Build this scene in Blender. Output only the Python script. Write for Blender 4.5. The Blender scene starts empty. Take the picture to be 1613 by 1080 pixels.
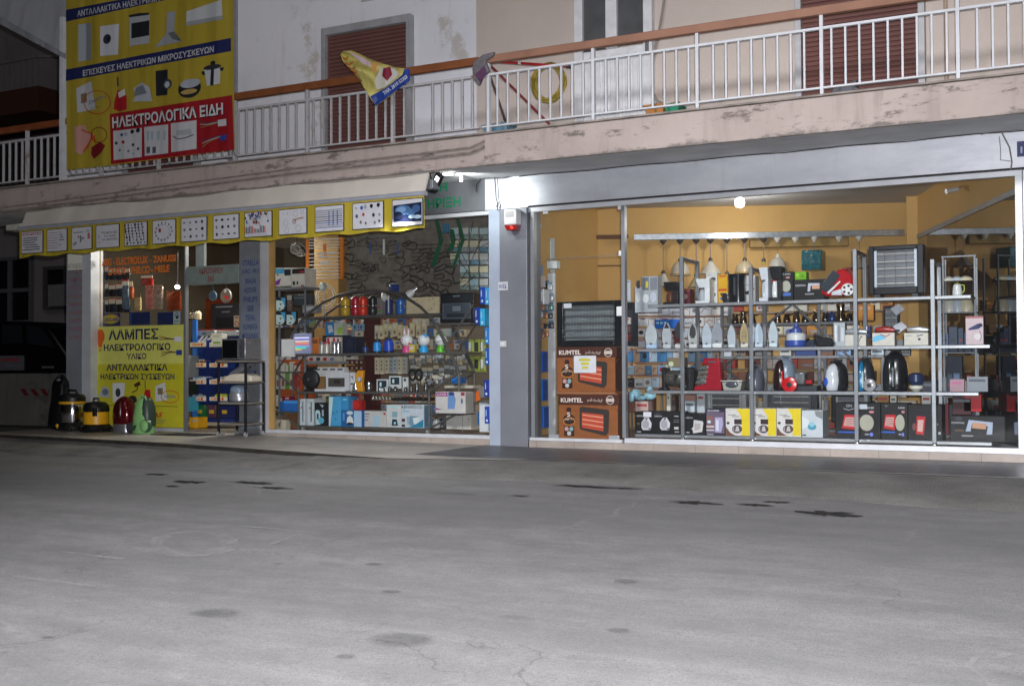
import bpy, bmesh, math, random
from mathutils import Vector, Matrix
random.seed(7)
R = math.radians
S = bpy.context.scene
COL = S.collection
# ------------------------------------------------------------------ camera, world, light, exposure
FPX, YAW, PITCH, ROLL = 1776.1, -0.476295, 0.0211235, -0.00487857
CAM = Vector((0.0, -11.369, 0.822))
_cy, _sy, _cp, _sp = math.cos(YAW), math.sin(YAW), math.cos(PITCH), math.sin(PITCH)
_F = Vector((_sy*_cp, _cy*_cp, _sp)); _R0 = Vector((_cy, -_sy, 0)); _U0 = _R0.cross(_F)
_R = math.cos(ROLL)*_R0 + math.sin(ROLL)*_U0; _U = -math.sin(ROLL)*_R0 + math.cos(ROLL)*_U0
cd = bpy.data.cameras.new('camera'); cam = bpy.data.objects.new('camera', cd); COL.objects.link(cam)
cd.sensor_fit = 'HORIZONTAL'; cd.sensor_width = 36.0; cd.lens = 36.0*FPX/1613.0
cd.clip_start = 0.1; cd.clip_end = 500
m = Matrix((_R, _U, -_F)).transposed().to_4x4(); m.translation = CAM; cam.matrix_world = m
S.camera = cam
S.render.resolution_x = 1024; S.render.resolution_y = 685
S.view_settings.view_transform = 'Standard'; S.view_settings.look = 'None'
S.view_settings.gamma = 1; S.view_settings.exposure = 0.0
S.render.engine = 'CYCLES'
S.cycles.max_bounces = 8; S.cycles.transparent_max_bounces = 16; S.cycles.caustics_reflective = False
S.cycles.sample_clamp_indirect = 4; S.cycles.use_denoising = True
w = bpy.data.worlds.new('World'); S.world = w; w.use_nodes = True
nt = w.node_tree; sky = nt.nodes.new('ShaderNodeTexSky'); sky.sky_type = 'NISHITA'
sky.sun_disc = False; sky.sun_elevation = R(-4); sky.sun_rotation = R(160)
nt.links.new(sky.outputs[0], nt.nodes['Background'].inputs[0]); nt.nodes['Background'].inputs[1].default_value = 0.05

def lamp(name, kind, loc, power, col=(1, 1, 1), rad=.05, target=None, **kw):
    d = bpy.data.lights.new(name, kind); d.energy = power; d.color = col
    if kind == 'SUN': d.angle = rad
    elif kind == 'AREA': d.size = rad
    else: d.shadow_soft_size = rad
    for k, v in kw.items(): setattr(d, k, v)
    o = bpy.data.objects.new(name, d); COL.objects.link(o); o.location = loc
    if target is not None: o.rotation_euler = (Vector(target)-Vector(loc)).to_track_quat('-Z', 'Y').to_euler()
    return o
# night: only a trace of sky glow from behind the camera; the photographer's flash lights the front
lamp('night_glow', 'SUN', (0, -20, 20), 0.17, (1, .93, .9), R(30), (-6, 0, 0))
lamp('camera_flash', 'POINT', CAM + _R*.07 + _U*.11, 3200, (.97, .97, 1.0), .025)

# ------------------------------------------------------------------ helpers: pixel of the photo -> point on a real plane
def plane(p):
    if isinstance(p, (int, float)): return Vector((0, p, 0)), Vector((1, 0, 0))
    (x, y), a = p
    return Vector((x, y, 0)), Vector((math.cos(R(a)), math.sin(R(a)), 0))
def W(px, py, p=0.0):
    o, ex = plane(p); n = Vector((ex.y, -ex.x, 0))
    r = _F*FPX + _R*(px-806.5) - _U*(py-540)
    return CAM + r*((o-CAM).dot(n)/r.dot(n))
def G(px, py, z):
    r = _F*FPX + _R*(px-806.5) - _U*(py-540)
    return CAM + r*((z-CAM.z)/r.z)
def span(x0, x1, yt, yb, p=0.0, zb=None):
    """front rectangle seen at these pixels, on the vertical plane p: returns X0, X1, z0, z1"""
    xm, ym = (x0+x1)/2, (yt+yb)/2
    a, b = W(x0, ym, p), W(x1, ym, p)
    z1, z0 = W(xm, yt, p).z, W(xm, yb, p).z
    if zb is not None: z0 = zb
    return a.x, b.x, z0, z1

# ------------------------------------------------------------------ materials
def lin(h):
    if not isinstance(h, str): return tuple(h)+(1,)
    v = [int(h[i:i+2], 16)/255 for i in (0, 2, 4)]
    return tuple(c/12.92 if c <= .04045 else ((c+.055)/1.055)**2.4 for c in v)+(1,)
_M = {}; GAIN = 1.0   # albedo of goods relative to the shades noted from the photograph
def mat(h, rough=.5, metal=0.0, var=.12, scale=9.0, bump=0.0, emit=0.0, alpha=1.0, key=''):
    k = (h, rough, metal, var, scale, bump, emit, alpha, GAIN)
    if k in _M: return _M[k]
    m = bpy.data.materials.new('paint_%s' % (h if isinstance(h, str) else 'mix')); m.use_nodes = True
    n, l = m.node_tree.nodes, m.node_tree.links; b = n['Principled BSDF']
    b.inputs['Roughness'].default_value = rough; b.inputs['Metallic'].default_value = metal
    tc = n.new('ShaderNodeTexCoord'); no = n.new('ShaderNodeTexNoise'); no.inputs['Scale'].default_value = scale
    no.inputs['Detail'].default_value = 5
    l.new(tc.outputs['Object'], no.inputs['Vector'])
    r = n.new('ShaderNodeMapRange'); r.inputs[1].default_value = .3; r.inputs[2].default_value = .7
    r.inputs[3].default_value = 1-var; r.inputs[4].default_value = 1+var*.5
    l.new(no.outputs['Fac'], r.inputs[0])
    mx = n.new('ShaderNodeVectorMath'); mx.operation = 'SCALE'; mx.inputs[0].default_value = [min(q*(GAIN if metal < .5 else 1), max(.82, q)) for q in lin(h)[:3]]
    l.new(r.outputs[0], mx.inputs['Scale']); l.new(mx.outputs[0], b.inputs['Base Color'])
    if rough >= .45: b.inputs['Specular IOR Level'].default_value = .25
    if bump:
        bp = n.new('ShaderNodeBump'); bp.inputs['Strength'].default_value = bump; bp.inputs['Distance'].default_value = .01
        l.new(no.outputs['Fac'], bp.inputs['Height']); l.new(bp.outputs[0], b.inputs['Normal'])
    if emit:
        b.inputs['Emission Color'].default_value = lin(h); b.inputs['Emission Strength'].default_value = emit
    if alpha < 1:
        t = n.new('ShaderNodeBsdfTransparent'); ms = n.new('ShaderNodeMixShader'); ms.inputs[0].default_value = alpha
        l.new(t.outputs[0], ms.inputs[1]); l.new(b.outputs[0], ms.inputs[2]); l.new(ms.outputs[0], n['Material Output'].inputs[0])
    _M[k] = m; return m
def nodes_mat(name):
    m = bpy.data.materials.new(name); m.use_nodes = True
    n, l = m.node_tree.nodes, m.node_tree.links
    tc = n.new('ShaderNodeTexCoord')
    return m, n, l, n['Principled BSDF'], tc
def noise(n, l, tc, scale, detail=6, rough=.6, mapscale=None, out='Object', loc=(0, 0, 0)):
    mp = n.new('ShaderNodeMapping'); mp.inputs['Scale'].default_value = mapscale or (1, 1, 1); mp.inputs['Location'].default_value = loc
    l.new(tc.outputs[out], mp.inputs[0])
    no = n.new('ShaderNodeTexNoise'); no.inputs['Scale'].default_value = scale; no.inputs['Detail'].default_value = detail
    no.inputs['Roughness'].default_value = rough; l.new(mp.outputs[0], no.inputs['Vector']); return no.outputs['Fac']
def ramp(n, l, fac, stops):
    r = n.new('ShaderNodeValToRGB'); l.new(fac, r.inputs[0]); e = r.color_ramp.elements
    while len(e) < len(stops): e.new(.5)
    for i, (p, c) in enumerate(stops):
        e[i].position = p; e[i].color = lin(c) if not isinstance(c, float) else (c, c, c, 1)
    return r.outputs[0]
def mix(n, l, fac, a, b, mode='MIX'):
    x = n.new('ShaderNodeMix'); x.data_type = 'RGBA'; x.blend_type = mode
    for i, v in ((0, fac), (6, a), (7, b)):
        if hasattr(v, 'links') or hasattr(v, 'is_linked'): l.new(v, x.inputs[i])
        elif i == 0: x.inputs[0].default_value = v
        else: x.inputs[i].default_value = lin(v)
    return x.outputs[2]
def plaster(name, base, dark, light, stain, amount=.62, streaks=True, rough=.85):
    m, n, l, b, tc = nodes_mat(name)
    c = ramp(n, l, noise(n, l, tc, .9, 8, .65), [(.3, dark), (.5, base), (.72, light)])
    c2 = mix(n, l, ramp(n, l, noise(n, l, tc, 30, 4), [(.35, 0.0), (.75, .25)]), c, dark)
    st = ramp(n, l, noise(n, l, tc, 1.1, 9, .7, loc=(3, 1, 7)), [(amount, 0.0), (amount+.05, .8)])
    c3 = mix(n, l, st, c2, stain)
    if streaks:
        sk = ramp(n, l, noise(n, l, tc, 2.2, 6, .6, (3, 3, .35)), [(.56, 0.0), (.75, .45)])
        c3 = mix(n, l, sk, c3, stain)
    l.new(c3, b.inputs['Base Color']); b.inputs['Roughness'].default_value = rough
    bp = n.new('ShaderNodeBump'); bp.inputs['Strength'].default_value = .25; bp.inputs['Distance'].default_value = .01
    l.new(noise(n, l, tc, 22, 8), bp.inputs['Height']); l.new(bp.outputs[0], b.inputs['Normal']); return m
def glass_mat(name, ior=1.45, tint=(.93, .96, .95), boost=1.0, veil=.0):
    m = bpy.data.materials.new(name); m.use_nodes = True; n, l = m.node_tree.nodes, m.node_tree.links
    n.remove(n['Principled BSDF'])
    t = n.new('ShaderNodeBsdfTransparent'); t.inputs[0].default_value = tint+(1,)
    g = n.new('ShaderNodeBsdfGlossy'); g.inputs['Roughness'].default_value = .01
    fr = n.new('ShaderNodeFresnel'); fr.inputs[0].default_value = ior
    tc = n.new('ShaderNodeTexCoord'); no = n.new('ShaderNodeTexNoise'); no.inputs['Scale'].default_value = 1.2
    l.new(tc.outputs['Object'], no.inputs['Vector'])
    bp = n.new('ShaderNodeBump'); bp.inputs['Strength'].default_value = .03; bp.inputs['Distance'].default_value = .02
    l.new(no.outputs['Fac'], bp.inputs['Height']); l.new(bp.outputs[0], g.inputs['Normal'])
    ma = n.new('ShaderNodeMath'); ma.operation = 'MULTIPLY'; ma.inputs[1].default_value = boost; ma.use_clamp = True
    ge = n.new('ShaderNodeNewGeometry'); bf = n.new('ShaderNodeMath'); bf.operation = 'SUBTRACT'; bf.inputs[0].default_value = 1; l.new(ge.outputs['Backfacing'], bf.inputs[1])
    mf = n.new('ShaderNodeMath'); mf.operation = 'MULTIPLY'; l.new(fr.outputs[0], mf.inputs[0]); l.new(bf.outputs[0], mf.inputs[1]); l.new(mf.outputs[0], ma.inputs[0])
    df = n.new('ShaderNodeBsdfDiffuse'); df.inputs[0].default_value = (.7, .72, .75, 1); dn = noise(n, l, tc, 3.5, 8, .7); dr = n.new('ShaderNodeMapRange'); dr.inputs[1].default_value = .35; dr.inputs[2].default_value = .75; dr.inputs[3].default_value = veil*.4; dr.inputs[4].default_value = veil  # uneven pale diffuse layer mixed in as a haze over the glass
    l.new(dn, dr.inputs[0]); md = n.new('ShaderNodeMixShader'); l.new(dr.outputs[0], md.inputs[0]); l.new(t.outputs[0], md.inputs[1]); l.new(df.outputs[0], md.inputs[2])
    ms = n.new('ShaderNodeMixShader'); l.new(ma.outputs[0], ms.inputs[0]); l.new(md.outputs[0], ms.inputs[1]); l.new(g.outputs[0], ms.inputs[2])
    l.new(ms.outputs[0], n['Material Output'].inputs[0]); return m
GLASS = glass_mat('window_glass', 1.4, (.96, .97, .97), 1.0, .010)
CLEAR = glass_mat('clear_glassware', 1.5, (.9, .92, .93), 1.6)
DARKGLASS = glass_mat('dark_glass', 1.7, (.08, .09, .10), 1.7)
def cloth(h, amp=.5, wscale=3.0, name='printed_cloth'):
    k = ('cloth', h, amp, wscale)
    if k in _M: return _M[k]
    m, n, l, b, tc = nodes_mat(name)
    c = ramp(n, l, noise(n, l, tc, 2, 6, .6, (1, 1, .3)), [(.3, tuple(x*.86 for x in lin(h)[:3])), (.6, h)])
    l.new(c, b.inputs['Base Color']); b.inputs['Roughness'].default_value = .55
    f = noise(n, l, tc, wscale, 2, .4, (1, 1, .12))
    bp = n.new('ShaderNodeBump'); bp.inputs['Strength'].default_value = amp; bp.inputs['Distance'].default_value = .12
    l.new(f, bp.inputs['Height']); l.new(bp.outputs[0], b.inputs['Normal']); _M[k] = m; return m
WHITE = mat('d9d9dc', .45); BLACK = mat('141416', .4); STEEL = mat('b9bcc0', .22, .9); CHROME = mat('e6e6ea', .12, 1.0, 0)
GREY = mat('7d7f84', .5); ALU = mat('a8abb0', .35, .6); DARKMET = mat('37373a', .45, .4)

# ------------------------------------------------------------------ mesh builder
class MB:
    def __init__(s): s.v = []; s.f = []; s.m = []; s.ms = []
    def mi(s, m):
        if m not in s.ms: s.ms.append(m)
        return s.ms.index(m)
    def add(s, vs, fs, m):
        b = len(s.v); s.v += [Vector(v) for v in vs]; k = s.mi(m)
        for f in fs: s.f.append([b+i for i in f]); s.m.append(k)
        return s
    def box(s, x0, x1, y0, y1, z0, z1, m, rot=0, piv=None, tilt=0):
        vs = [Vector((x, y, z)) for x in (x0, x1) for y in (y0, y1) for z in (z0, z1)]
        if rot or tilt:
            c = Vector(piv) if piv else Vector(((x0+x1)/2, (y0+y1)/2, z0))
            q = Matrix.Rotation(R(rot), 3, 'Z') @ Matrix.Rotation(R(tilt), 3, 'Y')
            vs = [c+q@(v-c) for v in vs]
        return s.add(vs, [(0, 1, 3, 2), (4, 6, 7, 5), (0, 4, 5, 1), (2, 3, 7, 6), (0, 2, 6, 4), (1, 5, 7, 3)], m)
    def tube(s, pts, r, m, n=8, close=False, caps=True):
        pts = [Vector(p) for p in pts]; N = len(pts); vs = []; fs = []
        rr = r if isinstance(r, (list, tuple)) else [r]*N
        t0 = (pts[1]-pts[0]).normalized(); up = Vector((0, 0, 1)) if abs(t0.z) < .9 else Vector((0, 1, 0))
        a = t0.cross(up).normalized()
        for i, p in enumerate(pts):
            if close: t = (pts[(i+1) % N]-pts[i-1]).normalized()
            else: t = (pts[min(i+1, N-1)]-pts[max(i-1, 0)]).normalized()
            a = (a-t*a.dot(t)); a = a.normalized() if a.length > 1e-6 else t.orthogonal().normalized()
            b = t.cross(a)
            for k in range(n):
                g = 2*math.pi*(k+.5)/n; vs.append(p+(a*math.cos(g)+b*math.sin(g))*rr[i])
        for i in range(N if close else N-1):
            j = (i+1) % N
            for k in range(n): fs.append((i*n+k, i*n+(k+1) % n, j*n+(k+1) % n, j*n+k))
        if caps and not close: fs += [tuple(range(n))[::-1], tuple((N-1)*n+k for k in range(n))]
        return s.add(vs, fs, m)
    def lathe(s, prof, c, m, n=20, axis='z', sx=1, sy=1):
        c = Vector(c); vs = []; fs = []
        for r, h in prof:
            for k in range(n):
                g = 2*math.pi*k/n; u, v = r*math.cos(g)*sx, r*math.sin(g)*sy
                p = {'z': (u, v, h), 'y': (u, h, v), 'x': (h, u, v)}[axis]; vs.append(c+Vector(p))
        for i in range(len(prof)-1):
            for k in range(n):
                f = (i*n+k, i*n+(k+1) % n, (i+1)*n+(k+1) % n, (i+1)*n+k); fs.append(f if axis != 'y' else f[::-1])
        for i in (0, len(prof)-1):
            if prof[i][0] > 1e-5: fs.append(tuple(i*n+k for k in range(n)))
        return s.add(vs, fs, m)
    def ell(s, c, r, m, n=16, k=9):
        return s.lathe([(max(math.sin(math.pi*i/k), 0), -math.cos(math.pi*i/k)) for i in range(k+1)], (0, 0, 0), m, n)._sc(len(s.v), c, r, n*(k+1))
    def _sc(s, end, c, r, cnt):
        c = Vector(c)
        for i in range(len(s.v)-cnt, len(s.v)): v = s.v[i]; s.v[i] = c+Vector((v.x*r[0], v.y*r[1], v.z*r[2]))
        return s
    def prism(s, pts, y0, y1, m, m2=None):
        """(x, z) outline extruded in y"""
        n = len(pts); vs = [Vector((p[0], y0, p[1])) for p in pts]+[Vector((p[0], y1, p[1])) for p in pts]
        s.add(vs, [tuple(range(n)), tuple(range(2*n-1, n-1, -1))]+[(i, n+i, n+(i+1) % n, (i+1) % n) for i in range(n)], m)
        return s
    def prismx(s, pts, x0, x1, m):
        """(y, z) outline extruded in x"""
        n = len(pts); vs = [Vector((x0, p[0], p[1])) for p in pts]+[Vector((x1, p[0], p[1])) for p in pts]
        return s.add(vs, [tuple(range(n)), tuple(range(2*n-1, n-1, -1))]+[(i, n+i, n+(i+1) % n, (i+1) % n) for i in range(n)], m)
    def slab(s, pts, n, t, m):
        """planar polygon of 3-D points thickened along n"""
        k = len(pts); a = [Vector(p) for p in pts]; b = [p+Vector(n)*t for p in a]
        return s.add(a+b, [tuple(range(k)), tuple(range(2*k-1, k-1, -1))]+[(i, k+i, k+(i+1) % k, (i+1) % k) for i in range(k)], m)
    def loft(s, rings, m, caps=True):
        n = len(rings[0]); vs = [p for r in rings for p in r]; fs = []
        for i in range(len(rings)-1):
            for k in range(n): fs.append((i*n+k, i*n+(k+1) % n, (i+1)*n+(k+1) % n, (i+1)*n+k))
        if caps: fs += [tuple(range(n))[::-1], tuple((len(rings)-1)*n+k for k in range(n))]
        return s.add(vs, fs, m)
def obj(name, mb, parent=None, bev=0, label=None, sub=0, kind=None):
    off = Vector(parent.matrix_world.translation) if parent else Vector((0, 0, 0))
    off = wloc(parent) if parent else off
    me = bpy.data.meshes.new(name); me.from_pydata([v-off for v in mb.v], [], mb.f)
    for q in mb.ms: me.materials.append(q)
    me.polygons.foreach_set('material_index', mb.m); me.polygons.foreach_set('use_smooth', [True]*len(mb.f))
    bm = bmesh.new(); bm.from_mesh(me); bmesh.ops.recalc_face_normals(bm, faces=bm.faces); bm.to_mesh(me); bm.free()
    me.set_sharp_from_angle(angle=R(38)); me.update()
    o = bpy.data.objects.new(name, me); COL.objects.link(o)
    if parent: o.parent = parent
    if bev:
        b = o.modifiers.new('bevel', 'BEVEL'); b.width = bev; b.segments = 2; b.limit_method = 'ANGLE'; b.angle_limit = R(40)
    if sub:
        b = o.modifiers.new('sub', 'SUBSURF'); b.levels = sub; b.render_levels = sub
    if label: o['label'] = label
    if kind: o['kind'] = kind
    return o
def wloc(o):
    v = Vector((0, 0, 0))
    while o: v = v+o.location; o = o.parent
    return v
def thing(name, label, cat, loc, group=None):
    o = bpy.data.objects.new(name, None); COL.objects.link(o); o.location = loc; o.empty_display_size = .1
    return tag(o, label, cat, group)
def tag(o, label, cat, group=None):
    o['label'] = label; o['category'] = cat
    if group: o['group'] = group
    return o
def dup(root, d, label, group=None):
    r = root.copy(); COL.objects.link(r); r.location = root.location+Vector(d); r['label'] = label
    if group: r['group'] = group
    for ch in list(root.children):
        c = ch.copy(); COL.objects.link(c); c.parent = r
        for g in list(ch.children):
            e = g.copy(); COL.objects.link(e); e.parent = c
    return r

# ------------------------------------------------------------------ printed art and lettering, laid on a real face in layers
_TX = {}
def text_geo(body, bold):
    k = (body, bold)
    if k not in _TX:
        c = bpy.data.curves.new('lettering', 'FONT'); c.body = body; c.resolution_u = 3; c.offset = bold; c.align_x = 'LEFT'
        o = bpy.data.objects.new('lettering', c); COL.objects.link(o)
        dg = bpy.context.evaluated_depsgraph_get(); me = bpy.data.meshes.new_from_object(o.evaluated_get(dg))
        vs = [(v.co.x, v.co.y) for v in me.vertices]; fs = [tuple(p.vertices) for p in me.polygons]
        bpy.data.objects.remove(o); bpy.data.curves.remove(c); bpy.data.meshes.remove(me)
        x0, x1 = min(v[0] for v in vs), max(v[0] for v in vs); y0, y1 = min(v[1] for v in vs), max(v[1] for v in vs)
        _TX[k] = ([((x-x0)/(x1-x0), (y-y0)/max(y1-y0, 1e-6)) for x, y in vs], fs)
    return _TX[k]
class Art(MB):
    """px=True: coordinates are photo pixels on plane p.  Otherwise (X, z) metres on a Y=const plane."""
    def __init__(s, p, px=True, step=.0006, M=None):
        super().__init__(); s.p = p; s.px = px; s.k = 1; s.step = step; o, ex = plane(p); s.n = Vector((ex.y, -ex.x, 0)); s.M = M or (lambda h: mat(h, .55, 0, .06))
    def pt(s, x, y, L=None):
        q = W(x, y, s.p) if s.px else Vector((x, s.p, y))
        return q+s.n*s.step*(s.k if L is None else L)
    def poly(s, pts, h):
        s.add([s.pt(*q) for q in pts], [tuple(range(len(pts)))], s.M(h) if isinstance(h, (str, tuple)) else h); s.k += 1; return s
    def rect(s, x0, y0, x1, y1, h): return s.poly_level([(x0, y0), (x1, y0), (x1, y1), (x0, y1)], h)
    def poly_level(s, pts, h):
        if not s.px: return s.poly(pts, h)
        xm = sum(q[0] for q in pts)/len(pts); ym = sum(q[1] for q in pts)/len(pts); vs = []
        for x, y in pts:
            a = W(x, ym, s.p); b = W(xm, y, s.p); vs.append(Vector((a.x, a.y, b.z))+s.n*s.step*s.k)
        s.add(vs, [tuple(range(len(pts)))], s.M(h) if isinstance(h, (str, tuple)) else h); s.k += 1; return s
    def ell(s, cx, cy, rx, ry, h, n=18, a0=0, a1=360):
        pts = [(cx+rx*math.cos(R(a0+(a1-a0)*i/n)), cy+ry*math.sin(R(a0+(a1-a0)*i/n))) for i in range(n if a1-a0 == 360 else n+1)]
        return s.poly_level(pts, h)
    def ring(s, cx, cy, rx, ry, t, h, n=24):
        o = [(cx+rx*math.cos(2*math.pi*i/n), cy+ry*math.sin(2*math.pi*i/n)) for i in range(n)]
        q = [(cx+(rx-t)*math.cos(2*math.pi*i/n), cy+(ry-t)*math.sin(2*math.pi*i/n)) for i in range(n)]
        vs = [s.pt(*a) for a in o+q]; s.add(vs, [(i, (i+1) % n, n+(i+1) % n, n+i) for i in range(n)], s.M(h)); s.k += 1; return s
    def line(s, pts, t, h):
        for a, b in zip(pts, pts[1:]):
            d = Vector((b[0]-a[0], b[1]-a[1])); d = Vector((-d.y, d.x)).normalized()*t/2
            s.add([s.pt(a[0]+d.x, a[1]+d.y), s.pt(b[0]+d.x, b[1]+d.y), s.pt(b[0]-d.x, b[1]-d.y), s.pt(a[0]-d.x, a[1]-d.y)], [(0, 1, 2, 3)], s.M(h))
            s.k += .15
        s.k += 1; return s
    def text(s, body, x0, yt, x1, yb, h, bold=.012, shear=0.0):
        """lettering stretched to fill the rectangle (yt is the upper edge)"""
        g, fs = text_geo(body, bold)
        if s.px:
            xm, ym = (x0+x1)/2, (yt+yb)/2; a, b = W(x0, ym, s.p), W(x1, ym, s.p); z1, z0 = W(xm, yt, s.p).z, W(xm, yb, s.p).z
        else: a, b, z1, z0 = Vector((x0, s.p, 0)), Vector((x1, s.p, 0)), yt, yb
        vs = []
        for u, v in g:
            q = a.lerp(b, u+shear*v); vs.append(Vector((q.x, q.y, z0+(z1-z0)*v))+s.n*s.step*s.k)
        s.add(vs, fs, s.M(h)); s.k += 1; return s
    def text4(s, body, p00, p10, p01, h, bold=.012):
        """lettering on the parallelogram bottom-left, bottom-right, top-left (pixels)"""
        g, fs = text_geo(body, bold); a, b, c = s.pt(*p00), s.pt(*p10), s.pt(*p01)
        s.add([a+(b-a)*u+(c-a)*v for u, v in g], fs, s.M(h)); s.k += 1; return s

# ================================================================== ground
def road_z(x, y): 
    t = min(max((-2.4-y)/8.2, 0), 1.3)
    return -.165-.26*t
def side_z(x): return -.03-.05*min(max((x+9.5)/4.0, 0), 1)
def vo_edge(n, l, tc, sc, loc):
    vo = n.new('ShaderNodeTexVoronoi'); vo.feature = 'DISTANCE_TO_EDGE'; vo.inputs['Scale'].default_value = sc; mp = n.new('ShaderNodeMapping'); mp.inputs['Location'].default_value = loc; l.new(tc.outputs['Object'], mp.inputs[0])
    d = n.new('ShaderNodeTexNoise'); d.inputs['Scale'].default_value = 2.2; d.inputs['Detail'].default_value = 7; l.new(mp.outputs[0], d.inputs['Vector']); va = n.new('ShaderNodeVectorMath'); va.operation = 'ADD'; l.new(mp.outputs[0], va.inputs[0]); l.new(d.outputs['Color'], va.inputs[1]); l.new(va.outputs[0], vo.inputs['Vector']); return vo.outputs[0]
def road_mat():
    m, n, l, b, tc = nodes_mat('asphalt')
    big = noise(n, l, tc, .35, 5, .6, (.35, 1.3, 1)); mid = noise(n, l, tc, 3.4, 9, .75, (.7, 1.2, 1)); fine = noise(n, l, tc, 120, 3, .7)
    c = ramp(n, l, big, [(.3, (.135, .133, .135)), (.5, (.165, .163, .165)), (.72, (.20, .197, .197))])
    c = mix(n, l, ramp(n, l, mid, [(.42, 0.0), (.66, .55)]), c, (.27, .262, .262))
    c = mix(n, l, ramp(n, l, fine, [(.33, .6), (.5, 0.0)]), c, (.07, .07, .072))
    c = mix(n, l, ramp(n, l, fine, [(.60, 0.0), (.74, .6)]), c, (.36, .35, .345))
    gr2 = noise(n, l, tc, 38, 5, .8)
    c = mix(n, l, ramp(n, l, gr2, [(.3, .55), (.46, 0.0)]), c, (.085, .084, .086))
    c = mix(n, l, ramp(n, l, gr2, [(.56, 0.0), (.72, .5)]), c, (.29, .285, .28))
    stk = noise(n, l, tc, 1.0, 5, .6, (.09, 2.6, 1), loc=(3, 0, 0)); c = mix(n, l, ramp(n, l, stk, [(.34, .30), (.54, 0.0)]), c, (.09, .09, .092))
    c = mix(n, l, ramp(n, l, stk, [(.54, 0.0), (.7, .2)]), c, (.26, .255, .252))
    ck = ramp(n, l, vo_edge(n, l, tc, .9, (7, 2, 0)), [(.0, .75), (.010, 0.0)]); km = ramp(n, l, noise(n, l, tc, .8, 3, .5, loc=(1, 8, 0)), [(.54, 0.0), (.62, .8)]); kk = n.new('ShaderNodeMath'); kk.operation = 'MULTIPLY'; l.new(ck, kk.inputs[0]); l.new(km, kk.inputs[1]); c = mix(n, l, kk.outputs[0], c, (.06, .06, .06))
    sp = ramp(n, l, noise(n, l, tc, 2.6, 2, .4, (.75, 1.5, 1), loc=(5, 2, 0)), [(.70, 0.0), (.80, .4)])
    c = mix(n, l, sp, c, (.045, .045, .045))
    # darker band running along the lane, and paler scuff lines
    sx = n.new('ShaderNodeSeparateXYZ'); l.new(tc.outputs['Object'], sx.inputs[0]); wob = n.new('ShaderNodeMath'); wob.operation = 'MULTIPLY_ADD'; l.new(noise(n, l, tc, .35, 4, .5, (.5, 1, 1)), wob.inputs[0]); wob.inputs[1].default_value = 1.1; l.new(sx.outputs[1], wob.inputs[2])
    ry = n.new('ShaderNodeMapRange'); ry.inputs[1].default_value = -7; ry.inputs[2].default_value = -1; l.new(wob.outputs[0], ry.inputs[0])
    dark_band = ramp(n, l, ry.outputs[0], [(.40, 0.0), (.50, .42), (.58, .42), (.74, 0.0)])
    c = mix(n, l, dark_band, c, (.085, .085, .088))
    vo = n.new('ShaderNodeTexVoronoi'); vo.feature = 'DISTANCE_TO_EDGE'; vo.inputs['Scale'].default_value = .42
    mp = n.new('ShaderNodeMapping'); mp.inputs['Location'].default_value = (2.3, .7, 0); l.new(tc.outputs['Object'], mp.inputs[0])
    dist = n.new('ShaderNodeTexNoise'); dist.inputs['Scale'].default_value = 1.5; dist.inputs['Detail'].default_value = 6
    l.new(mp.outputs[0], dist.inputs['Vector'])
    va = n.new('ShaderNodeVectorMath'); va.operation = 'ADD'; l.new(mp.outputs[0], va.inputs[0]); l.new(dist.outputs['Color'], va.inputs[1]); l.new(va.outputs[0], vo.inputs['Vector'])
    e = ramp(n, l, vo.outputs[0], [(.0, .5), (.012, 0.0)])
    msk = ramp(n, l, noise(n, l, tc, .5, 2, .5, loc=(9, 3, 0)), [(.56, 0.0), (.66, .55)])
    mm = n.new('ShaderNodeMath'); mm.operation = 'MULTIPLY'; l.new(e, mm.inputs[0]); l.new(msk, mm.inputs[1])
    c = mix(n, l, mm.outputs[0], c, (.32, .31, .305))
    l.new(c, b.inputs['Base Color']); b.inputs['Roughness'].default_value = .78
    bp = n.new('ShaderNodeBump'); bp.inputs['Strength'].default_value = .55; bp.inputs['Distance'].default_value = .006
    l.new(fine, bp.inputs['Height']); l.new(bp.outputs[0], b.inputs['Normal']); return m
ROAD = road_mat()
g = MB()
xs = [-120, -60, -30, -20, -16, -14, -12, -10, -8, -6, -4, -2, 0, 2, 5, 12, 40, 120]
ys = [-160, -60, -30, -20, -14, -12, -10, -9, -8, -7, -6, -5, -4, -3, -2.2, -1.6, -1.2, -.4, 0.5, 20, 120]
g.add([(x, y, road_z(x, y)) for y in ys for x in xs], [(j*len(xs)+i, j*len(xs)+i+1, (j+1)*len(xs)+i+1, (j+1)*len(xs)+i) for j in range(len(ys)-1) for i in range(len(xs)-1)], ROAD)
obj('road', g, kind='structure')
# rough ramp of old asphalt and dirt between road and pavement
def ramp_mat():
    m, n, l, b, tc = nodes_mat('broken_asphalt')
    c = ramp(n, l, noise(n, l, tc, 1.6, 9, .7), [(.3, (.09, .087, .082)), (.5, (.15, .147, .14)), (.72, (.22, .215, .205))])
    gr = noise(n, l, tc, 60, 4, .7); c = mix(n, l, ramp(n, l, gr, [(.6, 0.0), (.72, .8)]), c, (.27, .26, .25))
    l.new(c, b.inputs['Base Color']); b.inputs['Roughness'].default_value = .95
    bp = n.new('ShaderNodeBump'); bp.inputs['Strength'].default_value = 1; bp.inputs['Distance'].default_value = .02
    l.new(gr, bp.inputs['Height']); l.new(bp.outputs[0], b.inputs['Normal']); return m
RAMP = ramp_mat()
front = lambda x: -1.22-.115*(x+13.3) if x < -6.2 else max(-2.0365, -9) + (x+6.2)*.382 if x < -4.9 else -1.54
g = MB(); rows = []
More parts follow.
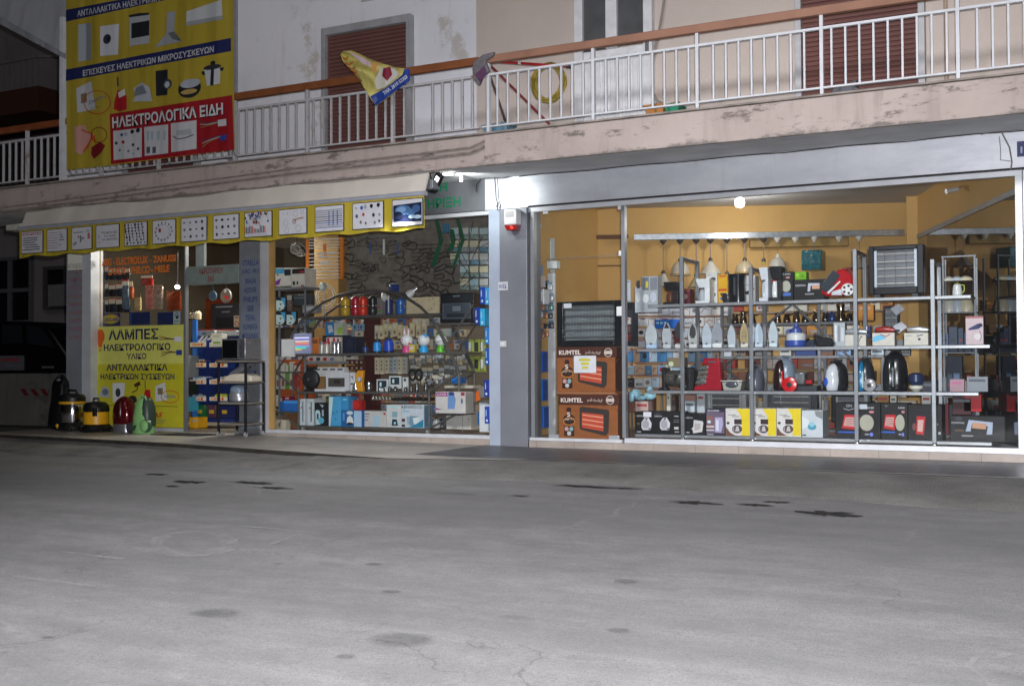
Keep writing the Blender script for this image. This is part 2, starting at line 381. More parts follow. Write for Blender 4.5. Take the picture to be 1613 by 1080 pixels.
for i in range(121):
    x = -18+i*.2; ye = front(max(x, -13.3)); ro = min(ye-.75, -2.05-.07*(x+13))+.1*math.sin(x*1.3)+.06*math.sin(x*3.1+1)
    r_ = []
    for t in (0, .12, .4, .7, .93, 1.0):
        y = ye+.02+(ro-ye)*t; zo = .035-.03*min(max((x+7.6)/1.4, 0), 1); z = side_z(x)-zo if t == 0 else (side_z(x)-zo)*(1-t)+(road_z(x, y)+.012)*t-(.03 if t > .99 else 0)
        if x < -7 and t == .12: z -= .03
        r_.append((x, y, z+(.006*math.sin(x*9+t*20) if 0 < t < 1 else 0)))
    rows.append(r_)
g.add([p for r_ in rows for p in r_], [(i*6+k, i*6+k+1, (i+1)*6+k+1, (i+1)*6+k) for i in range(120) for k in range(5)], RAMP)
obj('gutter_ramp', g, kind='structure')
def tile_mat(name, a, b_, joint, sx, sy, rough=.5):
    m, n, l, b, tc = nodes_mat(name)
    br = n.new('ShaderNodeTexBrick'); br.offset = 0; br.inputs['Scale'].default_value = 1; br.inputs['Brick Width'].default_value = sx; br.inputs['Row Height'].default_value = sy
    br.inputs['Mortar Size'].default_value = .004; br.inputs['Color1'].default_value = lin(a); br.inputs['Color2'].default_value = lin(b_); br.inputs['Mortar'].default_value = lin(joint)
    l.new(tc.outputs['Object'], br.inputs['Vector'])
    d = ramp(n, l, noise(n, l, tc, 1.7, 8, .7), [(.35, 1.0), (.75, .55)])
    c = mix(n, l, 1.0, br.outputs[0], d, 'MULTIPLY')
    l.new(c, b.inputs['Base Color']); b.inputs['Roughness'].default_value = rough; return m
TILE = tile_mat('beige_pavement_tile', (.42, .395, .365), (.40, .375, .345), (.2, .19, .18), .4, .4, .45)
SLATE = tile_mat('dark_pavement_tile', (.07, .07, .074), (.09, .09, .094), (.16, .155, .15), .45, .45, .4)
g = MB()
def walk(x0, x1, y0, y1, m, dz=0, n=12):
    vs = []
    for i in range(n+1):
        x = x0+(x1-x0)*i/n; z = side_z(x)+dz; vs += [(x, y0, z), (x, y1, z), (x, y0, z-.14)]
    fs = [(3*i, 3*i+3, 3*i+4, 3*i+1) for i in range(n)]+[(3*i, 3*i+2, 3*i+5, 3*i+3) for i in range(n)]
    g.add(vs, fs, m)
def walk2(x0, x1, m, n):
    vs = []
    for i in range(n+1):
        x = x0+(x1-x0)*i/n; z = side_z(x); y0 = front(x); vs += [(x, y0, z), (x, .1, z), (x, y0, z-.14)]
    g.add(vs, [(3*i, 3*i+3, 3*i+4, 3*i+1) for i in range(n)], m); g.add(vs, [(3*i, 3*i+2, 3*i+5, 3*i+3) for i in range(n)], mat('35332f', .9, 0, .4, 8, .5))  # dark riser colour stands in for the shadow under the pavement edge
walk2(-13.3, -6.2, TILE, 20); walk2(-6.2, -4.9, TILE, 6); walk2(-4.9, 6, TILE, 12)
obj('pavement', g, kind='structure')
g = MB(); walk(-6.2, 6, -1.53, .02, SLATE, .004, 20); obj('dark_tile_pavement', g, kind='structure')
g = MB(); walk(-19, -13.32, -1.2, .3, mat('5d5d5c', .9, 0, .3, 4, .3), -.02); obj('neighbour_pavement', g, kind='structure')
g = MB(); g.add([(-40, .3, -.1), (-13.2, .3, -.1), (-13.2, 12, .1), (-40, 12, .1)], [(0, 1, 2, 3)], mat('2c3320', .95, 0, .5, 14, .6)); obj('yard_ground', g, kind='structure')
# wet leaf litter and tar patches where road meets gutter
LIT = mat('2c2a29', .8, 0, .5, 20, .5); rnd = random.Random(3)
def blot(px, py, w, h, name, label, cat):
    c = G(px, py, -.18); mb = MB(); n = 26; ring = []
    for k in range(n):
        a = 2*math.pi*k/n; q = 1+rnd.uniform(-.7, .35)
        ring.append((c.x+w*q*math.cos(a)*.95, c.y+h*q*math.sin(a)))
    f = lambda x, y, d: (x, y, max(road_z(x, y), 0*d-9)+d)
    dz = .006
    mb.add([f(c.x, c.y, dz+.004)]+[f(x, y, dz) for x, y in ring], [(0, k+1, (k+1) % n+1) for k in range(n)], LIT)
    return mb
lit = MB()
for px, py, w_, h_ in [(300, 755, .22, .07), (395, 757, .22, .06), (430, 764, .18, .05), (245, 745, .15, .04), (1090, 789, .2, .07), (1190, 793, .16, .06), (1225, 790, .12, .04), (1298, 805, .22, .09), (920, 767, .3, .05), (1060, 768, .35, .04), (1240, 775, .4, .05), (620, 745, .5, .05), (700, 749, .35, .05), (820, 778, .1, .02), (270, 760, .1, .03), (560, 746, .3, .03), (1360, 785, .12, .03), (980, 770, .2, .03)]:
    b_ = blot(px, py, w_, h_, '', '', ''); o_ = len(lit.v); lit.v += b_.v; lit.mi(LIT); lit.f += [[i+o_ for i in f] for f in b_.f]; lit.m += [0]*len(b_.f)
obj('leaf_litter', lit, kind='stuff')
bpy.data.objects['leaf_litter']['label'] = 'dark wet leaf litter lying along the gutter of the road'
# pale scuffs, cracks and oil spots on the road
def scuff_mat():
    m, n, l, b, tc = nodes_mat('chalky_scuff'); b.inputs['Base Color'].default_value = (.36, .355, .35, 1); b.inputs['Roughness'].default_value = .9
    t = n.new('ShaderNodeBsdfTransparent'); ms = n.new('ShaderNodeMixShader'); l.new(ramp(n, l, noise(n, l, tc, 9, 8, .75), [(.36, 0.0), (.66, .5)]), ms.inputs[0])
    l.new(t.outputs[0], ms.inputs[1]); l.new(b.outputs[0], ms.inputs[2]); l.new(ms.outputs[0], n['Material Output'].inputs[0]); return m
def faint_mat(name, col, top):
    # opacity fades towards each spot's rim (attribute 'fade')
    m, n, l, b, tc = nodes_mat(name); b.inputs['Base Color'].default_value = col+(1,); b.inputs['Roughness'].default_value = .8
    t = n.new('ShaderNodeBsdfTransparent'); ms = n.new('ShaderNodeMixShader'); at = n.new('ShaderNodeAttribute'); at.attribute_name = 'fade'; mu = n.new('ShaderNodeMath'); mu.operation = 'MULTIPLY'; l.new(at.outputs['Fac'], mu.inputs[0]); l.new(ramp(n, l, noise(n, l, tc, 14, 6, .7), [(.25, top*.4), (.6, top)]), mu.inputs[1]); l.new(mu.outputs[0], ms.inputs[0])
    l.new(t.outputs[0], ms.inputs[1]); l.new(b.outputs[0], ms.inputs[2]); l.new(ms.outputs[0], n['Material Output'].inputs[0]); return m
SCU = scuff_mat(); sc_ = MB()
def strip(pts, w_, close=False):
    q = [G(x, y, -.3) for x, y in pts]
    for _ in range(4): q = [G(x, y, road_z(p.x, p.y)+.004) for (x, y), p in zip(pts, q)]
    n_ = len(q); vs = []
    for i, p in enumerate(q):
        d = (q[(i+1) % n_]-q[i-1]) if close else q[min(i+1, n_-1)]-q[max(i-1, 0)]; d = Vector((-d.y, d.x, 0)).normalized()*w_*.6*rnd.uniform(.3, 1.3); vs += [p+d, p-d]
    sc_.add(vs, [(2*i, 2*((i+1) % n_), 2*((i+1) % n_)+1, 2*i+1) for i in range(n_ if close else n_-1)], SCU)
strip([(305+58*math.cos(k*.2618), 856+19*math.sin(k*.2618)) for k in range(24)], .10, True)
for p_, w_ in (([(380, 828), (420, 831), (470, 838), (518, 840)], .05), ([(470, 841), (450, 848), (425, 857)], .04), ([(262, 834), (300, 828), (340, 826)], .04), ([(95, 868), (130, 872), (195, 880)], .04), ([(20, 905), (60, 912), (110, 918), (150, 923)], .05), ([(335, 896), (370, 890)], .03), ([(1498, 1046), (1528, 1050), (1548, 1066), (1570, 1084)], .03), ([(1528, 1050), (1536, 1034), (1570, 1036), (1590, 1028)], .025), ([(1180, 815), (1230, 817)], .03)): strip(p_, w_)
obj('road_scuffs', sc_, kind='structure')
OIL = faint_mat('oil_spot', (.09, .09, .092), .38); oi = MB()
for px, py, w_ in ((340, 965, .11), (632, 1006, .14), (544, 1033, .04), (616, 931, .05), (985, 915, .06), (974, 992, .05), (440, 887, .03), (587, 888, .05), (76, 1003, .03)):
    c = G(px, py, -.3)
    for _ in range(4): c = G(px, py, road_z(c.x, c.y)+.004)
    oi.add([c]+[c+Vector((w_*q*rnd.uniform(.8, 1.1)*math.cos(k*.4488), .8*w_*q*rnd.uniform(.8, 1.1)*math.sin(k*.4488), 0)) for q in (.75, 1.35) for k in range(14)], [(0, 1+k, 1+(k+1) % 14) for k in range(14)]+[(1+k, 15+k, 15+(k+1) % 14, 1+(k+1) % 14) for k in range(14)], OIL)
o_ = obj('road_oil_spots', oi, kind='structure'); at_ = o_.data.attributes.new('fade', 'FLOAT', 'POINT')
for i, d in enumerate(at_.data): d.value = 1.0 if i % 29 < 15 else 0.0

# ================================================================== the shop building
PLW = plaster('white_plaster_wall', (.76, .76, .82), (.69, .69, .75), (.80, .80, .85), (.5, .46, .42), .59, True)
PLP = plaster('peach_plaster_wall', (.54, .465, .42), (.49, .42, .38), (.58, .50, .45), (.5, .42, .38), .66, True)
def fascia_mat():
    m, n, l, b, tc = nodes_mat('pink_fascia')
    c = ramp(n, l, noise(n, l, tc, 1.3, 8, .65), [(.3, (.32, .265, .245)), (.5, (.37, .31, .285)), (.7, (.41, .345, .32))])
    sk = ramp(n, l, noise(n, l, tc, 2.0, 7, .65, (3.2, 1, .5), loc=(2, 0, 0)), [(.54, 0.0), (.70, .6)])
    c = mix(n, l, sk, c, (.24, .20, .18))
    mo = ramp(n, l, noise(n, l, tc, 3.2, 10, .75, (.8, 1, 2.4), loc=(1, 3, 2)), [(.56, 0.0), (.63, .85)])
    c = mix(n, l, mo, c, (.10, .085, .075))
    sx = n.new('ShaderNodeSeparateXYZ'); l.new(tc.outputs['Object'], sx.inputs[0]); mr = n.new('ShaderNodeMath'); mr.operation = 'MULTIPLY_ADD'; l.new(noise(n, l, tc, 2.6, 9, .75, (.9, 1, 1.6), loc=(4, 0, 1)), mr.inputs[0]); mr.inputs[1].default_value = -.34; l.new(sx.outputs[2], mr.inputs[2])
    lo = n.new('ShaderNodeMapRange'); lo.inputs[1].default_value = 2.72; lo.inputs[2].default_value = 2.755; lo.inputs[3].default_value = .8; lo.inputs[4].default_value = 0; l.new(mr.outputs[0], lo.inputs[0]); c = mix(n, l, lo.outputs[0], c, (.13, .115, .105))
    l.new(c, b.inputs['Base Color']); b.inputs['Roughness'].default_value = .9
    bp = n.new('ShaderNodeBump'); bp.inputs['Strength'].default_value = .5; bp.inputs['Distance'].default_value = .012
    l.new(noise(n, l, tc, 14, 8), bp.inputs['Height']); l.new(bp.outputs[0], b.inputs['Normal']); return m
FAS = fascia_mat()
def silver_mat():
    m, n, l, b, tc = nodes_mat('silver_paint')
    c = ramp(n, l, noise(n, l, tc, 1.8, 8, .65, (.5, 1, 1.4)), [(.3, (.47, .49, .54)), (.5, (.58, .60, .65)), (.7, (.68, .70, .74))])
    c = mix(n, l, ramp(n, l, noise(n, l, tc, 2.4, 8, .7, (2.6, 1, .3)), [(.55, 0.0), (.75, .4)]), c, (.30, .30, .31))
    c = mix(n, l, ramp(n, l, noise(n, l, tc, 5, 8, .75), [(.66, 0.0), (.72, .35)]), c, (.85, .86, .9))
    l.new(c, b.inputs['Base Color']); b.inputs['Roughness'].default_value = .42; b.inputs['Metallic'].default_value = .35
    bp = n.new('ShaderNodeBump'); bp.inputs['Strength'].default_value = .35; bp.inputs['Distance'].default_value = .006
    l.new(noise(n, l, tc, 9, 8, .6, (.4, 1, 1)), bp.inputs['Height']); l.new(bp.outputs[0], b.inputs['Normal']); return m
SIL = silver_mat()
SOFF = mat('dcdde0', .8, 0, .2, 2)
YEL = plaster('yellow_wall', (.66, .40, .13), (.60, .36, .115), (.70, .43, .15), (.5, .31, .12), .8, False, .7)
YELD = mat('a8742c', .75, 0, .1, 2)
FRAMEW = mat('c9ccd2', .4, .15, .1, 6); FRAMEG = mat('8d9196', .4, .4, .1, 6)
BEIGE = mat('b5925a', .6, 0, .12, 4)
def shutter_mat():
    m, n, l, b, tc = nodes_mat('shutter_slats')
    sx = n.new('ShaderNodeSeparateXYZ'); l.new(tc.outputs['Object'], sx.inputs[0])
    c = ramp(n, l, noise(n, l, tc, 1.5, 5), [(.3, (.135, .058, .05)), (.7, (.175, .075, .065))])
    l.new(c, b.inputs['Base Color']); b.inputs['Roughness'].default_value = .55; return m
SHUT = shutter_mat()
B = thing('shop_building', 'two storey building of electrical shops with pink balcony slab and white and peach upper walls', 'building', (-6, 0, 0))
def bpart(name, *boxes, m=None, bev=0, label=None, par=None):
    mb = MB()
    for b in boxes: mb.box(*b[:6], b[6] if len(b) > 6 else m)
    return obj(name, mb, par or B, bev, label)
XL = W(103, 150, 0).x
bpart('upper_wall', (XL, -6.3, 0, .2, 3.21, 7.2), m=PLW, label='bluish white plaster upper wall with patched stains')
bpart('upper_wall', (-6.3, 4, -.02, .2, 3.21, 7.2), m=PLP, label='peach painted upper wall')
bpart('side_wall', (XL, XL+.2, .2, 8, -.1, 7.2), m=PLW)
a = W(363, 60, 0).x
bpart('wall_pilaster', (a, a+.13, -.05, -.002, 3.215, 7.2), m=mat('8f9096', .8))
# balcony slab with its pink fascia and sloping soffit
mb = MB(); mb.prismx([(-1.16, 2.905), (-1.16, 3.205), (.2, 3.205), (.2, 2.985), (0, 2.985)], -16, 4, SOFF); obj('balcony_slab', mb, B)
FX = W(762, 235, -1.2).x
bpart('fascia', (FX, 4, -1.2, -1.161, 2.895, 3.215), m=FAS, bev=.006, label='pink fascia with black mould along its lower edge')
bpart('fascia', (-16, FX-.003, -1.185, -1.161, 2.90, 3.215), m=FAS, bev=.006)
mb = MB()
for z, r in ((3.075, .010), (3.02, .013)):
    mb.tube([(-15.9, -1.215, z-.16), (-12, -1.215, z-.10), (-8, -1.215, z-.005), (FX-.15, -1.215, z+.02), (FX+.02, -1.225, z+.07)], r, mat('857a76', .8, 0, .35, 12), 8)
obj('conduit', mb, B, label='pipe conduit running along the left fascia')
bpart('slab_coping', (-16, 4, -1.225, -1.15, 3.218, 3.235), m=mat('8a827c', .9, 0, .4, 5, .4))
# silver beam and pillars
bpart('beam', (-6.2, 3, -.02, .22, 2.615, 2.982), m=SIL, bev=.006, label='silver painted beam over the right window')
bpart('beam', (XL, -6.203, -.015, .22, 2.62, 2.98), m=mat('707378', .5, .3, .2, 3, .2), label='grey signboard beam over the left window')
SILP = mat('82858d', .45, .3, .15, 2.5, .15)
bpart('pillar', (-5.99, -5.64, -.06, .3, -.08, 2.612), m=SILP, bev=.006, label='silver painted pillar between the two windows')
bpart('pillar', (-6.135, -5.993, -.045, .3, -.08, 2.612), m=mat('a3aebf', .5, .1, .1, 4), label='pale blue pillar edge')
bpart('pillar', (-.56, .1, -.03, .3, -.08, 2.612), m=SIL, bev=.006)
a, b_ = W(107, 560, 0).x, W(131, 560, 0).x; c_ = W(142, 560, 0).x
LP = bpart('pillar', (a, b_, -.03, .3, -.05, 2.615), m=mat('868991', .6, .1, .15, 3))
ar = Art(-.031, step=.001)
for i, t in enumerate(['ΕΠΙΣΚΕΥΕΣ', 'SIEMENS', 'HITACHI', 'BOSCH', 'SAMSUNG', 'NARDI', 'PANASONIC', 'SHARP', 'SONY']):
    y = 424+i*12.9; ar.text(t, 109, y, 130, y+7, '9a6a70')
ar.rect(107.5, 398, 130.5, 425, 'e8e6da'); ar.text('ΑΝΤΑΛΛΑΚΤΙΚΑ', 108, 415, 130, 423, '8a8a86')
obj('painted_list', ar, LP, label='white plate and faded red list of brands on the left pillar')
bpart('frame', (b_+.002, c_+.03, -.02, .2, -.05, 2.615), m=FRAMEW)
bpart('reveal', (c_+.033, W(157, 560, .14).x, .14, .155, -.04, 2.615), m=BEIGE)
# curb of pinkish tiles below the windows
CURB = tile_mat('pink_curb_tile', (.42, .36, .32), (.40, .34, .30), (.25, .22, .20), .46, 1, .5)
bpart('tile_curb', (-9.45, -6.14, -.04, .25, -.1, -.004), m=CURB); bpart('tile_curb', (-5.63, .1, -.05, .25, -.1, -.004), m=CURB)
# floors, ceilings, partition walls of the shops
bpart('floor', (-13, .6, .25, 9, -.1, -.003), m=tile_mat('shop_floor', (.34, .29, .22), (.32, .27, .2), (.2, .17, .13), .4, .4, .3))
bpart('ceiling', (-13, 1, .22, 9, 2.955, 3.1), m=mat('c4c4c4', .85, 0, .08, 2))
bpart('partition', (-6.1, -5.95, .31, 5.2, -.003, 2.954), m=YEL, label='yellow wall between the two shops')
PB = ((-6.65, 2.45), 20.8)
def on(p, u, d=0, z=0):
    o, ex = plane(p); n = Vector((ex.y, -ex.x, 0)); q = o+ex*u+n*d; return Vector((q.x, q.y, z))
def pbox(mb, p, x0, x1, yt, yb, t, m, lift=0):
    """box standing on plane p (thickness t towards the viewer) covering the pixel rectangle"""
    xm, ym = (x0+x1)/2, (yt+yb)/2; a, b = W(x0, ym, p), W(x1, ym, p); z1, z0 = W(xm, yt, p).z, W(xm, yb, p).z
    o, ex = plane(p); n = Vector((ex.y, -ex.x, 0)); vs = []
    for q in (a, b):
        for k in (lift, lift+t):
            for z in (z0, z1): v = q+n*k; vs.append(Vector((v.x, v.y, z)))
    mb.add(vs, [(0, 1, 3, 2), (4, 6, 7, 5), (0, 4, 5, 1), (2, 3, 7, 6), (0, 2, 6, 4), (1, 5, 7, 3)], m); return mb
mb = MB(); q = [on(PB, .3), on(PB, 5.2)]; o_, ex_ = plane(PB); nb = Vector((ex_.y, -ex_.x, 0))
mb.slab([q[0], q[1], q[1]+Vector((0, 0, 2.954)), q[0]+Vector((0, 0, 2.954))], nb, -.15, YEL)
obj('back_wall', mb, B, label='yellow painted back wall of the right shop')
mb = MB(); pbox(mb, PB, 873, 990, 371, 377, .05, mat('6a4426', .5)); pbox(mb, PB, 872, 877, 377, 700, .05, mat('6a4426', .5)); pbox(mb, PB, 877, 985, 480, 486, .03, mat('5a4a3c', .5)); pbox(mb, PB, 878, 985, 418, 420, .02, mat('7b4f26', .5))
obj('door_frame', mb, B, label='brown frame of the doorway in the yellow back wall')
mb = MB(); pbox(mb, PB, 1180, 1335, 376, 390, .12, mat('a98a52', .6), .0); obj('wall_duct', mb, B, .01)
# side glass wall of the right shop, running back from the corner at an angle
P1 = W(1438, 500, 3.9); DG = ((-.62, .12), math.degrees(math.atan2(P1.y-.12, P1.x+.62))-180)
L1 = math.hypot(P1.x+.62, P1.y-.12)
mb = MB(); o_, ex_ = plane(DG)
def dq(u, z, off=0): v = o_+ex_*u+Vector((ex_.y, -ex_.x, 0))*off; return Vector((v.x, v.y, z))
mb.slab([dq(.0, 2.47), dq(-L1, 2.47), dq(-L1, 2.954), dq(0, 2.954)], Vector((ex_.y, -ex_.x, 0)), -.25, YEL); obj('side_beam', mb, B, label='yellow beam slanting back above the side glass')
mb = MB(); nn = Vector((ex_.y, -ex_.x, 0))
mb.slab([dq(0, 2.41, .01), dq(-L1, 2.41, .01), dq(-L1, 2.468, .01), dq(0, 2.468, .01)], nn, -.08, FRAMEG); obj('side_frame', mb, B); mb = MB(); mb.slab([dq(0, 0, .01), dq(-L1, 0, .01), dq(-L1, .05, .01), dq(0, .05, .01)], nn, -.08, FRAMEG)
obj('side_frame', mb, B)
mb = MB(); mb.slab([dq(-.02, .052), dq(-L1, .052), dq(-L1, 2.408), dq(-.02, 2.408)], nn, -.02, DARKGLASS); obj('side_glass', mb, B, label='dark reflecting side glass')
mb = MB(); a = W(1434, 500, 3.85).x; mb.box(a, a+.3, 3.62, 3.95, -.003, 2.954, YEL); obj('column', mb, B)
mb = MB(); mb.box(.7, .8, .3, 5, 0, 2.954, mat('15161a', .9)); obj('outer_wall', mb, B)
# left shop inside
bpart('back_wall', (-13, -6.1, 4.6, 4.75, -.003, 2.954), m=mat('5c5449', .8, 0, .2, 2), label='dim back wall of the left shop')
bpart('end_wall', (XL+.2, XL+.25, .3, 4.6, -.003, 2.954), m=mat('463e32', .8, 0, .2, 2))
a, b_ = W(495, 440, 1.7).x, W(533, 440, 1.7).x
bpart('column', (a, b_, 1.7, 2.1, -.003, 2.954), m=mat('a07e4c', .7), label='yellow column inside the left shop')
a, b_ = W(540, 440, 1.9).x, W(575, 440, 1.9).x
PEG = 1.9
a, b_ = W(536, 430, PEG).x, W(790, 430, PEG).x
bpart('pegboard', (a, b_, PEG, PEG+.05, W(640, 500, PEG).z, 2.9), m=mat('79736c', .8, 0, .3, 12), label='grey board full of hooks behind the left window')
# window frames
WF = bpart('window_frame', (-5.64, -4.53, -.01, .06, -.002, .03, FRAMEW), (-4.5, -.565, -.015, .06, -.002, .05, FRAMEW), (-.625, -.565, -.016, .06, .052, 2.56, FRAMEW),
           (-5.64, -.565, -.012, .06, 2.562, 2.612, FRAMEW), (-5.62, -5.575, -.012, .06, .032, 2.56, FRAMEG), (-4.53, -4.49, 0, .07, .052, 2.56, FRAMEG), label='pale metal frame of the right shop window')
ZP = .03
bpart('door_glass', (-5.57, -4.535, ZP, ZP+.01, .02, 2.02, GLASS), (-5.57, -4.535, ZP, ZP+.01, 2.03, 2.558, GLASS))
bpart('window_glass', (-4.488, -.627, ZP, ZP+.01, .052, 2.558, GLASS))
for x, y, s_ in ((860, 333, 6), (978, 326, 6), (979, 399, 5.5), (979, 490, 10)):
    c = W(x, y, ZP); h = s_/145/1.35; mb = MB(); mb.box(c.x-h, c.x+h, ZP-.02, ZP-.002, c.z-h, c.z+h, WHITE); obj('door_fitting', mb, B, .003)
for x, y in ((873, 690), (968, 692)):
    c = W(x, y, ZP); mb = MB(); mb.box(c.x-.06, c.x+.06, ZP-.02, ZP-.002, c.z-.035, c.z+.045, mat('b9c0c6', .35, .5)); obj('door_fitting', mb, B, .003)
mb = MB(); mb.box(-5.45, -4.56, ZP-.012, ZP-.002, 2.022, 2.028, FRAMEG)
obj('door_rail', mb, B, .003)
bpart('window_frame', (-9.47, -9.385, -.012, .07, -.002, 2.612, FRAMEW), (-9.385, -6.136, -.012, .07, -.002, .04, FRAMEW), (-9.385, -6.136, -.012, .07, 2.57, 2.612, FRAMEW), label='white frame of the left display window')
bpart('reveal', (-9.383, -9.30, .03, .06, .042, 2.568), m=BEIGE)
bpart('window_glass', (-9.288, -6.137, ZP, ZP+.01, .042, 2.568, GLASS))
# entrance bay: fixed pane, open doorway, transom
DB = .12
xp0, xp1 = W(158, 560, DB).x, W(291, 560, DB).x
bpart('entrance_frame', (xp0, xp1, DB-.02, DB+.04, -.03, .015, FRAMEW), (xp1+.001, xp1+.03, DB-.02, DB+.04, -.03, 2.6, FRAMEG), label='pale frame of the fixed entrance pane')
bpart('entrance_glass', (xp0, xp1-.001, DB, DB+.01, .017, 2.6, GLASS))
hz0, hz1 = W(340, 447, DB).z, W(340, 418, DB).z
xh0, xh1 = W(296, 430, DB).x, W(378, 430, DB).x
TB = bpart('door_header', (xh0, xh1, DB-.03, DB+.12, hz0, hz1, mat('8f9c98', .5, .2)), (W(308, 410, DB).x, W(321, 410, DB).x, DB, DB+.05, hz1+.002, 2.6, mat('a4aeac', .5)), bev=.004, label='grey door closer box above the open entrance')
ar = Art(DB-.031, step=.001); ar.text('ΑΚΡΩΤΗΡΙΟΥ', 313, 421.5, 352, 431, '8e2a33'); ar.text('365', 327, 434.5, 337, 443, '8e2a33'); obj('address_lettering', ar, TB, label='red lettering of the street address')
xj0, xj1 = W(378.5, 500, DB).x, W(411, 500, DB).x
JB = bpart('door_jamb', (xj0, xj1, DB-.02, DB+.08, -.03, 2.6), m=mat('84878d', .5, .2))
bpart('jamb_edge', (xj1+.001, xj1+.05, DB-.022, DB+.1, -.03, 2.6), m=FRAMEW)
ar = Art(DB-.021, step=.001); ar.rect(379.5, 408, 410, 560, '7b8393')
for i, t in enumerate(['STIRELLA', 'JURO - PRO', 'BRAUN', 'HOOVER', 'PHILIPS', 'SEB', 'TEFAL', 'ROWENTA', 'MOULINEX', '', '', 'UNITED', 'SIRRAM']):
    if t:
        w_ = min(3.0*len(t)+1, 27); y = 409.5+i*14.4; ar.text(t, 395-w_/2, y, 395+w_/2, y+8.5, '2f4378', .006)
obj('brand_list', ar, JB, label='grey strip with a column of blue brand names')
# ------------------------------------------------------------------ upper storey openings
def shutter(x0, x1, z0, z1, y, frame_m, label, top=.09, side=.06):
    f = bpart('shutter_door', (x0-side, x0, y-.05, y+.1, z0, z1+top, frame_m), (x1, x1+side, y-.05, y+.1, z0, z1+top, frame_m), (x0, x1, y-.05, y+.1, z1, z1+top, frame_m), bev=.004, label=label)
    mb = MB(); n = int((z1-z0)/.048)
    for i in range(n):
        a = z0+(z1-z0)*i/n; h = (z1-z0)/n
        mb.prismx([(y+.03, a+.002), (y+.012, a+.004), (y+.002, a+h*.45), (y+.012, a+h*.9), (y+.03, a+h-.001)], x0+.002, x1-.002, SHUT)
    mb.box(x0+.002, x1-.002, y+.031, y+.06, z0, z1-.002, SHUT)
    obj('roller_shutter', mb, f); return f
a = W(519, 140, 0).x; b_ = W(646, 140, 0).x
shutter(a, b_, 3.22, W(583, 48, 0).z, -.045, mat('9fa0a4', .6, 0, .2, 6), 'closed maroon roller shutter in the white wall')
a = W(1266, 100, 0).x; b_ = W(1449, 100, 0).x
shutter(a, b_, 3.22, 5.35, -.07, mat('b9b9bc', .6), 'closed maroon roller shutter in the peach wall')
a = W(205, 260, 0).x; b_ = W(312, 260, 0).x
shutter(a, b_, 3.22, 5.1, -.045, mat('9fa0a4', .6), 'closed maroon roller shutter behind the yellow banner')
# white balcony door
DY = -.12
x0, x1 = W(904, 100, DY).x, W(1027, 100, DY).x; zt = 5.5; ZA, ZB = W(940, 79, DY).z, W(992, 66, DY).z
DF = bpart('balcony_door', (x0, x0+.1, DY, DY+.1, 3.22, zt, WHITE), (x1-.1, x1, DY, DY+.1, 3.22, zt, WHITE), (x0+.1, x1-.1, DY+.03, DY+.08, 3.22, ZA, WHITE),
     ((x0+x1)/2-.08, (x0+x1)/2+.05, DY, DY+.1, ZA+.002, zt, WHITE), bev=.006, label='white balcony door with two glass panes and fluted lower panel')
mb = MB()
for i in range(7):
    xx = x0+.16+i*(x1-x0-.3)/7; mb.box(xx, xx+.055, DY+.012, DY+.029, 3.34, ZA-.07, WHITE)
obj('fluted_panel', mb, DF, .008)
for q0, q1, zb in ((x0+.1, (x0+x1)/2-.08, ZA+.001), ((x0+x1)/2+.05, x1-.1, ZB)):
    mb = MB(); mb.box(q0, q1, DY+.045, DY+.055, zb, zt, mat('57585a', .25, 0, .25, 4)); obj('glass_pane', mb, DF)
mb = MB(); c = W(1020, 71, DY); mb.box(c.x-.015, c.x+.015, DY-.04, DY-.002, c.z-.07, c.z+.06, mat('6b6b70', .4)); obj('lock', mb, DF)
mb = MB(); c = W(580, 0, -.02); mb.box(c.x-.1, c.x+.1, -.03, -.002, c.z-.01, c.z+.2, mat('b5b5b8', .6)); mb.box(c.x-.07, c.x+.07, -.034, -.031, c.z+.02, c.z+.18, mat('4d3b38', .6)); obj('air_vent', mb, B)
mb = MB(); pts = [W(x, y, -.09) for x, y in ((1047, -20), (1046, 2), (1040, 40), (1031, 80), (1024, 115), (1025, 140), (1035, 158), (1048, 165))]
mb.tube(pts, .013, mat('8f887f', .7)); obj('cable', mb, B, label='loose cable hanging down beside the balcony door')
mb = MB(); c = W(1490, 60, -.05).x; mb.tube([(c, -.05, 3.22), (c, -.05, 7)], .02, mat('b09a8c', .8)); obj('pipe', mb, B)
# ------------------------------------------------------------------ balcony railings
RY = -1.13
WPAINT = mat('c4c6cb', .5, 0, .1, 6)
def rust_mat(amount):
    m, n, l, b, tc = nodes_mat('rusty_white_paint')
    f = ramp(n, l, noise(n, l, tc, 7, 8, .7, (1, 1, .6)), [(amount, 0.0), (amount+.1, .95)])
    l.new(mix(n, l, f, (.40, .39, .40), (.17, .08, .035)), b.inputs['Base Color']); b.inputs['Roughness'].default_value = .65; return m
RUST = rust_mat(.57)
def railing(xa, xb, wood, paint, label, posts, sag=0, extra=None, broken=()):
    t = thing('balcony_railing', label, 'railing', ((xa+xb)/2, RY, 3.235))
    mb = MB(); mb.box(xa, xb, RY-.035, RY+.035, 3.965, 4.045, wood); obj('handrail', mb, t, .008)
    mb = MB(); mb.box(xa, xb, RY-.02, RY+.02, 3.835, 3.86, paint); mb.box(xa, xb, RY-.02, RY+.02, 3.30, 3.318, paint); obj('rail', mb, t, .003)
    for x in posts:
        mb = MB(); mb.box(x-.016, x+.016, RY-.024, RY+.024, 3.236, 3.964, paint); obj('post', mb, t, .002)
    n = int((xb-xa)/.121); k = 0
    for i in range(n):
        x = xa+.06+i*.121
        if min(abs(x-p) for p in posts) < .05 or i in broken: continue
        mb = MB(); mb.box(x-.009, x+.009, RY-.012, RY+.012, 3.319, 3.834, paint); obj('baluster', mb, t)
    return t
XR0 = W(757, 150, RY).x
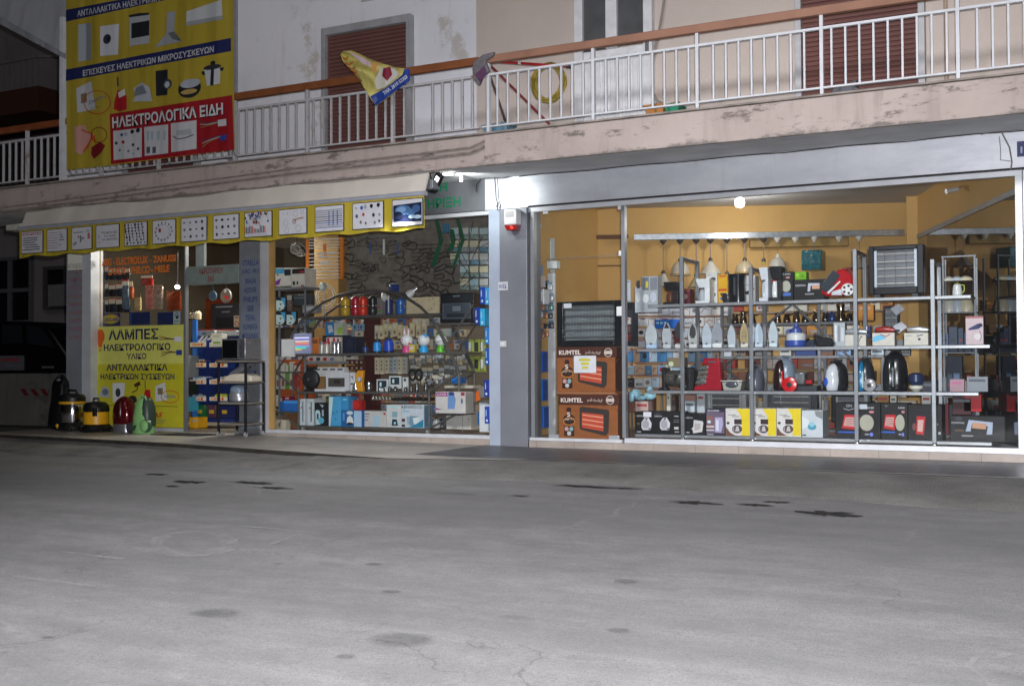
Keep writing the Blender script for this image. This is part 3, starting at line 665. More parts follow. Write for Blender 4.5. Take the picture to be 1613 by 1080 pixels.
rp = [W(x, 140, RY).x for x in (770, 935, 1099, 1295, 1510)]
railing(XR0+.02, .6, mat('906a58', .6, 0, .2, 3), WPAINT, 'clean white balcony railing with brown handrail in front of the peach wall', rp+[W(1700, 100, RY).x])
lp = [W(x, 200, RY).x for x in (485, 619)]
railing(W(104, 250, RY).x+.02, XR0-.01, mat('7d4a2c', .6, 0, .3, 4), RUST, 'rusty white balcony railing with orange brown handrail in front of the white wall', lp+[W(370, 230, RY).x, W(250, 240, RY).x, W(160, 250, RY).x], broken=(44,))
railing(-15.4, W(100, 250, RY).x-.06, mat('7c4426', .6, 0, .3, 4), RUST, 'short dark stretch of white balcony railing left of the yellow banner', [W(43, 250, RY).x, -13.6], broken=())
mb = MB(); c = W(100, 150, RY).x; mb.box(c-.03, c+.03, RY-.04, RY+.04, 3.236, W(100, 28, RY).z, WPAINT)
tag(obj('awning_post', mb), 'tall white post rising from the balcony beside the yellow banner', 'post')
bpart('trim_strip', (-5.64, .05, -.026, -.021, 2.6155, 2.634), m=mat('2c2b2d', .7), label='dark gap strip under the silver beam')
mb = MB(); mb.tube([(-5.75+.3*k, -.03-.004*(k % 2), 2.972+.006*math.sin(k*1.7)) for k in range(20)], .006, mat('3c3838', .7), 5); mb.tube([W(x, y, -.035) for x, y in ((1545, 212), (1560, 208), (1577, 207), (1590, 232), (1594, 255), (1592, 268))], .007, mat('77706c', .7), 5); mb.tube([W(x, y, -.035) for x, y in ((1574, 215), (1576, 232), (1576, 252), (1592, 254))], .005, mat('9a9a9c', .6), 5); obj('cable', mb, B, label='dark cables stapled along the top of the silver beam')

# ================================================================== signs on the building
def at(px, py, p): return W(px, py, p)
# big banner hanging over the railing
BY = -1.24
bn = thing('hanging_banner', 'large yellow banner advertising appliance repairs hanging over the balcony railing', 'banner', W(236, 250, BY))
mb = MB(); q = [W(104, -60, BY), W(366, -60, BY), W(369, 236, BY), W(280, 247, BY), W(190, 259, BY), W(105, 268, BY)]
YB = cloth('a08d2e', .6); mb.slab(q, (0, 1, 0), .008, YB); obj('sheet', mb, bn)
cl = lambda h: cloth(h, .6)
ar = Art(BY, step=.0005, M=cl)
ar.poly([(104, 16), (220, -6), (290, -6), (104, 34.5)], '1d2350'); ar.poly([(104, 110), (364, 60), (364, 81), (104, 128)], '1d2350')
ar.poly([(173, 180), (366, 150), (369, 236), (175, 259)], '8e1620')
obj('printed_band', ar, bn)
ar = Art(BY, step=.0005, M=cl); ar.k = 5
ar.text4('ΑΝΤΑΛΛΑΚΤΙΚΑ ΗΛΕΚΤΡΙΚΩΝ', (122, 27), (252, 1.5), (121.8, 17.5), 'b9b9bd'); ar.text4('ΕΠΙΣΚΕΥΕΣ ΗΛΕΚΤΡΙΚΩΝ ΜΙΚΡΟΣΥΣΚΕΥΩΝ', (131, 120.5), (337, 82.5), (131, 111), 'b9b9bd', .02)
ar.text4('ΗΛΕΚΤΡΟΛΟΓΙΚΑ ΕΙΔΗ', (178.5, 203.5), (353.5, 182), (178, 186), '2a1014', .05); ar.k += 1; ar.text4('ΗΛΕΚΤΡΟΛΟΓΙΚΑ ΕΙΔΗ', (177.5, 202.5), (352, 180.5), (177, 185), 'c4c4c8', .03)
obj('lettering', ar, bn)
ar = Art(BY, step=.0005, M=cl); ar.k = 5
P = lambda pts, h: ar.poly([(x/4, y/4) for x, y in pts], h)
P([(493, 158), (575, 146), (575, 376), (495, 392)], '9aa0a8'); P([(545, 150), (575, 146), (575, 376), (545, 382)], '7a8088')
P([(632, 168), (752, 152), (745, 345), (632, 355)], 'b9bcc2'); ar.ell(169, 62, 6.3, 7.8, '30333a'); ar.ell(171, 61.5, 3, 4, '15161a')
P([(815, 100), (945, 82), (942, 275), (818, 292)], '9da1a6'); P([(830, 150), (943, 130), (942, 225), (830, 245)], '1c2024'); P([(812, 98), (880, 84), (945, 82), (940, 96), (815, 112)], '25282c')
P([(1055, 78), (1105, 74), (1100, 200), (1150, 262), (975, 300), (1050, 215)], '8d9298'); P([(1060, 210), (1100, 200), (1150, 262), (1090, 250)], '5c6066')
P([(1178, 75), (1400, 0), (1405, 125), (1175, 168)], 'b4b7ba'); P([(1178, 140), (1404, 100), (1405, 125), (1175, 168)], '8e9194')
P([(482, 560), (578, 512), (605, 690), (490, 712)], 'aeb0b4'); P([(512, 595), (548, 585), (552, 645), (515, 655)], '74664e')
ar.ring(154, 161.5, 21.5, 19, 1.2, 'a8201c'); ar.text4('Σακούλες', (140.5, 166), (168, 154), (140.5, 159.5), '3c4a8a', .01); ar.text4('σκούπας', (143, 174), (160, 169), (143, 170), '7a7a50', .005)
P([(740, 490), (750, 485), (753, 545), (742, 548)], '4b3c38'); P([(725, 640), (745, 570), (790, 570), (803, 610), (803, 690), (760, 705), (720, 690)], '9c1c22'); P([(748, 585), (790, 560), (795, 600), (755, 620)], 'c9c4c4')
P([(845, 560), (900, 522), (945, 550), (965, 640), (840, 642), (862, 600)], 'a4aab2'); P([(860, 555), (905, 535), (930, 590), (850, 610)], '6e767e')
P([(985, 450), (1062, 440), (1060, 600), (988, 608)], '1e2126'); ar.ell(265, 133, 7, 8, '3a4048'); ar.ell(264.5, 134, 4, 5, 'aab0b8')
ar.ell(300, 140, 18, 15, '1d1f24'); ar.ell(301, 132, 16, 7, '9aa0a8'); ar.ell(299, 145, 13, 4, 'a38a50')
P([(1292, 440), (1395, 430), (1392, 530), (1310, 545)], 'b5b9be'); P([(1335, 435), (1355, 434), (1352, 540), (1330, 542)], '22262c'); ar.ell(336, 106.5, 14, 4, '2a2d32'); ar.ell(337, 100, 4, 3.4, '1c1e22'); P([(1275, 455), (1295, 452), (1300, 475), (1285, 478)], '1c1e22'); P([(1392, 430), (1418, 428), (1412, 448), (1394, 450)], '1c1e22')
P([(475, 800), (545, 790), (560, 830), (600, 850), (520, 980), (480, 960)], 'b98a80'); ar.line([(130, 205), (148, 212), (140, 232), (133, 240), (150, 214), (152, 226)], 2, 'b5401e'); ar.ring(158, 213, 13, 12.5, 1.4, '7a2218'); P([(585, 930), (640, 895), (672, 920), (650, 960), (600, 1005), (582, 975)], '6e141c')
for x0, x1, yt, yb, yt2, yb2 in ((722, 902, 828, 1012, 808, 992), (917, 1068, 804, 986, 786, 968), (1085, 1247, 780, 962, 760, 940)):
    P([(x0, yt), (x1, yt2), (x1, yb2), (x0+3, yb)], 'b4b4b8')
rn = random.Random(5)
for x, y, r_, h in ((842, 832, 12, '20222a'), (878, 824, 13, '20222a'), (776, 852, 9, '24478a'), (785, 898, 10, '9a2026'), (848, 915, 9, '3a4258'), (742, 905, 9, '30343a'), (880, 940, 8, '24272c'), (803, 848, 12, '9098a2'), (765, 950, 7, '60646a'), (850, 970, 4, '3a3c40'), (820, 955, 8, '70747a')): ar.ell(x/4, y/4, r_/4, r_/4*1.1, h)
for x in (935, 960, 1000, 1040): P([(x, 830), (x+18, 828), (x+16, 885), (x+1, 888)], '8fa3ac')
for x in (935, 972): P([(x, 930), (x+22, 927), (x+22, 966), (x, 970)], '4a5056')
P([(1125, 825), (1215, 815), (1220, 850), (1120, 858)], '9a9da2'); ar.line([(275, 215), (283, 220), (295, 218), (308, 213)], 1.4, '2a2c30')
for k, h in enumerate(('3a3f4a', '9aa0a8', '8a7440')):
    ar.line([(317+k, 192+k*5), (330, 195+k*2), (348, 192+k)], 1.2, h); ar.line([(320+k, 222+k*5), (335, 219+k*2), (350, 215+k)], 1.2, h)
P([(1385, 762), (1438, 752), (1440, 795), (1388, 802)], 'bcbcc0'); P([(1400, 860), (1440, 850), (1440, 885), (1402, 892)], '2d3f8e')
obj('picture', ar, bn, label='printed pictures of household appliances')
mb = MB()
for x, y in ((108, 268), (160, 262), (210, 257), (262, 250), (318, 243), (366, 237)):
    c = W(x, y, BY); mb.tube([c+Vector((0, .004, .01)), c+Vector((.02, .03, -.06)), c+Vector((-.01, .09, -.05))], .004, BLACK, 5)
obj('tie_cord', mb, bn)
# folded cloth banner caught on the handrail
cb = thing('crumpled_banner', 'crumpled yellow banner with blue strip folded over the left balcony handrail', 'banner', W(590, 125, -1.2))
fy = -1.22; top = [(545, 78), (536, 87), (540, 97), (562, 118), (573, 137), (583, 152), (592, 167), (620, 148), (646, 127), (646.5, 109), (620, 106), (587, 95), (565, 85)]
L1 = [(541, 80), (553, 80), (566, 85), (587, 95), (605, 101), (622, 106), (636, 108), (646.5, 110)]; L2 = [(536, 87), (540, 97), (552, 110), (563, 121), (573, 138), (580, 149), (586, 159), (592, 167)]
nv = 12; nu = 29; vs = []
for side in (0, .012):
    for i in range(nu):
        f_ = i/(nu-1)*7; k = min(int(f_), 6); t_ = f_-k; p, q = [((1-t_)*L[k][0]+t_*L[k+1][0], (1-t_)*L[k][1]+t_*L[k+1][1]) for L in (L1, L2)]
        for j in range(nv+1):
            v_ = j/nv; x = p[0]+(q[0]-p[0])*v_; y = p[1]+(q[1]-p[1])*v_; bow = math.sin(math.pi*v_)*(i/(nu-1))*8
            vs.append(W(x+bow*.75, y+bow*.55, fy-.05*math.sin(v_*7+i*.25)-.03*math.sin(i*.6+v_*3)+side))
mb = MB(); m1 = nv+1; N_ = nu*m1
mb.add(vs, [(i*m1+j, (i+1)*m1+j, (i+1)*m1+j+1, i*m1+j+1) for i in range(nu-1) for j in range(nv)]+[(N_+i*m1+j, N_+i*m1+j+1, N_+(i+1)*m1+j+1, N_+(i+1)*m1+j) for i in range(nu-1) for j in range(nv)], cloth('c3b96a', .5, 6)); obj('sheet', mb, cb)
ar = Art(fy-.095, step=.001, M=lambda h: cloth(h, .5, 6))
ar.poly([(583, 152), (592, 167), (646, 127), (646, 109), (637, 109), (634, 118), (608, 139)], '1e3a86')
ar.poly([(590, 128), (600, 106), (621, 108), (630, 117), (606, 138), (594, 142)], 'bdb9b0'); ar.poly([(604, 108), (615, 105), (618, 118), (610, 128), (602, 120)], '7a1c34'); ar.poly([(587, 98), (595, 100), (592, 117), (586, 112)], 'c08a50')
ar.poly([(549, 82), (566, 88), (584, 98), (584, 106), (572, 101)], 'c6aeb4')
for a, b_ in (((541, 91), (549, 90)), ((544, 99), (557, 98)), ((550, 106), (560, 106)), ((556, 112), (564, 113))): ar.line([a, ((a[0]+b_[0])/2, a[1]+4), b_], 2.2, 'a84a24')
ar.text4('ΤΗΛ. 2610 52303', (606, 151), (643, 123.5), (603.5, 145.5), 'c9ccd2', .02); ar.poly([(587, 156), (593, 152), (597, 158), (591, 164)], '4a5a92')
obj('print', ar, cb)
# awning rolled down over the entrance: canopy, bar and valance with thirteen pictures
AY = -1.5; AX0, AX1 = W(31, 385, AY).x, W(668, 330, AY).x; az1, az0 = 2.585, 2.245
aw = thing('awning', 'cream awning with a yellow valance of thirteen small pictures above the entrance', 'awning', ((AX0+AX1)/2, AY, az1))
CANV = cloth('c4bdb4', .4, 2, 'awning_canvas')
mb = MB(); n_ = 60; vs = []
for i in range(n_+1):
    x = AX0+(AX1-AX0)*i/n_; s_ = .012*math.sin(x*2.1)+.006*math.sin(x*7)
    vs += [(x, -1.17, 2.895), (x, -1.40, 2.835+s_), (x, AY+.012, az1+.045), (x, -1.17, 2.88), (x, -1.39, 2.82+s_), (x, AY+.022, az1+.035)]
fs = [(6*i+k, 6*i+6+k, 6*i+7+k, 6*i+k+1) for i in range(n_) for k in (0, 1, 3, 4)]
mb.add(vs, fs, CANV); obj('canopy', mb, aw)
mb = MB(); mb.tube([(AX0-.03, AY+.01, az1+.025), (AX1+.02, AY+.01, az1+.025)], .028, mat('a9adb8', .35, .3), 12); obj('front_bar', mb, aw)
mb = MB(); vs = []; n_ = 90
for i in range(n_+1):
    x = AX0+(AX1-AX0)*i/n_; d = .012*math.sin(x*9.2)+.008*math.sin(x*3.7); sc = .012*math.sin(x*11)
    vs += [(x, AY-.004, az1), (x, AY-.006+d, az0+sc), (x, AY+.004, az1), (x, AY+.002+d, az0+sc)]
mb.add(vs, [(4*i, 4*i+4, 4*i+5, 4*i+1) for i in range(n_)]+[(4*i+2, 4*i+3, 4*i+7, 4*i+6) for i in range(n_)]+[(4*i+1, 4*i+5, 4*i+7, 4*i+3) for i in range(n_)], cloth('a8962a', .5, 5)); obj('valance', mb, aw)
panels = [(33.6, 67.7), (73.8, 105.7), (112.8, 145), (151, 188), (196, 232), (240, 277), (285, 326), (335.5, 376.5), (385, 428.6), (439, 483.5), (496, 541.7), (555, 604.3), (617.6, 666.3)]
PY = AY-.026; rn = random.Random(11)
for i, (xa, xb) in enumerate(panels):
    a, b_ = W(xa, 385-.08*xa, PY).x, W(xb, 385-.08*xb, PY).x; z0, z1 = az0+.035, az1-.02
    mb = MB(); mb.box(a, b_, PY, PY+.008, z0, z1, mat('1b1b20', .6)); pn = obj('picture_panel', mb, aw)
    ar = Art(PY, px=False, step=.0012); e = .008; ar.rect(a+e, z0+e, b_-e, z1-e, 'b9b9bf' if i < 12 else 'b4b4ba')
    w_, h_ = b_-a-2*e, z1-z0-2*e; X = lambda u: a+e+w_*u; Z = lambda v: z0+e+h_*v
    if i == 0:
        ar.text('ΕΠΙΣΚΕΥΕΣ', X(.06), Z(.95), X(.94), Z(.82), 'a32028', .03)
        for k in range(6): ar.rect(X(.08+.1*(k == 4)), Z(.68-.11*k), X(.9-.25*rn.random()*(k < 4)), Z(.72-.11*k), '3c3c42')
    elif i == 1:
        for k in range(7): ar.rect(X(.06), Z(.84-.12*k), X(.6), Z(.865-.12*k), '8a6a6a'); ar.rect(X(.66), Z(.84-.12*k), X(.66+.3*rn.random()), Z(.88-.12*k), '3e3a44')
    elif i == 2:
        ar.rect(X(.8), Z(.45), X(.93), Z(.72), 'a8605c'); ar.rect(X(.07), Z(.75), X(.6), Z(.8), '7a7a84'); ar.text('ΤΗΛ', X(.7), Z(.85), X(.92), Z(.77), '2a2a30')
        for k in range(9): ar.ell(X(.1+.6*rn.random()), Z(.15+.5*rn.random()), .012, .016, rn.choice(['4a4a50', '66707a', '9a4440']))
    elif i == 3:
        ar.text('ΣΑΚΟΥΛΕΣ', X(.34), Z(.70), X(.93), Z(.61), '24262c', .02); ar.text('ΓΙΑ ΟΛΕΣ', X(.36), Z(.54), X(.88), Z(.46), '24262c', .02); ar.text('ΤΙΣ ΣΚΟΥΠΕΣ', X(.24), Z(.39), X(.96), Z(.31), '24262c', .02)
        ar.rect(X(.05), Z(.23), X(.22), Z(.25), 'b04a2a'); ar.ell(X(.14), Z(.48), .022, .03, '9aa6b4'); ar.ell(X(.3), Z(.68), .02, .01, '8a7a5a')
    elif i == 4:
        for r_ in range(7):
            for k in range(6): ar.ell(X(.1+.16*k+.04*rn.random()), Z(.1+.13*r_), .008+.010*rn.random(), .009+.012*rn.random(), rn.choice(['22232a', '3a3c48', '2c3a5a', '50505a']))
    elif i == 5:
        for k in range(14):
            g_ = k/14*6.28; ar.ell(X(.5+.36*math.cos(g_)), Z(.5+.38*math.sin(g_)), .010, .013, rn.choice(['22232a', '5a5e68', '3a4a60']))
        ar.ell(X(.36), Z(.56), .022, .026, '8a3c34'); ar.ring(X(.5), Z(.48), w_*.3, h_*.33, .004, '6a6e74')
    elif i in (6, 7):
        for r_ in range(3):
            for k in range(4): ar.ell(X(.14+.24*k), Z(.2+.3*r_), .014+.008*rn.random(), .006+.016*rn.random(), rn.choice(['22232a', '6a6e74', '3a3c44', '8c5050' if i == 7 else '4a4a50']))
    elif i == 8:
        for k in range(40): ar.ell(X(.04+.92*rn.random()), Z(.55+.4*rn.random()), .012, .016, rn.choice(['9a2a24', '2a4a8a', 'b09a30', '2c3038', '7a7e84', 'a8aab0']))
        for k in range(14): ar.rect(X(.1+.06*k), Z(.1+.02*rn.random()), X(.135+.06*k), Z(.25+.2*rn.random()), rn.choice(['22262c', '4a4e58', 'a84030', '3a4450']))
    elif i == 9:
        for u, v, r_ in ((.16, .84, .012), (.3, .84, .012), (.62, .8, .03), (.86, .86, .022), (.25, .45, .035), (.3, .14, .03), (.72, .2, .035)): ar.ring(X(u), Z(v), r_, r_*1.1, .005, '8b8e94')
        ar.line([(X(.55), Z(.5)), (X(.7), Z(.6)), (X(.92), Z(.62))], .012, '9a6a58'); ar.ring(X(.58), Z(.5), .025, .03, .008, '7a5a50')
    elif i == 10:
        for k in range(9): ar.rect(X(.02), Z(.14+.085*k), X(.98), Z(.17+.085*k), rn.choice(['7a8088', '30343c', '3c5a96', '4a4e56']))
        for k in range(3): ar.rect(X(.5+.15*k), Z(.2), X(.53+.15*k), Z(.8), '3c5a96'); 
    elif i == 11:
        for u, v, r_, h in ((.62, .86, .02, '22222a'), (.85, .88, .02, '22222a'), (.3, .82, .018, '3a4aa0'), (.12, .82, .012, '8a9098'), (.36, .55, .016, 'a03038'), (.14, .5, .018, '50545c'), (.7, .5, .018, '30343c'), (.9, .5, .014, '7a7e84'), (.28, .25, .014, '5a5e66'), (.45, .2, .012, '3c4048'), (.75, .2, .014, '6a6e74'), (.9, .25, .012, '24262c'), (.44, .85, .02, '8e949a')): ar.ell(X(u), Z(v), r_, r_*1.15, h)
    else:
        ar.poly([(X(.02), Z(.16)), (X(.98), Z(.12)), (X(.98), Z(.86)), (X(.02), Z(.8))], '141c38')
        for u, v, rx, ry, h in ((.35, .6, .10, .05, '3f5f86'), (.3, .62, .06, .03, '6a8cb0'), (.62, .5, .06, .035, '42628a'), (.8, .62, .05, .04, '35527a'), (.66, .32, .04, .02, '8aa6c0'), (.85, .3, .05, .02, '9ab0c6'), (.2, .4, .06, .04, '0c1228')): ar.ell(X(u), Z(v), rx, ry, h)
    obj('print', ar, pn)
mb = MB(); mb.box(AX0-.30, AX0-.02, -1.47, -1.2, az1+.02, az1+.1, mat('a8a69c', .6)); obj('end_bracket', mb, aw, .01); mb = MB(); mb.box(AX1-.10, AX1+.01, -1.34, -1.2, 2.68, 2.78, mat('7c7f84', .5, .3)); obj('end_bracket', mb, aw, .01)
# green letters on the signboard beam
gs = thing('green_lettering', 'green capital letters on the grey signboard beam beside the awning', 'sign', (-6.4, -.015, 2.75))
ar = Art(-.016, step=.004); ar.text('ΥΛΗ', 664, 289, 705, 303, '0f7a52', .03); ar.text('ΣΤΗΡΙΞΗ', 650, 312.5, 726, 328.5, '0f7a52', .03); obj('letters', ar, gs)
# floodlights and alarm
fl = thing('floodlight', 'black LED floodlight tilted out from the awning end with its lit face showing', 'lamp', W(684, 285, -1.25))
q = [W(x, y, -1.25) for x, y in ((686.7, 271), (695.5, 276.5), (683.5, 304), (674.2, 301))]; mb = MB(); mb.slab(q, (.25, .9, .1), .05, BLACK); obj('housing', mb, fl, .004)
q = [W(x, y, -1.258) for x, y in ((687.5, 277), (691.5, 281), (683.5, 296.5), (678.5, 294))]; mb = MB(); mb.slab(q, (.25, .9, .1), .005, mat('ffffff', .3, 0, 0, 9, 0, 5)); obj('lit_face', mb, fl)
mb = MB(); mb.tube([W(680, 283, -1.2), W(676, 272, -1.18), W(684, 270, -1.18)], .008, BLACK); mb.box(*(lambda a, b: (a.x, b.x, -1.2, -1.12, b.z, a.z))(W(650, 271, -1.2), W(674, 286, -1.2)), mat('6d7075', .5)); obj('mounting_arm', mb, fl)
f2 = thing('floodlight', 'small bright floodlight under the balcony soffit shining onto the pillar', 'lamp', W(704, 271, -.9))
c = W(704, 271, -.9); mb = MB(); mb.box(c.x-.05, c.x+.05, -.94, -.87, c.z-.02, c.z+.05, mat('c8c8c4', .5)); obj('housing', mb, f2, .006)
mb = MB(); mb.box(c.x-.03, c.x+.065, -.935, -.875, c.z-.035, c.z-.021, mat('fffdf5', .3, 0, 0, 9, 0, 14)); obj('lit_face', mb, f2)
lamp('floodlight_beam', 'SPOT', (c.x+.06, -.80, c.z-.06), 36, (.95, 1, .97), .03, (-6.1, -.05, 2.8), spot_size=R(105), spot_blend=.9)
lamp('floodlight_wash', 'SPOT', (c.x-.1, -1.62, c.z-.48), 110, (.97, 1, .98), .06, (-7.2, -2.2, 0), spot_size=R(120), spot_blend=1)
cc = W(726.5, 272, -.6); mb = MB(); mb.tube([cc, cc+Vector((0, 0, -.10))], [.012, .018], mat('d8d4c4', .4)); mb.tube([cc+Vector((-.25, 0, .01)), cc+Vector((.2, .1, .04))], .006, mat('bdbdb8', .5)); tag(obj('lamp_holder', mb), 'small white lamp holder hanging under the soffit beside the bright floodlight', 'lamp holder')
sr = thing('alarm_siren', 'white alarm siren box with a red lamp on the silver pillar', 'alarm', W(805, 345, -.06))
x0, x1, z0, z1 = span(793.5, 810.5, 329, 354, -.19); mb = MB(); mb.box(x0, x1+.02, -.19, -.061, z0, z1, mat('d2d2d4', .4)); obj('case', mb, sr, .012)
ar = Art(-.1902, px=False)
for k in range(6): ar.rect(x0+.02, z1-.035-.011*k, x1-.01, z1-.030-.011*k, '8a8a8c')
obj('vents', ar, sr)
mb = MB(); mb.prism([(x0, z0-.002), (x1+.02, z0-.002), (x1+.005, z0-.06), (x0+.03, z0-.06)], -.186, -.07, mat('8c1418', .25, 0, .1)); obj('red_lens', mb, sr, .006)
mb = MB(); c = W(806, 359, -.187); mb.ell((c.x, -.188, c.z+.003), (.02, .008, .014), mat('ff2a18', .3, 0, 0, 9, 0, 2.5)); obj('led', mb, sr)
st = Art(-.061, step=.002); st.k = 2; st.rect(785, 444, 800, 457, 'c6c8cc'); st.text('ΗΛΕΚ', 786.5, 447, 798.5, 454.5, '2b3f86', .02)
mb = st; tag(obj('paper_sticker', mb), 'small white paper sticker with blue letters on the silver pillar', 'sticker')
x0, x1, z0, z1 = span(788, 797, 537, 546, -.07); mb = MB(); mb.box(x0, x1, -.075, -.061, z0, z1, mat('c9cacc', .4)); mb.box(x0+.02, x1-.02, -.08, -.0755, z0+.02, z1-.02, WHITE); tag(obj('wall_switch', mb), 'small white switch on the lower half of the silver pillar', 'switch')
mb = MB(); cc = W(783, 276, -.07); mb.tube([W(x, y, -.07) for x, y in ((779, 276), (781, 300), (781.5, 312), (784, 320), (782, 326), (785, 319), (783.5, 331))], .006, mat('3a3a3c', .6), 6)
mb.tube([W(x, y, -.07) for x, y in ((752, 281), (775, 281), (790, 281), (800, 279), (805, 274))], .005, mat('3a3a3c', .6), 6); mb.tube([W(x, y, -.07) for x, y in ((757, 282), (751, 290), (750, 298), (750, 302))], .006, BLACK, 6)
tag(obj('loose_wires', mb), 'loose dark wires dangling at the top of the silver pillar', 'wires')
x0, x1, z0, z1 = span(1602, 1635, 222, 246, -.04); mb = MB(); mb.box(x0, x1, -.05, -.031, z0, z1, mat('232a66', .4)); pl = obj('street_plate', mb); tag(pl, 'dark blue enamel plate at the right end of the silver beam', 'sign')
ar = Art(-.0505, px=False); [ar.rect(x0+.03+.035*k, z0+.03, x0+.045+.035*k, z1-.05, 'a9aec6') for k in range(4)]; obj('white_marks', ar, pl)
# things on the balcony
hs = thing('coiled_hose', 'coiled yellow garden hose hanging behind the right balcony railing', 'hose', W(864, 130, -.9)); mb = MB(); c = W(864, 130, -.9)
for k in range(7):
    pts = [c+Vector(((.165+.012*math.sin(k*2.1))*math.cos(g*.3927+k)+.01*math.sin(k), .02*math.sin(g+k)-.01*k+.03, (.19+.014*math.cos(k*1.7))*math.sin(g*.3927+k))) for g in range(16)]
    mb.tube(pts, .012, mat('8c7a30', .5, 0, .2), 7, True)
obj('coil', mb, hs); mb = MB(); mb.tube([c+Vector((.02, .03, .21)), c+Vector((.02, .0, .16)), c+Vector((.05, -.03, .17))], .012, mat('4a4a3a', .6)); obj('nozzle', mb, hs)
def rod(name, a, b_, y0, y1, r_, h, label, cat):
    mb = MB(); mb.tube([W(*a, y0), W(*b_, y1)], r_, mat(h, .4)); return tag(obj(name, mb), label, cat)
br = thing('broom', 'red pole with grey grip lying level under the balcony handrail', 'broom', W(840, 102, -1.0)); mb = MB(); mb.tube([W(776, 97, -1.0), W(895, 105, -1.0)], .014, mat('a01c22', .4)); obj('handle', mb, br); mb = MB(); mb.tube([W(893, 105, -1.0), W(902, 106, -1.0)], .018, mat('35353a', .5)); obj('grip', mb, br)
mb = MB(); c = W(820, 100, -1.0); mb.tube([W(817, 99.5, -1.0), W(821, 100, -1.0)], .017, mat('c9c6c0', .4)); obj('clip', mb, br)
d1 = rod('mop_pole', (772, 103), (866, 196), -1.0, -.55, .013, '7a2a2c', 'long dark red pole slanting down behind the right balcony railing', 'pole')
d2 = rod('mop_pole', (771, 116), (801, 204), -1.0, -.7, .012, '3a2224', 'dark brown pole standing steeper beside the slanting red one', 'pole')
pg = thing('peg_bag', 'grey and purple cloth bundle hung at the joint of the two handrails', 'cloth', W(758, 108, -1.2)); mb = MB()
mb.slab([W(x, y, -1.2) for x, y in ((744, 98), (760, 86), (778, 81), (776, 88), (764, 96), (770, 112), (760, 120), (754, 134), (745, 125))], (0, 1, 0), .05, mat('6a656a', .8, 0, .3, 20, .5)); obj('bundle', mb, pg, .012)
mb = MB(); mb.slab([W(x, y, -1.215) for x, y in ((748, 118), (762, 104), (766, 116), (756, 130))], (0, 1, 0), .01, mat('5a3a58', .8, 0, .3, 20, .5)); obj('lining', mb, pg)
def trough(x0, x1, yt, yb, y, h, name, label, cat):
    a, b_, z0, z1 = span(x0, x1, yt, yb, y, 3.24); t = thing(name, label, cat, ((a+b_)/2, y, z0)); e = .03
    mb = MB(); mb.loft([[Vector(p) for p in ((a+e, y, z0), (b_-e, y, z0), (b_-e, y+.16, z0), (a+e, y+.16, z0))], [Vector(p) for p in ((a, y-.02, z1), (b_, y-.02, z1), (b_, y+.18, z1), (a, y+.18, z1))]], mat(h, .5)); obj('tub', mb, t, .006)
    mb = MB(); mb.box(a-.012, b_+.012, y-.032, y+.192, z1+.001, z1+.018, mat(h, .5)); obj('rim', mb, t, .004)
    mb = MB(); rr = random.Random(2)
    for k in range(14):
        u = a+.03+(b_-a-.06)*rr.random(); mb.tube([(u, y+.08, z1+.01), (u+.02*rr.random(), y+.05, z1+.035+.02*rr.random())], [.008, .003], mat('6a4a22', .9), 5)
    obj('dry_stems', mb, t)
trough(1016, 1047, 168, 181, -1.0, 'a06a34', 'flower_trough', 'orange plastic flower trough on the balcony floor', 'planter')
trough(1047, 1070, 167, 178, -.95, '1f7a5c', 'flower_trough', 'green plastic flower trough beside the orange one', 'planter')
trough(762, 800, 198, 206, -.9, '5d7f92', 'wash_basin', 'pale blue plastic basin on the balcony floor by the slanting poles', 'basin')
mb = MB(); mb.slab([W(x, y, -.8) for x, y in ((1308, 148), (1313, 139), (1336, 136), (1344, 125), (1349, 126), (1346, 136), (1352, 139), (1352, 146))], (0, 1, 0), .18, mat('55565c', .6)); tag(obj('dustpan', mb, None, .006), 'grey plastic dustpan lying on the balcony in front of the maroon shutter', 'dustpan')
# grey tarpaulin awning of the flat above at the far left
tp = thing('tarpaulin_awning', 'faded grey canvas awning sagging at the upper left corner', 'awning', W(60, 40, -1.1)); mb = MB()
q = [W(-70, 0, -1.15), W(0, 38, -1.15), W(52, 66, -1.15), (W(103, 93, -1.15)), W(103, -60, -.9), W(-70, -90, -.9)]
mb.slab(q, (0, 1, 0), .01, cloth('9a9ca4', .9, 2.2, 'tarp')); obj('canvas', mb, tp)
mb = MB(); mb.slab([W(-70, 0, -1.16), W(0, 38, -1.16), W(103, 93, -1.16), W(103, 85, -1.16), W(0, 26, -1.16), W(-70, -12, -1.16)], (0, -1, 0), .012, cloth('85878e', .6, 4, 'tarp')); obj('hem', mb, tp)
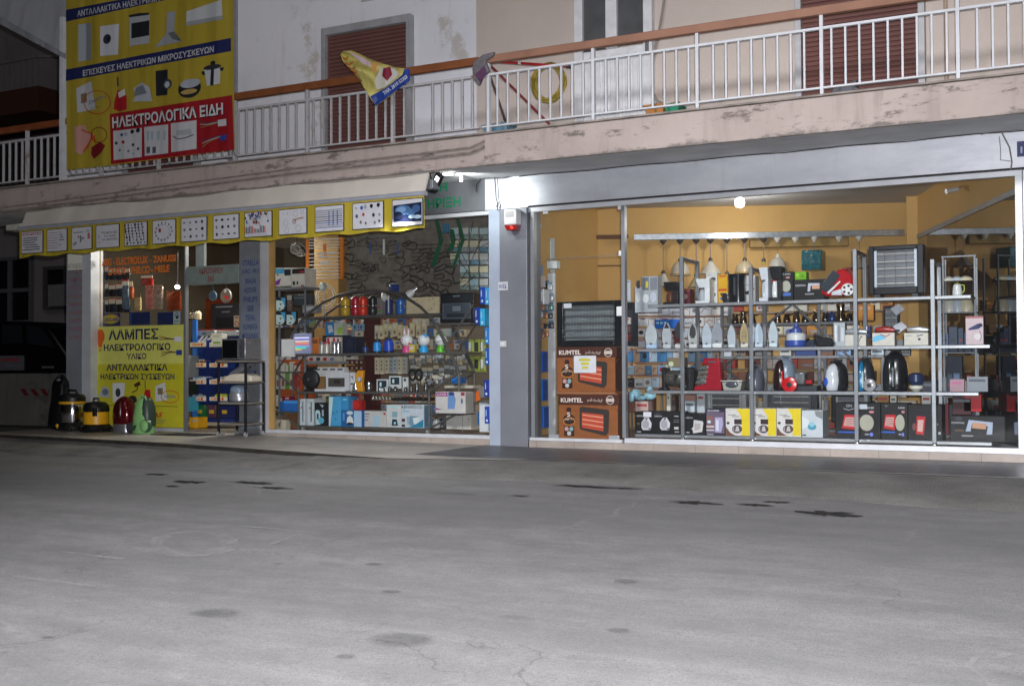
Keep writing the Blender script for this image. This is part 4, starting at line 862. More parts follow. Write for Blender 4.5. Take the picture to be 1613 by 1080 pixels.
# ------------------------------------------------------------------ neighbouring house, yard wall and parked car at the far left
NB = thing('neighbour_house', 'dark neighbouring house with a barred window and balcony behind the parked car', 'building', (-24, 9, 0))
nx1 = XL-.3; DK = plaster('dark_render', (.20, .185, .185), (.16, .15, .15), (.23, .21, .21), (.12, .11, .11))
mb = MB(); mb.box(-60, nx1-.6, 9, 9.3, 0, 12, DK); obj('wall', mb, NB)
def nwin(x0, x1, yt, yb, fm, gm, label, mull=()):
    a, b_, z0, z1 = span(x0, x1, yt, yb, 8.98); mb = MB(); t = .09
    mb.box(a-t, a, 8.9, 8.997, z0-t, z1+t, fm); mb.box(b_, b_+t, 8.9, 8.997, z0-t, z1+t, fm); mb.box(a, b_, 8.9, 8.997, z1, z1+t, fm); mb.box(a, b_, 8.88, 8.997, z0-t, z0, fm)
    for u in mull: x = a+(b_-a)*u; mb.box(x-.06, x+.06, 8.91, 8.99, z0+.002, z1-.002, fm)
    zz = z0+(z1-z0)*.5; mb.box(a+.002, b_-.002, 8.92, 8.985, zz-.05, zz+.05, fm) if mull else None
    f = obj('window', mb, NB, 0, label); mb = MB(); mb.box(a, b_, 8.975, 8.994, z0, z1, gm); obj('pane', mb, f)
nwin(-60, 49, 412, 506, mat('5d5f66', .6), mat('14161c', .15), 'wide dark window with pale mullions', (.25, .5, .72))
nwin(75, 104, 425, 482, mat('4a494e', .6), mat('1a1a1e', .3), 'small dark window beside the shop pillar')
a, b_, z0, z1 = span(78, 110, 448, 482, 8.85); mb = MB(); mb.box(a, b_, 8.8, 8.87, z0, z1, mat('77777a', .7)); obj('shutter', mb, NB)
za, zb_ = W(30, 178, 7).z, W(30, 140, 7).z; zc = W(30, 92, 7).z; xe = W(60, 150, 7).x
mb = MB(); mb.box(-60, xe, 7, 9, za, zb_, mat('4a2c22', .8)); mb.box(xe+.002, nx1-.6, 8, 9, za, zb_-.002, mat('3c2620', .8)); obj('balcony', mb, NB, 0, 'brown fronted balcony')
mb = MB(); mb.box(-60, xe, 7.02, 7.06, zc-.05, zc, mat('77777c', .6))
mb.tube([(xe, 7.04, zc-.03), (xe+2.6, 8.9, zc-.03)], .03, mat('77777c', .6))
for k in range(46): x = xe-.02-k*.2; mb.box(x-.012, x+.012, 7.03, 7.05, zb_, zc-.05, mat('77777c', .6))
obj('balcony_railing', mb, NB)
mb = MB(); mb.box(-60, nx1-.6, 6.6, 9, W(30, 235, 7).z-3.0, W(30, 235, 7).z-2.9, DK); 
yw = thing('yard_wall', 'low rough concrete yard wall with a strip of hazard tape', 'wall', (-16, 1.2, 0))
mb = MB(); x1w = XL-.02; mb.box(-40, x1w, 1.2, 1.4, -.1, W(40, 588, 1.2).z, plaster('rough_concrete', (.10, .098, .09), (.075, .073, .07), (.13, .125, .12), (.05, .05, .045), .55)); obj('wall', mb, yw, .01)
ar = Art(1.2, step=.004); ar.rect(31, 612, 76, 623, '5c5c5e')
for k in range(3): ar.poly([(32+16*k, 612.3), (40+16*k, 612.3), (47+16*k, 622.7), (39+16*k, 622.7)], '5e1a1c')
obj('hazard_tape', ar, yw)
# dark hatchback, rear towards the left, mostly hidden by the wall
CY = 4.2; car = thing('parked_car', 'dark hatchback parked in the yard behind the low concrete wall', 'car', W(20, 640, CY)); CARM = mat('121317', .25, .3, .05)
def cz(px, py): q = W(px, py, CY); return (q.x, q.z)
body = [cz(-150, 625), cz(-150, 560), cz(-115, 540), cz(-80, 508), cz(0, 505), cz(66, 507), cz(82, 524), cz(104, 556), cz(112, 570), cz(114, 600), cz(110, 628)]
mb = MB(); mb.prism(body, CY, CY+1.65, CARM); obj('body', mb, car, .06)
mb = MB(); y_ = CY-.004
for q in ([(-72, 514), (-4, 512), (-4, 542), (-100, 544)], [(4, 512), (34, 512), (36, 540), (4, 541)], [(42, 513), (64, 515), (88, 548), (44, 540)]):
    mb.slab([Vector((cz(*p)[0], y_, cz(*p)[1])) for p in q], (0, -1, 0), .008, mat('20242b', .08, 0, .05))
obj('side_window', mb, car)
x0, x1, z0, z1 = span(-14, 37, 560, 583, CY-.02); mb = MB(); mb.box(x0, x1, CY-.03, CY-.002, z0, z1, mat('5c5d62', .5)); npn = obj('notice_board', mb, car, label='pale sign board with red text fixed to the car')
ar = Art(CY-.031, step=.003); ar.rect(2, 564, 30, 569, '8a4048'); ar.rect(6, 573, 34, 579, '60626a'); obj('print', ar, npn)
for px in (-100, 72):
    q = cz(px, 630); mb = MB(); mb.lathe([(0, CY-.02), (.2, CY-.02), (.22, CY-.03), (.32, CY-.02), (.33, CY+.16), (0, CY+.16)], (q[0], 0, q[1]), mat('0d0d0e', .8), 22, 'y'); wl = obj('wheel', mb, car)
    mb = MB(); mb.lathe([(0, CY-.05), (.12, CY-.04), (.19, CY-.025)], (q[0], 0, q[1]), ALU, 18, 'y'); obj('rim', mb, wl)
q = cz(78, 578); mb = MB(); mb.box(q[0]-.2, q[0]+.12, CY-.02, CY-.002, q[1]-.02, q[1]+.02, mat('5b5d63', .3)); obj('trim_strip', mb, car)

GAIN = 1.65
# ================================================================== goods: builders
def ctr(x0, x1, z0, y): return ((x0+x1)/2, y, z0)
def carton(label, r, Y, dep, h, art=None, zb=None, name='product_carton', cat='box', group=None, side=None, rough=.5, top=None):
    x0, x1, z0, z1 = span(*r, Y, zb); t = thing(name, label, cat, ctr(x0, x1, z0, Y), group)
    mb = MB(); mb.box(x0, x1, Y, Y+dep, z0+.001, z1, mat(h, rough)); obj('box', mb, t, .003)
    if art or side:
        ar = Art(Y, step=.00025)
        if art: art(ar)
        if side:   # printed right-hand end
            mb = ar; xs_ = x1+.0008; mb.add([(xs_, Y+.012, z0+.012), (xs_, Y+dep-.012, z0+.012), (xs_, Y+dep-.012, z1-.012), (xs_, Y+.012, z1-.012)], [(0, 1, 2, 3)], mat(side, .5))
        obj('printed_face', ar, t)
    return t
def ops(*o):
    """list of art commands ('r', x0, y0, x1, y1, colour) 'e' ellipse, 't' text, 'p' polygon, 'l' line, 'o' ring"""
    def f(a):
        for c in o:
            k = c[0]
            if k == 'r': a.rect(*c[1:])
            elif k == 'e': a.ell(*c[1:])
            elif k == 't': a.text(*c[1:])
            elif k == 'p': a.poly(c[1], c[2])
            elif k == 'l': a.line(*c[1:])
            elif k == 'o': a.ring(*c[1:])
    return f
def rack(label, name, xa, xb, Y, dep, levels, m, posts, zt, thick=.022, lip=None, caster=True):
    t = thing(name, label, 'shelving', ((xa+xb)/2, Y, 0))
    for z in levels:
        mb = MB(); mb.box(xa, xb, Y, Y+dep, z-thick, z, lip or m); obj('shelf', mb, t, .003)
    for x, y in posts:
        mb = MB(); mb.box(x-.018, x+.018, y-.018, y+.018, .06 if caster else 0, zt, m); p = obj('post', mb, t, .002)
        if caster:
            mb = MB(); mb.tube([(x-.012, y, .03), (x+.012, y, .03)], .028, BLACK, 12); mb.box(x-.02, x+.02, y-.02, y+.02, .045, .062, CHROME); obj('caster', mb, t)
    return t
def sup(cx, cy, z, a, b, n=20, p=2.6):
    out = []
    for i in range(n):
        g = 2*math.pi*i/n; c, s_ = math.cos(g), math.sin(g)
        out.append(Vector((cx+a*abs(c)**(2/p)*(1 if c >= 0 else -1), cy+b*abs(s_)**(2/p)*(1 if s_ >= 0 else -1), z)))
    return out
def dome(mb, cx, cy, z0, z1, w, d, m, prof=None, p=2.6, lean=0):
    prof = prof or [(0, .8), (.06, .95), (.25, 1), (.5, .97), (.72, .86), (.87, .64), (.96, .36), (1, .05)]
    mb.loft([sup(cx+lean*t, cy, z0+(z1-z0)*t, w*s_, d*s_, 22, p) for t, s_ in prof], m)

# ================================================================== outside the entrance
FY = -.42
def gx(px, y=FY): return W(px, 650, y).x
def gz(py, px=180, y=FY): return W(px, py, y).z
G0 = -.034
v = thing('vacuum_cleaner', 'chrome and black wet vacuum cleaner with yellow rim at the corner pillar', 'vacuum cleaner', (gx(114, FY+.15), FY+.15, G0))
c = (gx(114, FY+.15), FY+.15, G0); w_ = .165; h_ = .55
mb = MB(); mb.lathe([(.0, .02), (.19, .02), (.20, .07), (.17, .11), (.16, .12)], c, BLACK, 22); obj('base', mb, v)
mb = MB(); mb.lathe([(.155, .12), (.158, .13), (.158, .36), (.155, .37)], c, CHROME, 28); obj('chrome_barrel', mb, v)
mb = MB(); mb.lathe([(.17, .371), (.182, .38), (.182, .40), (.17, .41)], c, mat('b5861c', .4), 24); obj('yellow_rim', mb, v)
mb = MB(); mb.lathe([(.175, .411), (.178, .46), (.15, .50), (.08, .515), (0, .52)], c, BLACK, 24); mb.tube([(c[0]-.1, c[1], G0+.50), (c[0]-.07, c[1], G0+.56), (c[0]+.07, c[1], G0+.56), (c[0]+.1, c[1], G0+.50)], .016, BLACK); obj('motor_head', mb, v)
mb = MB()
for a in (-.9, .3, 1.5, 2.7, 3.9): mb.ell((c[0]+.19*math.cos(a), c[1]+.19*math.sin(a), G0+.03), (.03, .03, .03), BLACK, 10, 6)
obj('caster', mb, v); mb = MB(); mb.ell((c[0]-.09, c[1]-.18, G0+.075), (.03, .015, .03), mat('b5861c', .4), 12, 7); obj('badge', mb, v)
v = thing('vacuum_cleaner', 'round yellow drum vacuum cleaner with black lid and base', 'vacuum cleaner', (gx(151.5, FY+.1), FY+.1, G0)); c = (gx(151.5, FY+.1), FY+.1, G0)
mb = MB(); mb.lathe([(0, .015), (.2, .015), (.215, .05), (.19, .09), (.17, .105)], c, BLACK, 26); obj('base', mb, v)
mb = MB(); mb.lathe([(.162, .106), (.168, .11), (.165, .27), (.16, .275)], c, mat('c88a18', .4), 28); obj('yellow_drum', mb, v)
mb = MB(); mb.lathe([(.17, .276), (.175, .30), (.165, .36), (.13, .40), (.05, .415), (0, .415)], c, BLACK, 26); mb.tube([(c[0]-.05, c[1], G0+.40), (c[0]-.045, c[1], G0+.455), (c[0]+.045, c[1], G0+.455), (c[0]+.05, c[1], G0+.40)], .013, BLACK); obj('motor_head', mb, v)
mb = MB(); mb.box(c[0]+.09, c[0]+.14, c[1]-.15, c[1]-.11, G0+.22, G0+.33, BLACK); mb.ell((c[0]-.13, c[1]-.11, G0+.235), (.035, .02, .03), mat('551818', .4), 12, 7); obj('clasp', mb, v, .004)
mb = MB()
for a in (-2.6, -1.6, -.5, .6, 2.2): mb.ell((c[0]+.21*math.cos(a), c[1]+.18*math.sin(a), G0+.022), (.028, .028, .022), BLACK, 10, 6)
obj('caster', mb, v)
v = thing('vacuum_cleaner', 'dark red upright canister vacuum cleaner standing on its silver end', 'vacuum cleaner', (gx(196, FY+.1), FY+.1, G0)); c = (gx(196, FY+.1), FY+.1, G0)
mb = MB(); dome(mb, c[0], c[1], G0+.11, G0+.49, .158, .12, mat('4a0c12', .12, .2)); obj('body', mb, v)
mb = MB(); dome(mb, c[0], c[1]-.035, G0+.17, G0+.46, .07, .10, mat('2a080c', .3), p=3); obj('front_panel', mb, v)
mb = MB(); dome(mb, c[0]-.01, c[1], G0, G0+.12, .15, .115, mat('8d8f94', .3, .6), [(0, .92), (.1, 1), (.9, 1), (1, .97)]); obj('silver_base', mb, v)
mb = MB(); mb.lathe([(0, -.03), (.07, -.03), (.075, 0), (.07, .03), (0, .03)], (c[0]+.15, c[1]-.02, G0+.075), mat('35353a', .4), 18, 'x'); obj('wheel', mb, v)
mb = MB(); mb.ell((c[0]-.17, c[1]+.03, G0+.23), (.04, .05, .06), mat('9a4a52', .4), 12, 8); obj('hose_socket', mb, v)
v = thing('vacuum_cleaner', 'pale green canister vacuum cleaner with leaf emblem standing on end', 'vacuum cleaner', (gx(226.5, FY+.05), FY+.05, G0)); c = (gx(226.5, FY+.05), FY+.05, G0); GR = mat('6f9c62', .35)
mb = MB(); dome(mb, c[0], c[1], G0+.005, G0+.47, .15, .12, GR, [(0, .97), (.05, 1), (.4, .93), (.65, .8), (.82, .66), (.93, .5), (.98, .35), (1, .2)], 2.3, -.02); obj('body', mb, v)
mb = MB(); dome(mb, c[0]+.045, c[1]+.02, G0+.1, G0+.48, .11, .115, mat('2e3b33', .4), [(0, .9), (.4, .95), (.65, .85), (.85, .65), (.95, .45), (1, .2)], 2.4); obj('dark_back', mb, v)
mb = MB(); mb.lathe([(0, -.05), (.075, -.045), (.088, -.01), (.088, .02), (0, .03)], (c[0]+.125, c[1]-.085, G0+.11), mat('2e4a36', .4), 22, 'y'); w1 = obj('wheel', mb, v); mb = MB(); mb.lathe([(0, -.06), (.06, -.055), (.078, -.042)], (c[0]+.125, c[1]-.085, G0+.11), GR, 22, 'y'); obj('hub', mb, w1)
mb = MB(); mb.tube([(c[0]-.06, c[1]-.03, G0+.455), (c[0]-.03, c[1]-.03, G0+.50), (c[0]+.05, c[1]-.03, G0+.49), (c[0]+.08, c[1]-.03, G0+.44)], .014, GR); obj('handle', mb, v)
lf = Art(c[1]-.128, px=False, step=.001); lf.poly([(c[0]-.09, G0+.04), (c[0]-.03, G0+.05), (c[0]+.0, G0+.12), (c[0]-.05, G0+.115)], '24402c'); obj('leaf_emblem', lf, v)
# black plastic sack by the pillar
v = thing('plastic_sack', 'shiny black plastic sack slumped beside the corner pillar', 'bag', (gx(93, FY+.3), FY+.3, G0)); c = (gx(92, FY+.3), FY+.3, G0); mb = MB(); rr = random.Random(4); rings = []
for t, s_ in ((0, .7), (.06, .95), (.2, 1), (.4, 1.0), (.58, .95), (.74, .84), (.86, .66), (.95, .38), (1, .1)):
    rings.append([p_+Vector((rr.uniform(-.03, .03), rr.uniform(-.03, .03), rr.uniform(-.012, .012))) for p_ in sup(c[0]+.07*t, c[1], c[2]+.78*t, .15*s_, .14*s_, 18, 2)])
mb.loft(rings, mat('0c0c0e', .18, 0, .1, 12, .6)); obj('sack', mb, v, 0, None, 1)
mb = MB(); mb.ell((c[0]+.06, c[1]-.04, c[2]+.70), (.05, .04, .025), mat('9a9aa0', .1, .6, .2, 18, .8), 10, 6); obj('tape_tie', mb, v)
# door mat
mb = MB(); q = [G(253, 684, G0+.012), G(340, 686, G0+.012), G(352, 681, G0+.012), G(283, 679, G0+.012)]
q = [Vector((gx(250, -.45), -.6, G0+.002)), Vector((gx(322, -.45), -.6, G0+.002)), Vector((gx(332, -.45), -.18, G0+.002)), Vector((gx(258, -.45), -.18, G0+.002))]
mb.slab(q, (0, 0, 1), .012, mat('18181a', .95, 0, .3, 60, .6)); dm = thing('door_mat', 'black rubber door mat in front of the open entrance', 'mat', q[0]); obj('mat_top', mb, dm, .004)
# poster on the fixed pane
PYY = DB-.012; po = thing('poster_board', 'yellow poster for lamps and spare parts on the fixed entrance pane', 'poster', W(218, 671, PYY)); a = W(148.5, 590, PYY).x; b_ = W(288.5, 590, PYY).x
z0, z1 = W(218, 671.5, PYY).z, W(218, 513, PYY).z; mb = MB(); mb.box(a, b_, PYY, PYY+.008, z0, z1, mat('a39e28', .5, 0, .06)); mb.box(a, b_, PYY-.0005, PYY-.0001, z0+(z1-z0)*.62, z1, mat('b2b25a', .5, 0, .06)); obj('board', mb, po)
ar = Art(PYY, step=.0005); ar.k = 2; N = '1b2044'
for t, x0, x1, yt, yb in (('ΛΑΜΠΕΣ', 171, 249.5, 518, 535), ('ΗΛΕΚΤΡΟΛΟΓΙΚΟ', 163.5, 268.5, 541, 552), ('ΥΛΙΚΟ', 199.5, 230.5, 556, 565.5), ('ΑΝΤΑΛΛΑΚΤΙΚΑ', 167.5, 264, 573, 583.5), ('ΗΛΕΚΤΡΙΚΩΝ ΣΥΣΚΕΥΩΝ', 158.5, 275, 588, 597.5)): ar.text(t, x0, yt, x1, yb, N, .03); obj('lettering', ar, po); ar = Art(PYY, step=.0005); ar.k = 2
ar.text('AS', 240, 649, 254, 657, 'a01c22', .03, .2); ar.line([(163, 638), (280, 640)], .9, '24262a')
for k in range(3): ar.rect(246, 660+2.6*k, 263-2*k, 661+2.6*k, '7a7a50')
obj('lettering', ar, po)
ar = Art(PYY, step=.0005); ar.k = 2; ar.ell(158, 530, 7, 11.5, 'b5541c'); ar.poly([(154, 540), (162, 540), (160.5, 547), (155.5, 547)], 'b5541c'); ar.poly([(155, 548), (161, 548), (160, 554), (156, 554)], 'a88a3a'); obj('bulb_picture', ar, po); ar = Art(PYY, step=.0005); ar.k = 2
for k, h in enumerate(('2e2a26', '8a4a2a', '26264a')): ar.line([(251, 529+3*k), (262, 532+k), (276, 534)], 1, h); ar.line([(254, 555+3*k), (268, 553+k), (280, 555)], 1, h)
ar.rect(275, 530, 287, 538, 'b5b5ba'); ar.rect(278, 551, 287, 559, '24387e'); obj('cable_picture', ar, po); ar = Art(PYY, step=.0005); ar.k = 2
ar.poly([(155, 624), (163, 607), (172, 612), (174, 626)], '8a929a'); ar.ell(166, 617, 5, 5, '5a626a'); ar.poly([(177.5, 603), (197, 603), (195, 633), (178, 633)], 'b2b6ba'); ar.ell(186, 618, 4, 7, '30343a')
ar.poly([(211, 605), (220, 600), (222, 606), (213, 610)], '3a2622'); ar.line([(218, 606), (216, 614), (208, 618)], 1.6, '3a2622'); ar.ell(209, 629, 7, 6.5, '26262a'); ar.poly([(226, 628), (229, 613), (237, 614), (238, 635), (228, 636)], '9a1c22'); ar.line([(229, 598), (229, 612)], 1.2, '3a3a30')
ar.poly([(245, 608), (260, 602), (264, 630), (245, 632)], 'aeb0b0'); ar.rect(249, 611, 257, 621, '6a624a'); ar.ring(268.5, 624.5, 14.5, 10, 1, 'a8261c'); ar.text('Σακούλες', 259, 621, 277, 627, '3c4a8a', .01)
obj('appliance_picture', ar, po)
# orange brand lettering on the pane
ol = thing('window_lettering', 'orange brand lettering on the upper part of the entrance pane', 'sign', W(220, 430, DB-.004)); ar = Art(DB-.004, step=.001); O = mat('e8642a', .5, 0, .05); ar.M = lambda h: O
for t, x0, x1, yt, yb in (('AEG - ELECTROLUX', 160.5, 233, 405, 417), ('- ZANUSSI', 236, 277.5, 402, 413), ('CANDY - PHILCO', 169.5, 236, 420, 432), ('- MIELE', 238, 267, 418, 429)): ar.text(t, x0, yt, x1, yb, '', .035)
obj('letters', ar, ol)
# metal trolley with a microwave
TY = -.42; tx0, tx1 = W(344.5, 620, TY).x, W(387, 620, TY).x; td = .34; tl = thing('metal_trolley', 'dark metal trolley on casters with four grey shelves beside the entrance', 'trolley', ((tx0+tx1)/2, TY, G0))
DM = mat('22252a', .45, .4); SG = mat('6b6660', .7)
TZ = [W(387, y, TY).z for y in (567.5, 601, 634, 667)]
for z in TZ: mb = MB(); mb.box(tx0-.01, tx1+.01, TY-.01, TY+td+.01, z-.022, z, SG); mb.box(tx0-.012, tx1+.012, TY-.012, TY+td+.012, z-.03, z-.023, DM); obj('shelf', mb, tl, .003)
for x in (tx0, tx1):
    for y in (TY, TY+td):
        mb = MB(); mb.box(x-.013, x+.013, y-.013, y+.013, G0+.075, TZ[0]-.03, DM); obj('post', mb, tl, .002)
        mb = MB(); mb.lathe([(0, -.014), (.03, -.014), (.034, 0), (.03, .014), (0, .014)], (x, y, G0+.034), mat('8e9095', .3, .4), 16, 'x'); mb.box(x-.018, x+.018, y-.01, y+.01, G0+.04, G0+.074, BLACK); obj('caster', mb, tl)
z = TZ[0]+.001; x0, x1 = W(348, 545, TY-.02).x, W(384.5, 545, TY-.02).x; zt = W(366, 533, TY).z; y0 = TY-.0; mw = thing('microwave_oven', 'silver microwave oven with black door on top of the trolley', 'microwave', ((x0+x1)/2, y0, z))
mb = MB(); mb.box(x0, x1, y0, y0+.30, z+.012, zt, mat('a5a8ad', .25, .7)); obj('case', mb, mw, .006)
mb = MB(); xm = x0+(x1-x0)*.69; mb.box(x0+.015, xm, y0-.012, y0-.001, z+.03, zt-.02, mat('0d0e10', .12)); obj('door', mb, mw, .004); mb = MB(); mb.box(xm+.004, xm+.016, y0-.022, y0-.001, z+.04, zt-.03, STEEL); obj('handle', mb, mw)
mb = MB(); mb.box(xm+.02, x1-.008, y0-.008, y0-.001, z+.03, zt-.02, mat('3a3c40', .4)); 
for k in (0, 1): mb.lathe([(0, -.025), (.018, -.025), (.02, -.009)], ((xm+x1)/2+.005, y0, z+.08+.09*k), STEEL, 14, 'y')
obj('control_panel', mb, mw); mb = MB(); mb.box(x1+.0005, x1+.002, y0+.03, y0+.09, zt-.035, zt-.02, mat('6a4a48', .5)); obj('badge', mb, mw)
def steam_iron(label, x0, x1, yt, z, Y, c1, c2):
    a, b_, _, zt = span(x0, x1, yt, yt+20, Y); t = thing('steam_iron_station', label, 'iron', ((a+b_)/2, Y, z)); w_ = b_-a; h_ = zt-z
    mb = MB(); mb.prism([(a, z), (b_, z), (b_-.02*w_, z+.3*h_), (a+.75*w_, z+.45*h_), (a+.25*w_, z+.4*h_), (a+.03*w_, z+.25*h_)], Y, Y+.2, mat(c1, .35)); obj('tank', mb, t, .012)
    mb = MB(); mb.prism([(a+.03*w_, z+.12*h_), (a+.16*w_, z+.5*h_), (a+.62*w_, z+.95*h_), (a+.9*w_, z+h_), (a+.6*w_, z+.55*h_)], Y+.03, Y+.15, mat(c2, .3, .4)); obj('iron', mb, t, .01)
    mb = MB(); mb.tube([(a+.35*w_, Y+.09, z+.6*h_), (a+.55*w_, Y+.09, z+.88*h_), (a+.8*w_, Y+.09, z+.8*h_)], .016, mat('2c2c30', .4)); obj('handle', mb, t); return t
steam_iron('silver and cream steam iron on the second shelf of the trolley', 352, 396, 572, TZ[1]+.001, TY+.05, 'b5ad9c', '6d7076')
v = thing('food_steamer', 'rounded silver cooker with glass lid on the third shelf of the trolley', 'cooker', (W(377, 634, TY+.15).x, TY+.15, TZ[2])); c = (W(377, 634, TY+.15).x, TY+.15, TZ[2]+.001)
mb = MB(); mb.lathe([(.10, 0), (.125, .02), (.13, .1), (.115, .125)], c, mat('a0a3a8', .3, .5), 22); obj('base', mb, v); mb = MB(); mb.lathe([(.116, .126), (.118, .16), (.09, .21), (.03, .232), (0, .234)], c, mat('62707e', .12), 22); obj('lid', mb, v); mb = MB(); mb.lathe([(.02, .234), (.025, .25), (0, .256)], c, BLACK, 12); obj('knob', mb, v)
# ================================================================== just inside the entrance
# blue bin rack
OY = .75; ox0, ox1 = W(299, 590, OY).x, W(384, 590, OY).x; orz = W(340, 658, OY).z; ort = W(340, 530, OY).z
BLU = mat('17285e', .4); ork = thing('bin_rack', 'blue bin rack for light bulbs just inside the entrance', 'rack', ((ox0+ox1)/2, OY+.3, 0))
mb = MB(); mb.box(ox0, ox1, OY+.30, OY+.33, orz, ort, BLU); obj('back_panel', mb, ork); mb = MB(); mb.box(ox0-.02, ox1+.02, OY, OY+.32, orz-.06, orz-.002, BLU); mb.box(ox0-.02, ox0-.002, OY+.05, OY+.33, orz, ort, BLU); mb.box(ox1+.002, ox1+.02, OY+.05, OY+.33, orz, ort, BLU); obj('frame', mb, ork)
mb = MB(); mb.box(W(304, 520, OY-.05).x, W(310, 520, OY-.05).x, OY-.06, OY-.03, orz-.06, W(307, 504, OY).z, mat('2a5fae', .4)); obj('blue_upright', mb, ork)
rows = [(539, 546), (571.5, 578), (598, 604.5), (625, 631)]; colsx = [(299.5, 325), (330, 358.5)]; rr = random.Random(8)
fills = {(0, 0): 'white tubes', (1, 0): 'brown and white bulb boxes', (2, 0): 'clear bulbs', (3, 0): 'grey packets', (1, 1): 'brown boxes', (2, 1): 'stacked white boxes', (3, 1): 'yellow green packets', (0, 1): 'white paper packs'}
for ri, (yt, yb) in enumerate(rows):
    for ci, (xa, xb) in enumerate(colsx):
        a, b_, z0, z1 = span(xa, xb, yt, yb, OY-.1); t = thing('parts_bin', 'blue bin of %s in the %s row of the bulb rack' % (fills[(ri, ci)], ['top', 'second', 'third', 'bottom'][ri]), 'bin', ((a+b_)/2, OY, z0))
        mb = MB(); y0, y1 = OY-.099, OY+.28; e = .006; mb.box(a, b_, y0, y1, z0-.02, z0-.014, BLU); mb.box(a, a+e, y0, y1, z0-.013, z1+.03, BLU); mb.box(b_-e, b_, y0, y1, z0-.013, z1+.03, BLU); mb.box(a+e, b_-e, y0, y0+e, z0-.013, z1, BLU); obj('tray', mb, t)
        ar = Art(OY-.101, px=False, step=.002); ar.rect(a, z0, b_, z1, 'b7ada2'); w_ = b_-a; ar.text('OSRAM', a+.12*w_, z0+.75*(z1-z0), a+.62*w_, z0+.25*(z1-z0), 'b4481e', .03); ar.ell(a+.74*w_, (z0+z1)/2, .022, .022, 'b4481e'); obj('label_card', ar, t)
        mb = MB(); pal = {(0, 0): ['c9c4bc'], (1, 0): ['6a4428', 'c9c2b4'], (2, 0): ['b0b6c2', '8a94a8'], (3, 0): ['8e8f92'], (1, 1): ['6e4a2c', '8a8f98'], (2, 1): ['a9a59c', '9aa0a8'], (3, 1): ['9aa32a', 'aeb04a'], (0, 1): ['d2cdc2', '6a8a4a']}[(ri, ci)]
        for k in range(7):
            u = a+.02+(w_-.07)*k/7; hh = z1+rr.uniform(.0, .05)
            if (ri, ci) == (0, 0): mb.tube([(u+.02, OY-.08, z0+.005), (u+.06, OY+.05, hh+.05)], .014, mat(pal[0], .4), 8)
            else: mb.box(u, u+.04, OY-.07+.02*(k % 2), OY+.08, z0-.012, hh, mat(pal[k % len(pal)], .5), rr.uniform(-8, 8))
        obj('contents', mb, t)
for (xa, xb), lab, h in (((305, 323), 'dark green plastic tub of parts on the rack floor', '1d5a34'), ((324, 340), 'clear plum tub of parts beside the green one', '4a3040'), ((344, 372), 'long dark blue tub at the rack foot behind the trolley', '17204e')):
    a, b_, z0, z1 = span(xa, xb, 637, 657, OY, orz+.001); t = thing('parts_tub', lab, 'tub', ctr(a, b_, z0, OY)); mb = MB(); mb.loft([[Vector(p) for p in ((a+.02, OY+.02, z0), (b_-.02, OY+.02, z0), (b_-.02, OY+.24, z0), (a+.02, OY+.24, z0))], [Vector(p) for p in ((a, OY, z1), (b_, OY, z1), (b_, OY+.26, z1), (a, OY+.26, z1))]], mat(h, .35)); obj('tub', mb, t, .006)
    ar = Art(OY+.008, px=False, step=.003); ar.rect(a+.06, z0+.06, a+.15, z0+.11, 'a3862c'); obj('sticker', ar, t)
for (xa, xb), lab in (((308, 338), 'left grey steel tray of bulbs above the bin rack'), ((341, 371), 'right grey steel tray of bulbs above the bin rack')):
    a, b_, z0, z1 = span(xa, xb, 518.5, 529, OY+.02); t = thing('steel_tray', lab, 'tray', ctr(a, b_, z0, OY)); mb = MB(); mb.box(a, b_, OY+.02, OY+.29, z0, z1-.02, mat('8b9094', .4, .3)); obj('tray', mb, t, .006); mb = MB(); mb.box(a+.005, b_-.005, OY+.012, OY+.019, z1-.019, z1, mat('8a3c38', .5)); obj('red_strip', mb, t)
    ar = Art(OY+.019, px=False); ar.rect(a+.12, z0+.02, a+.2, z0+.05, '4a5058'); obj('mark', ar, t)
carton('white packet with green print leaning above the bin rack', (333, 350, 525, 546), OY-.14, .1, 'c6c2b4', ops(('r', 335, 528, 346, 531, 'a9a592'), ('r', 336, 538, 347, 541, '5c8a3a'), ('r', 335, 543, 349, 544, '8a8a80')))
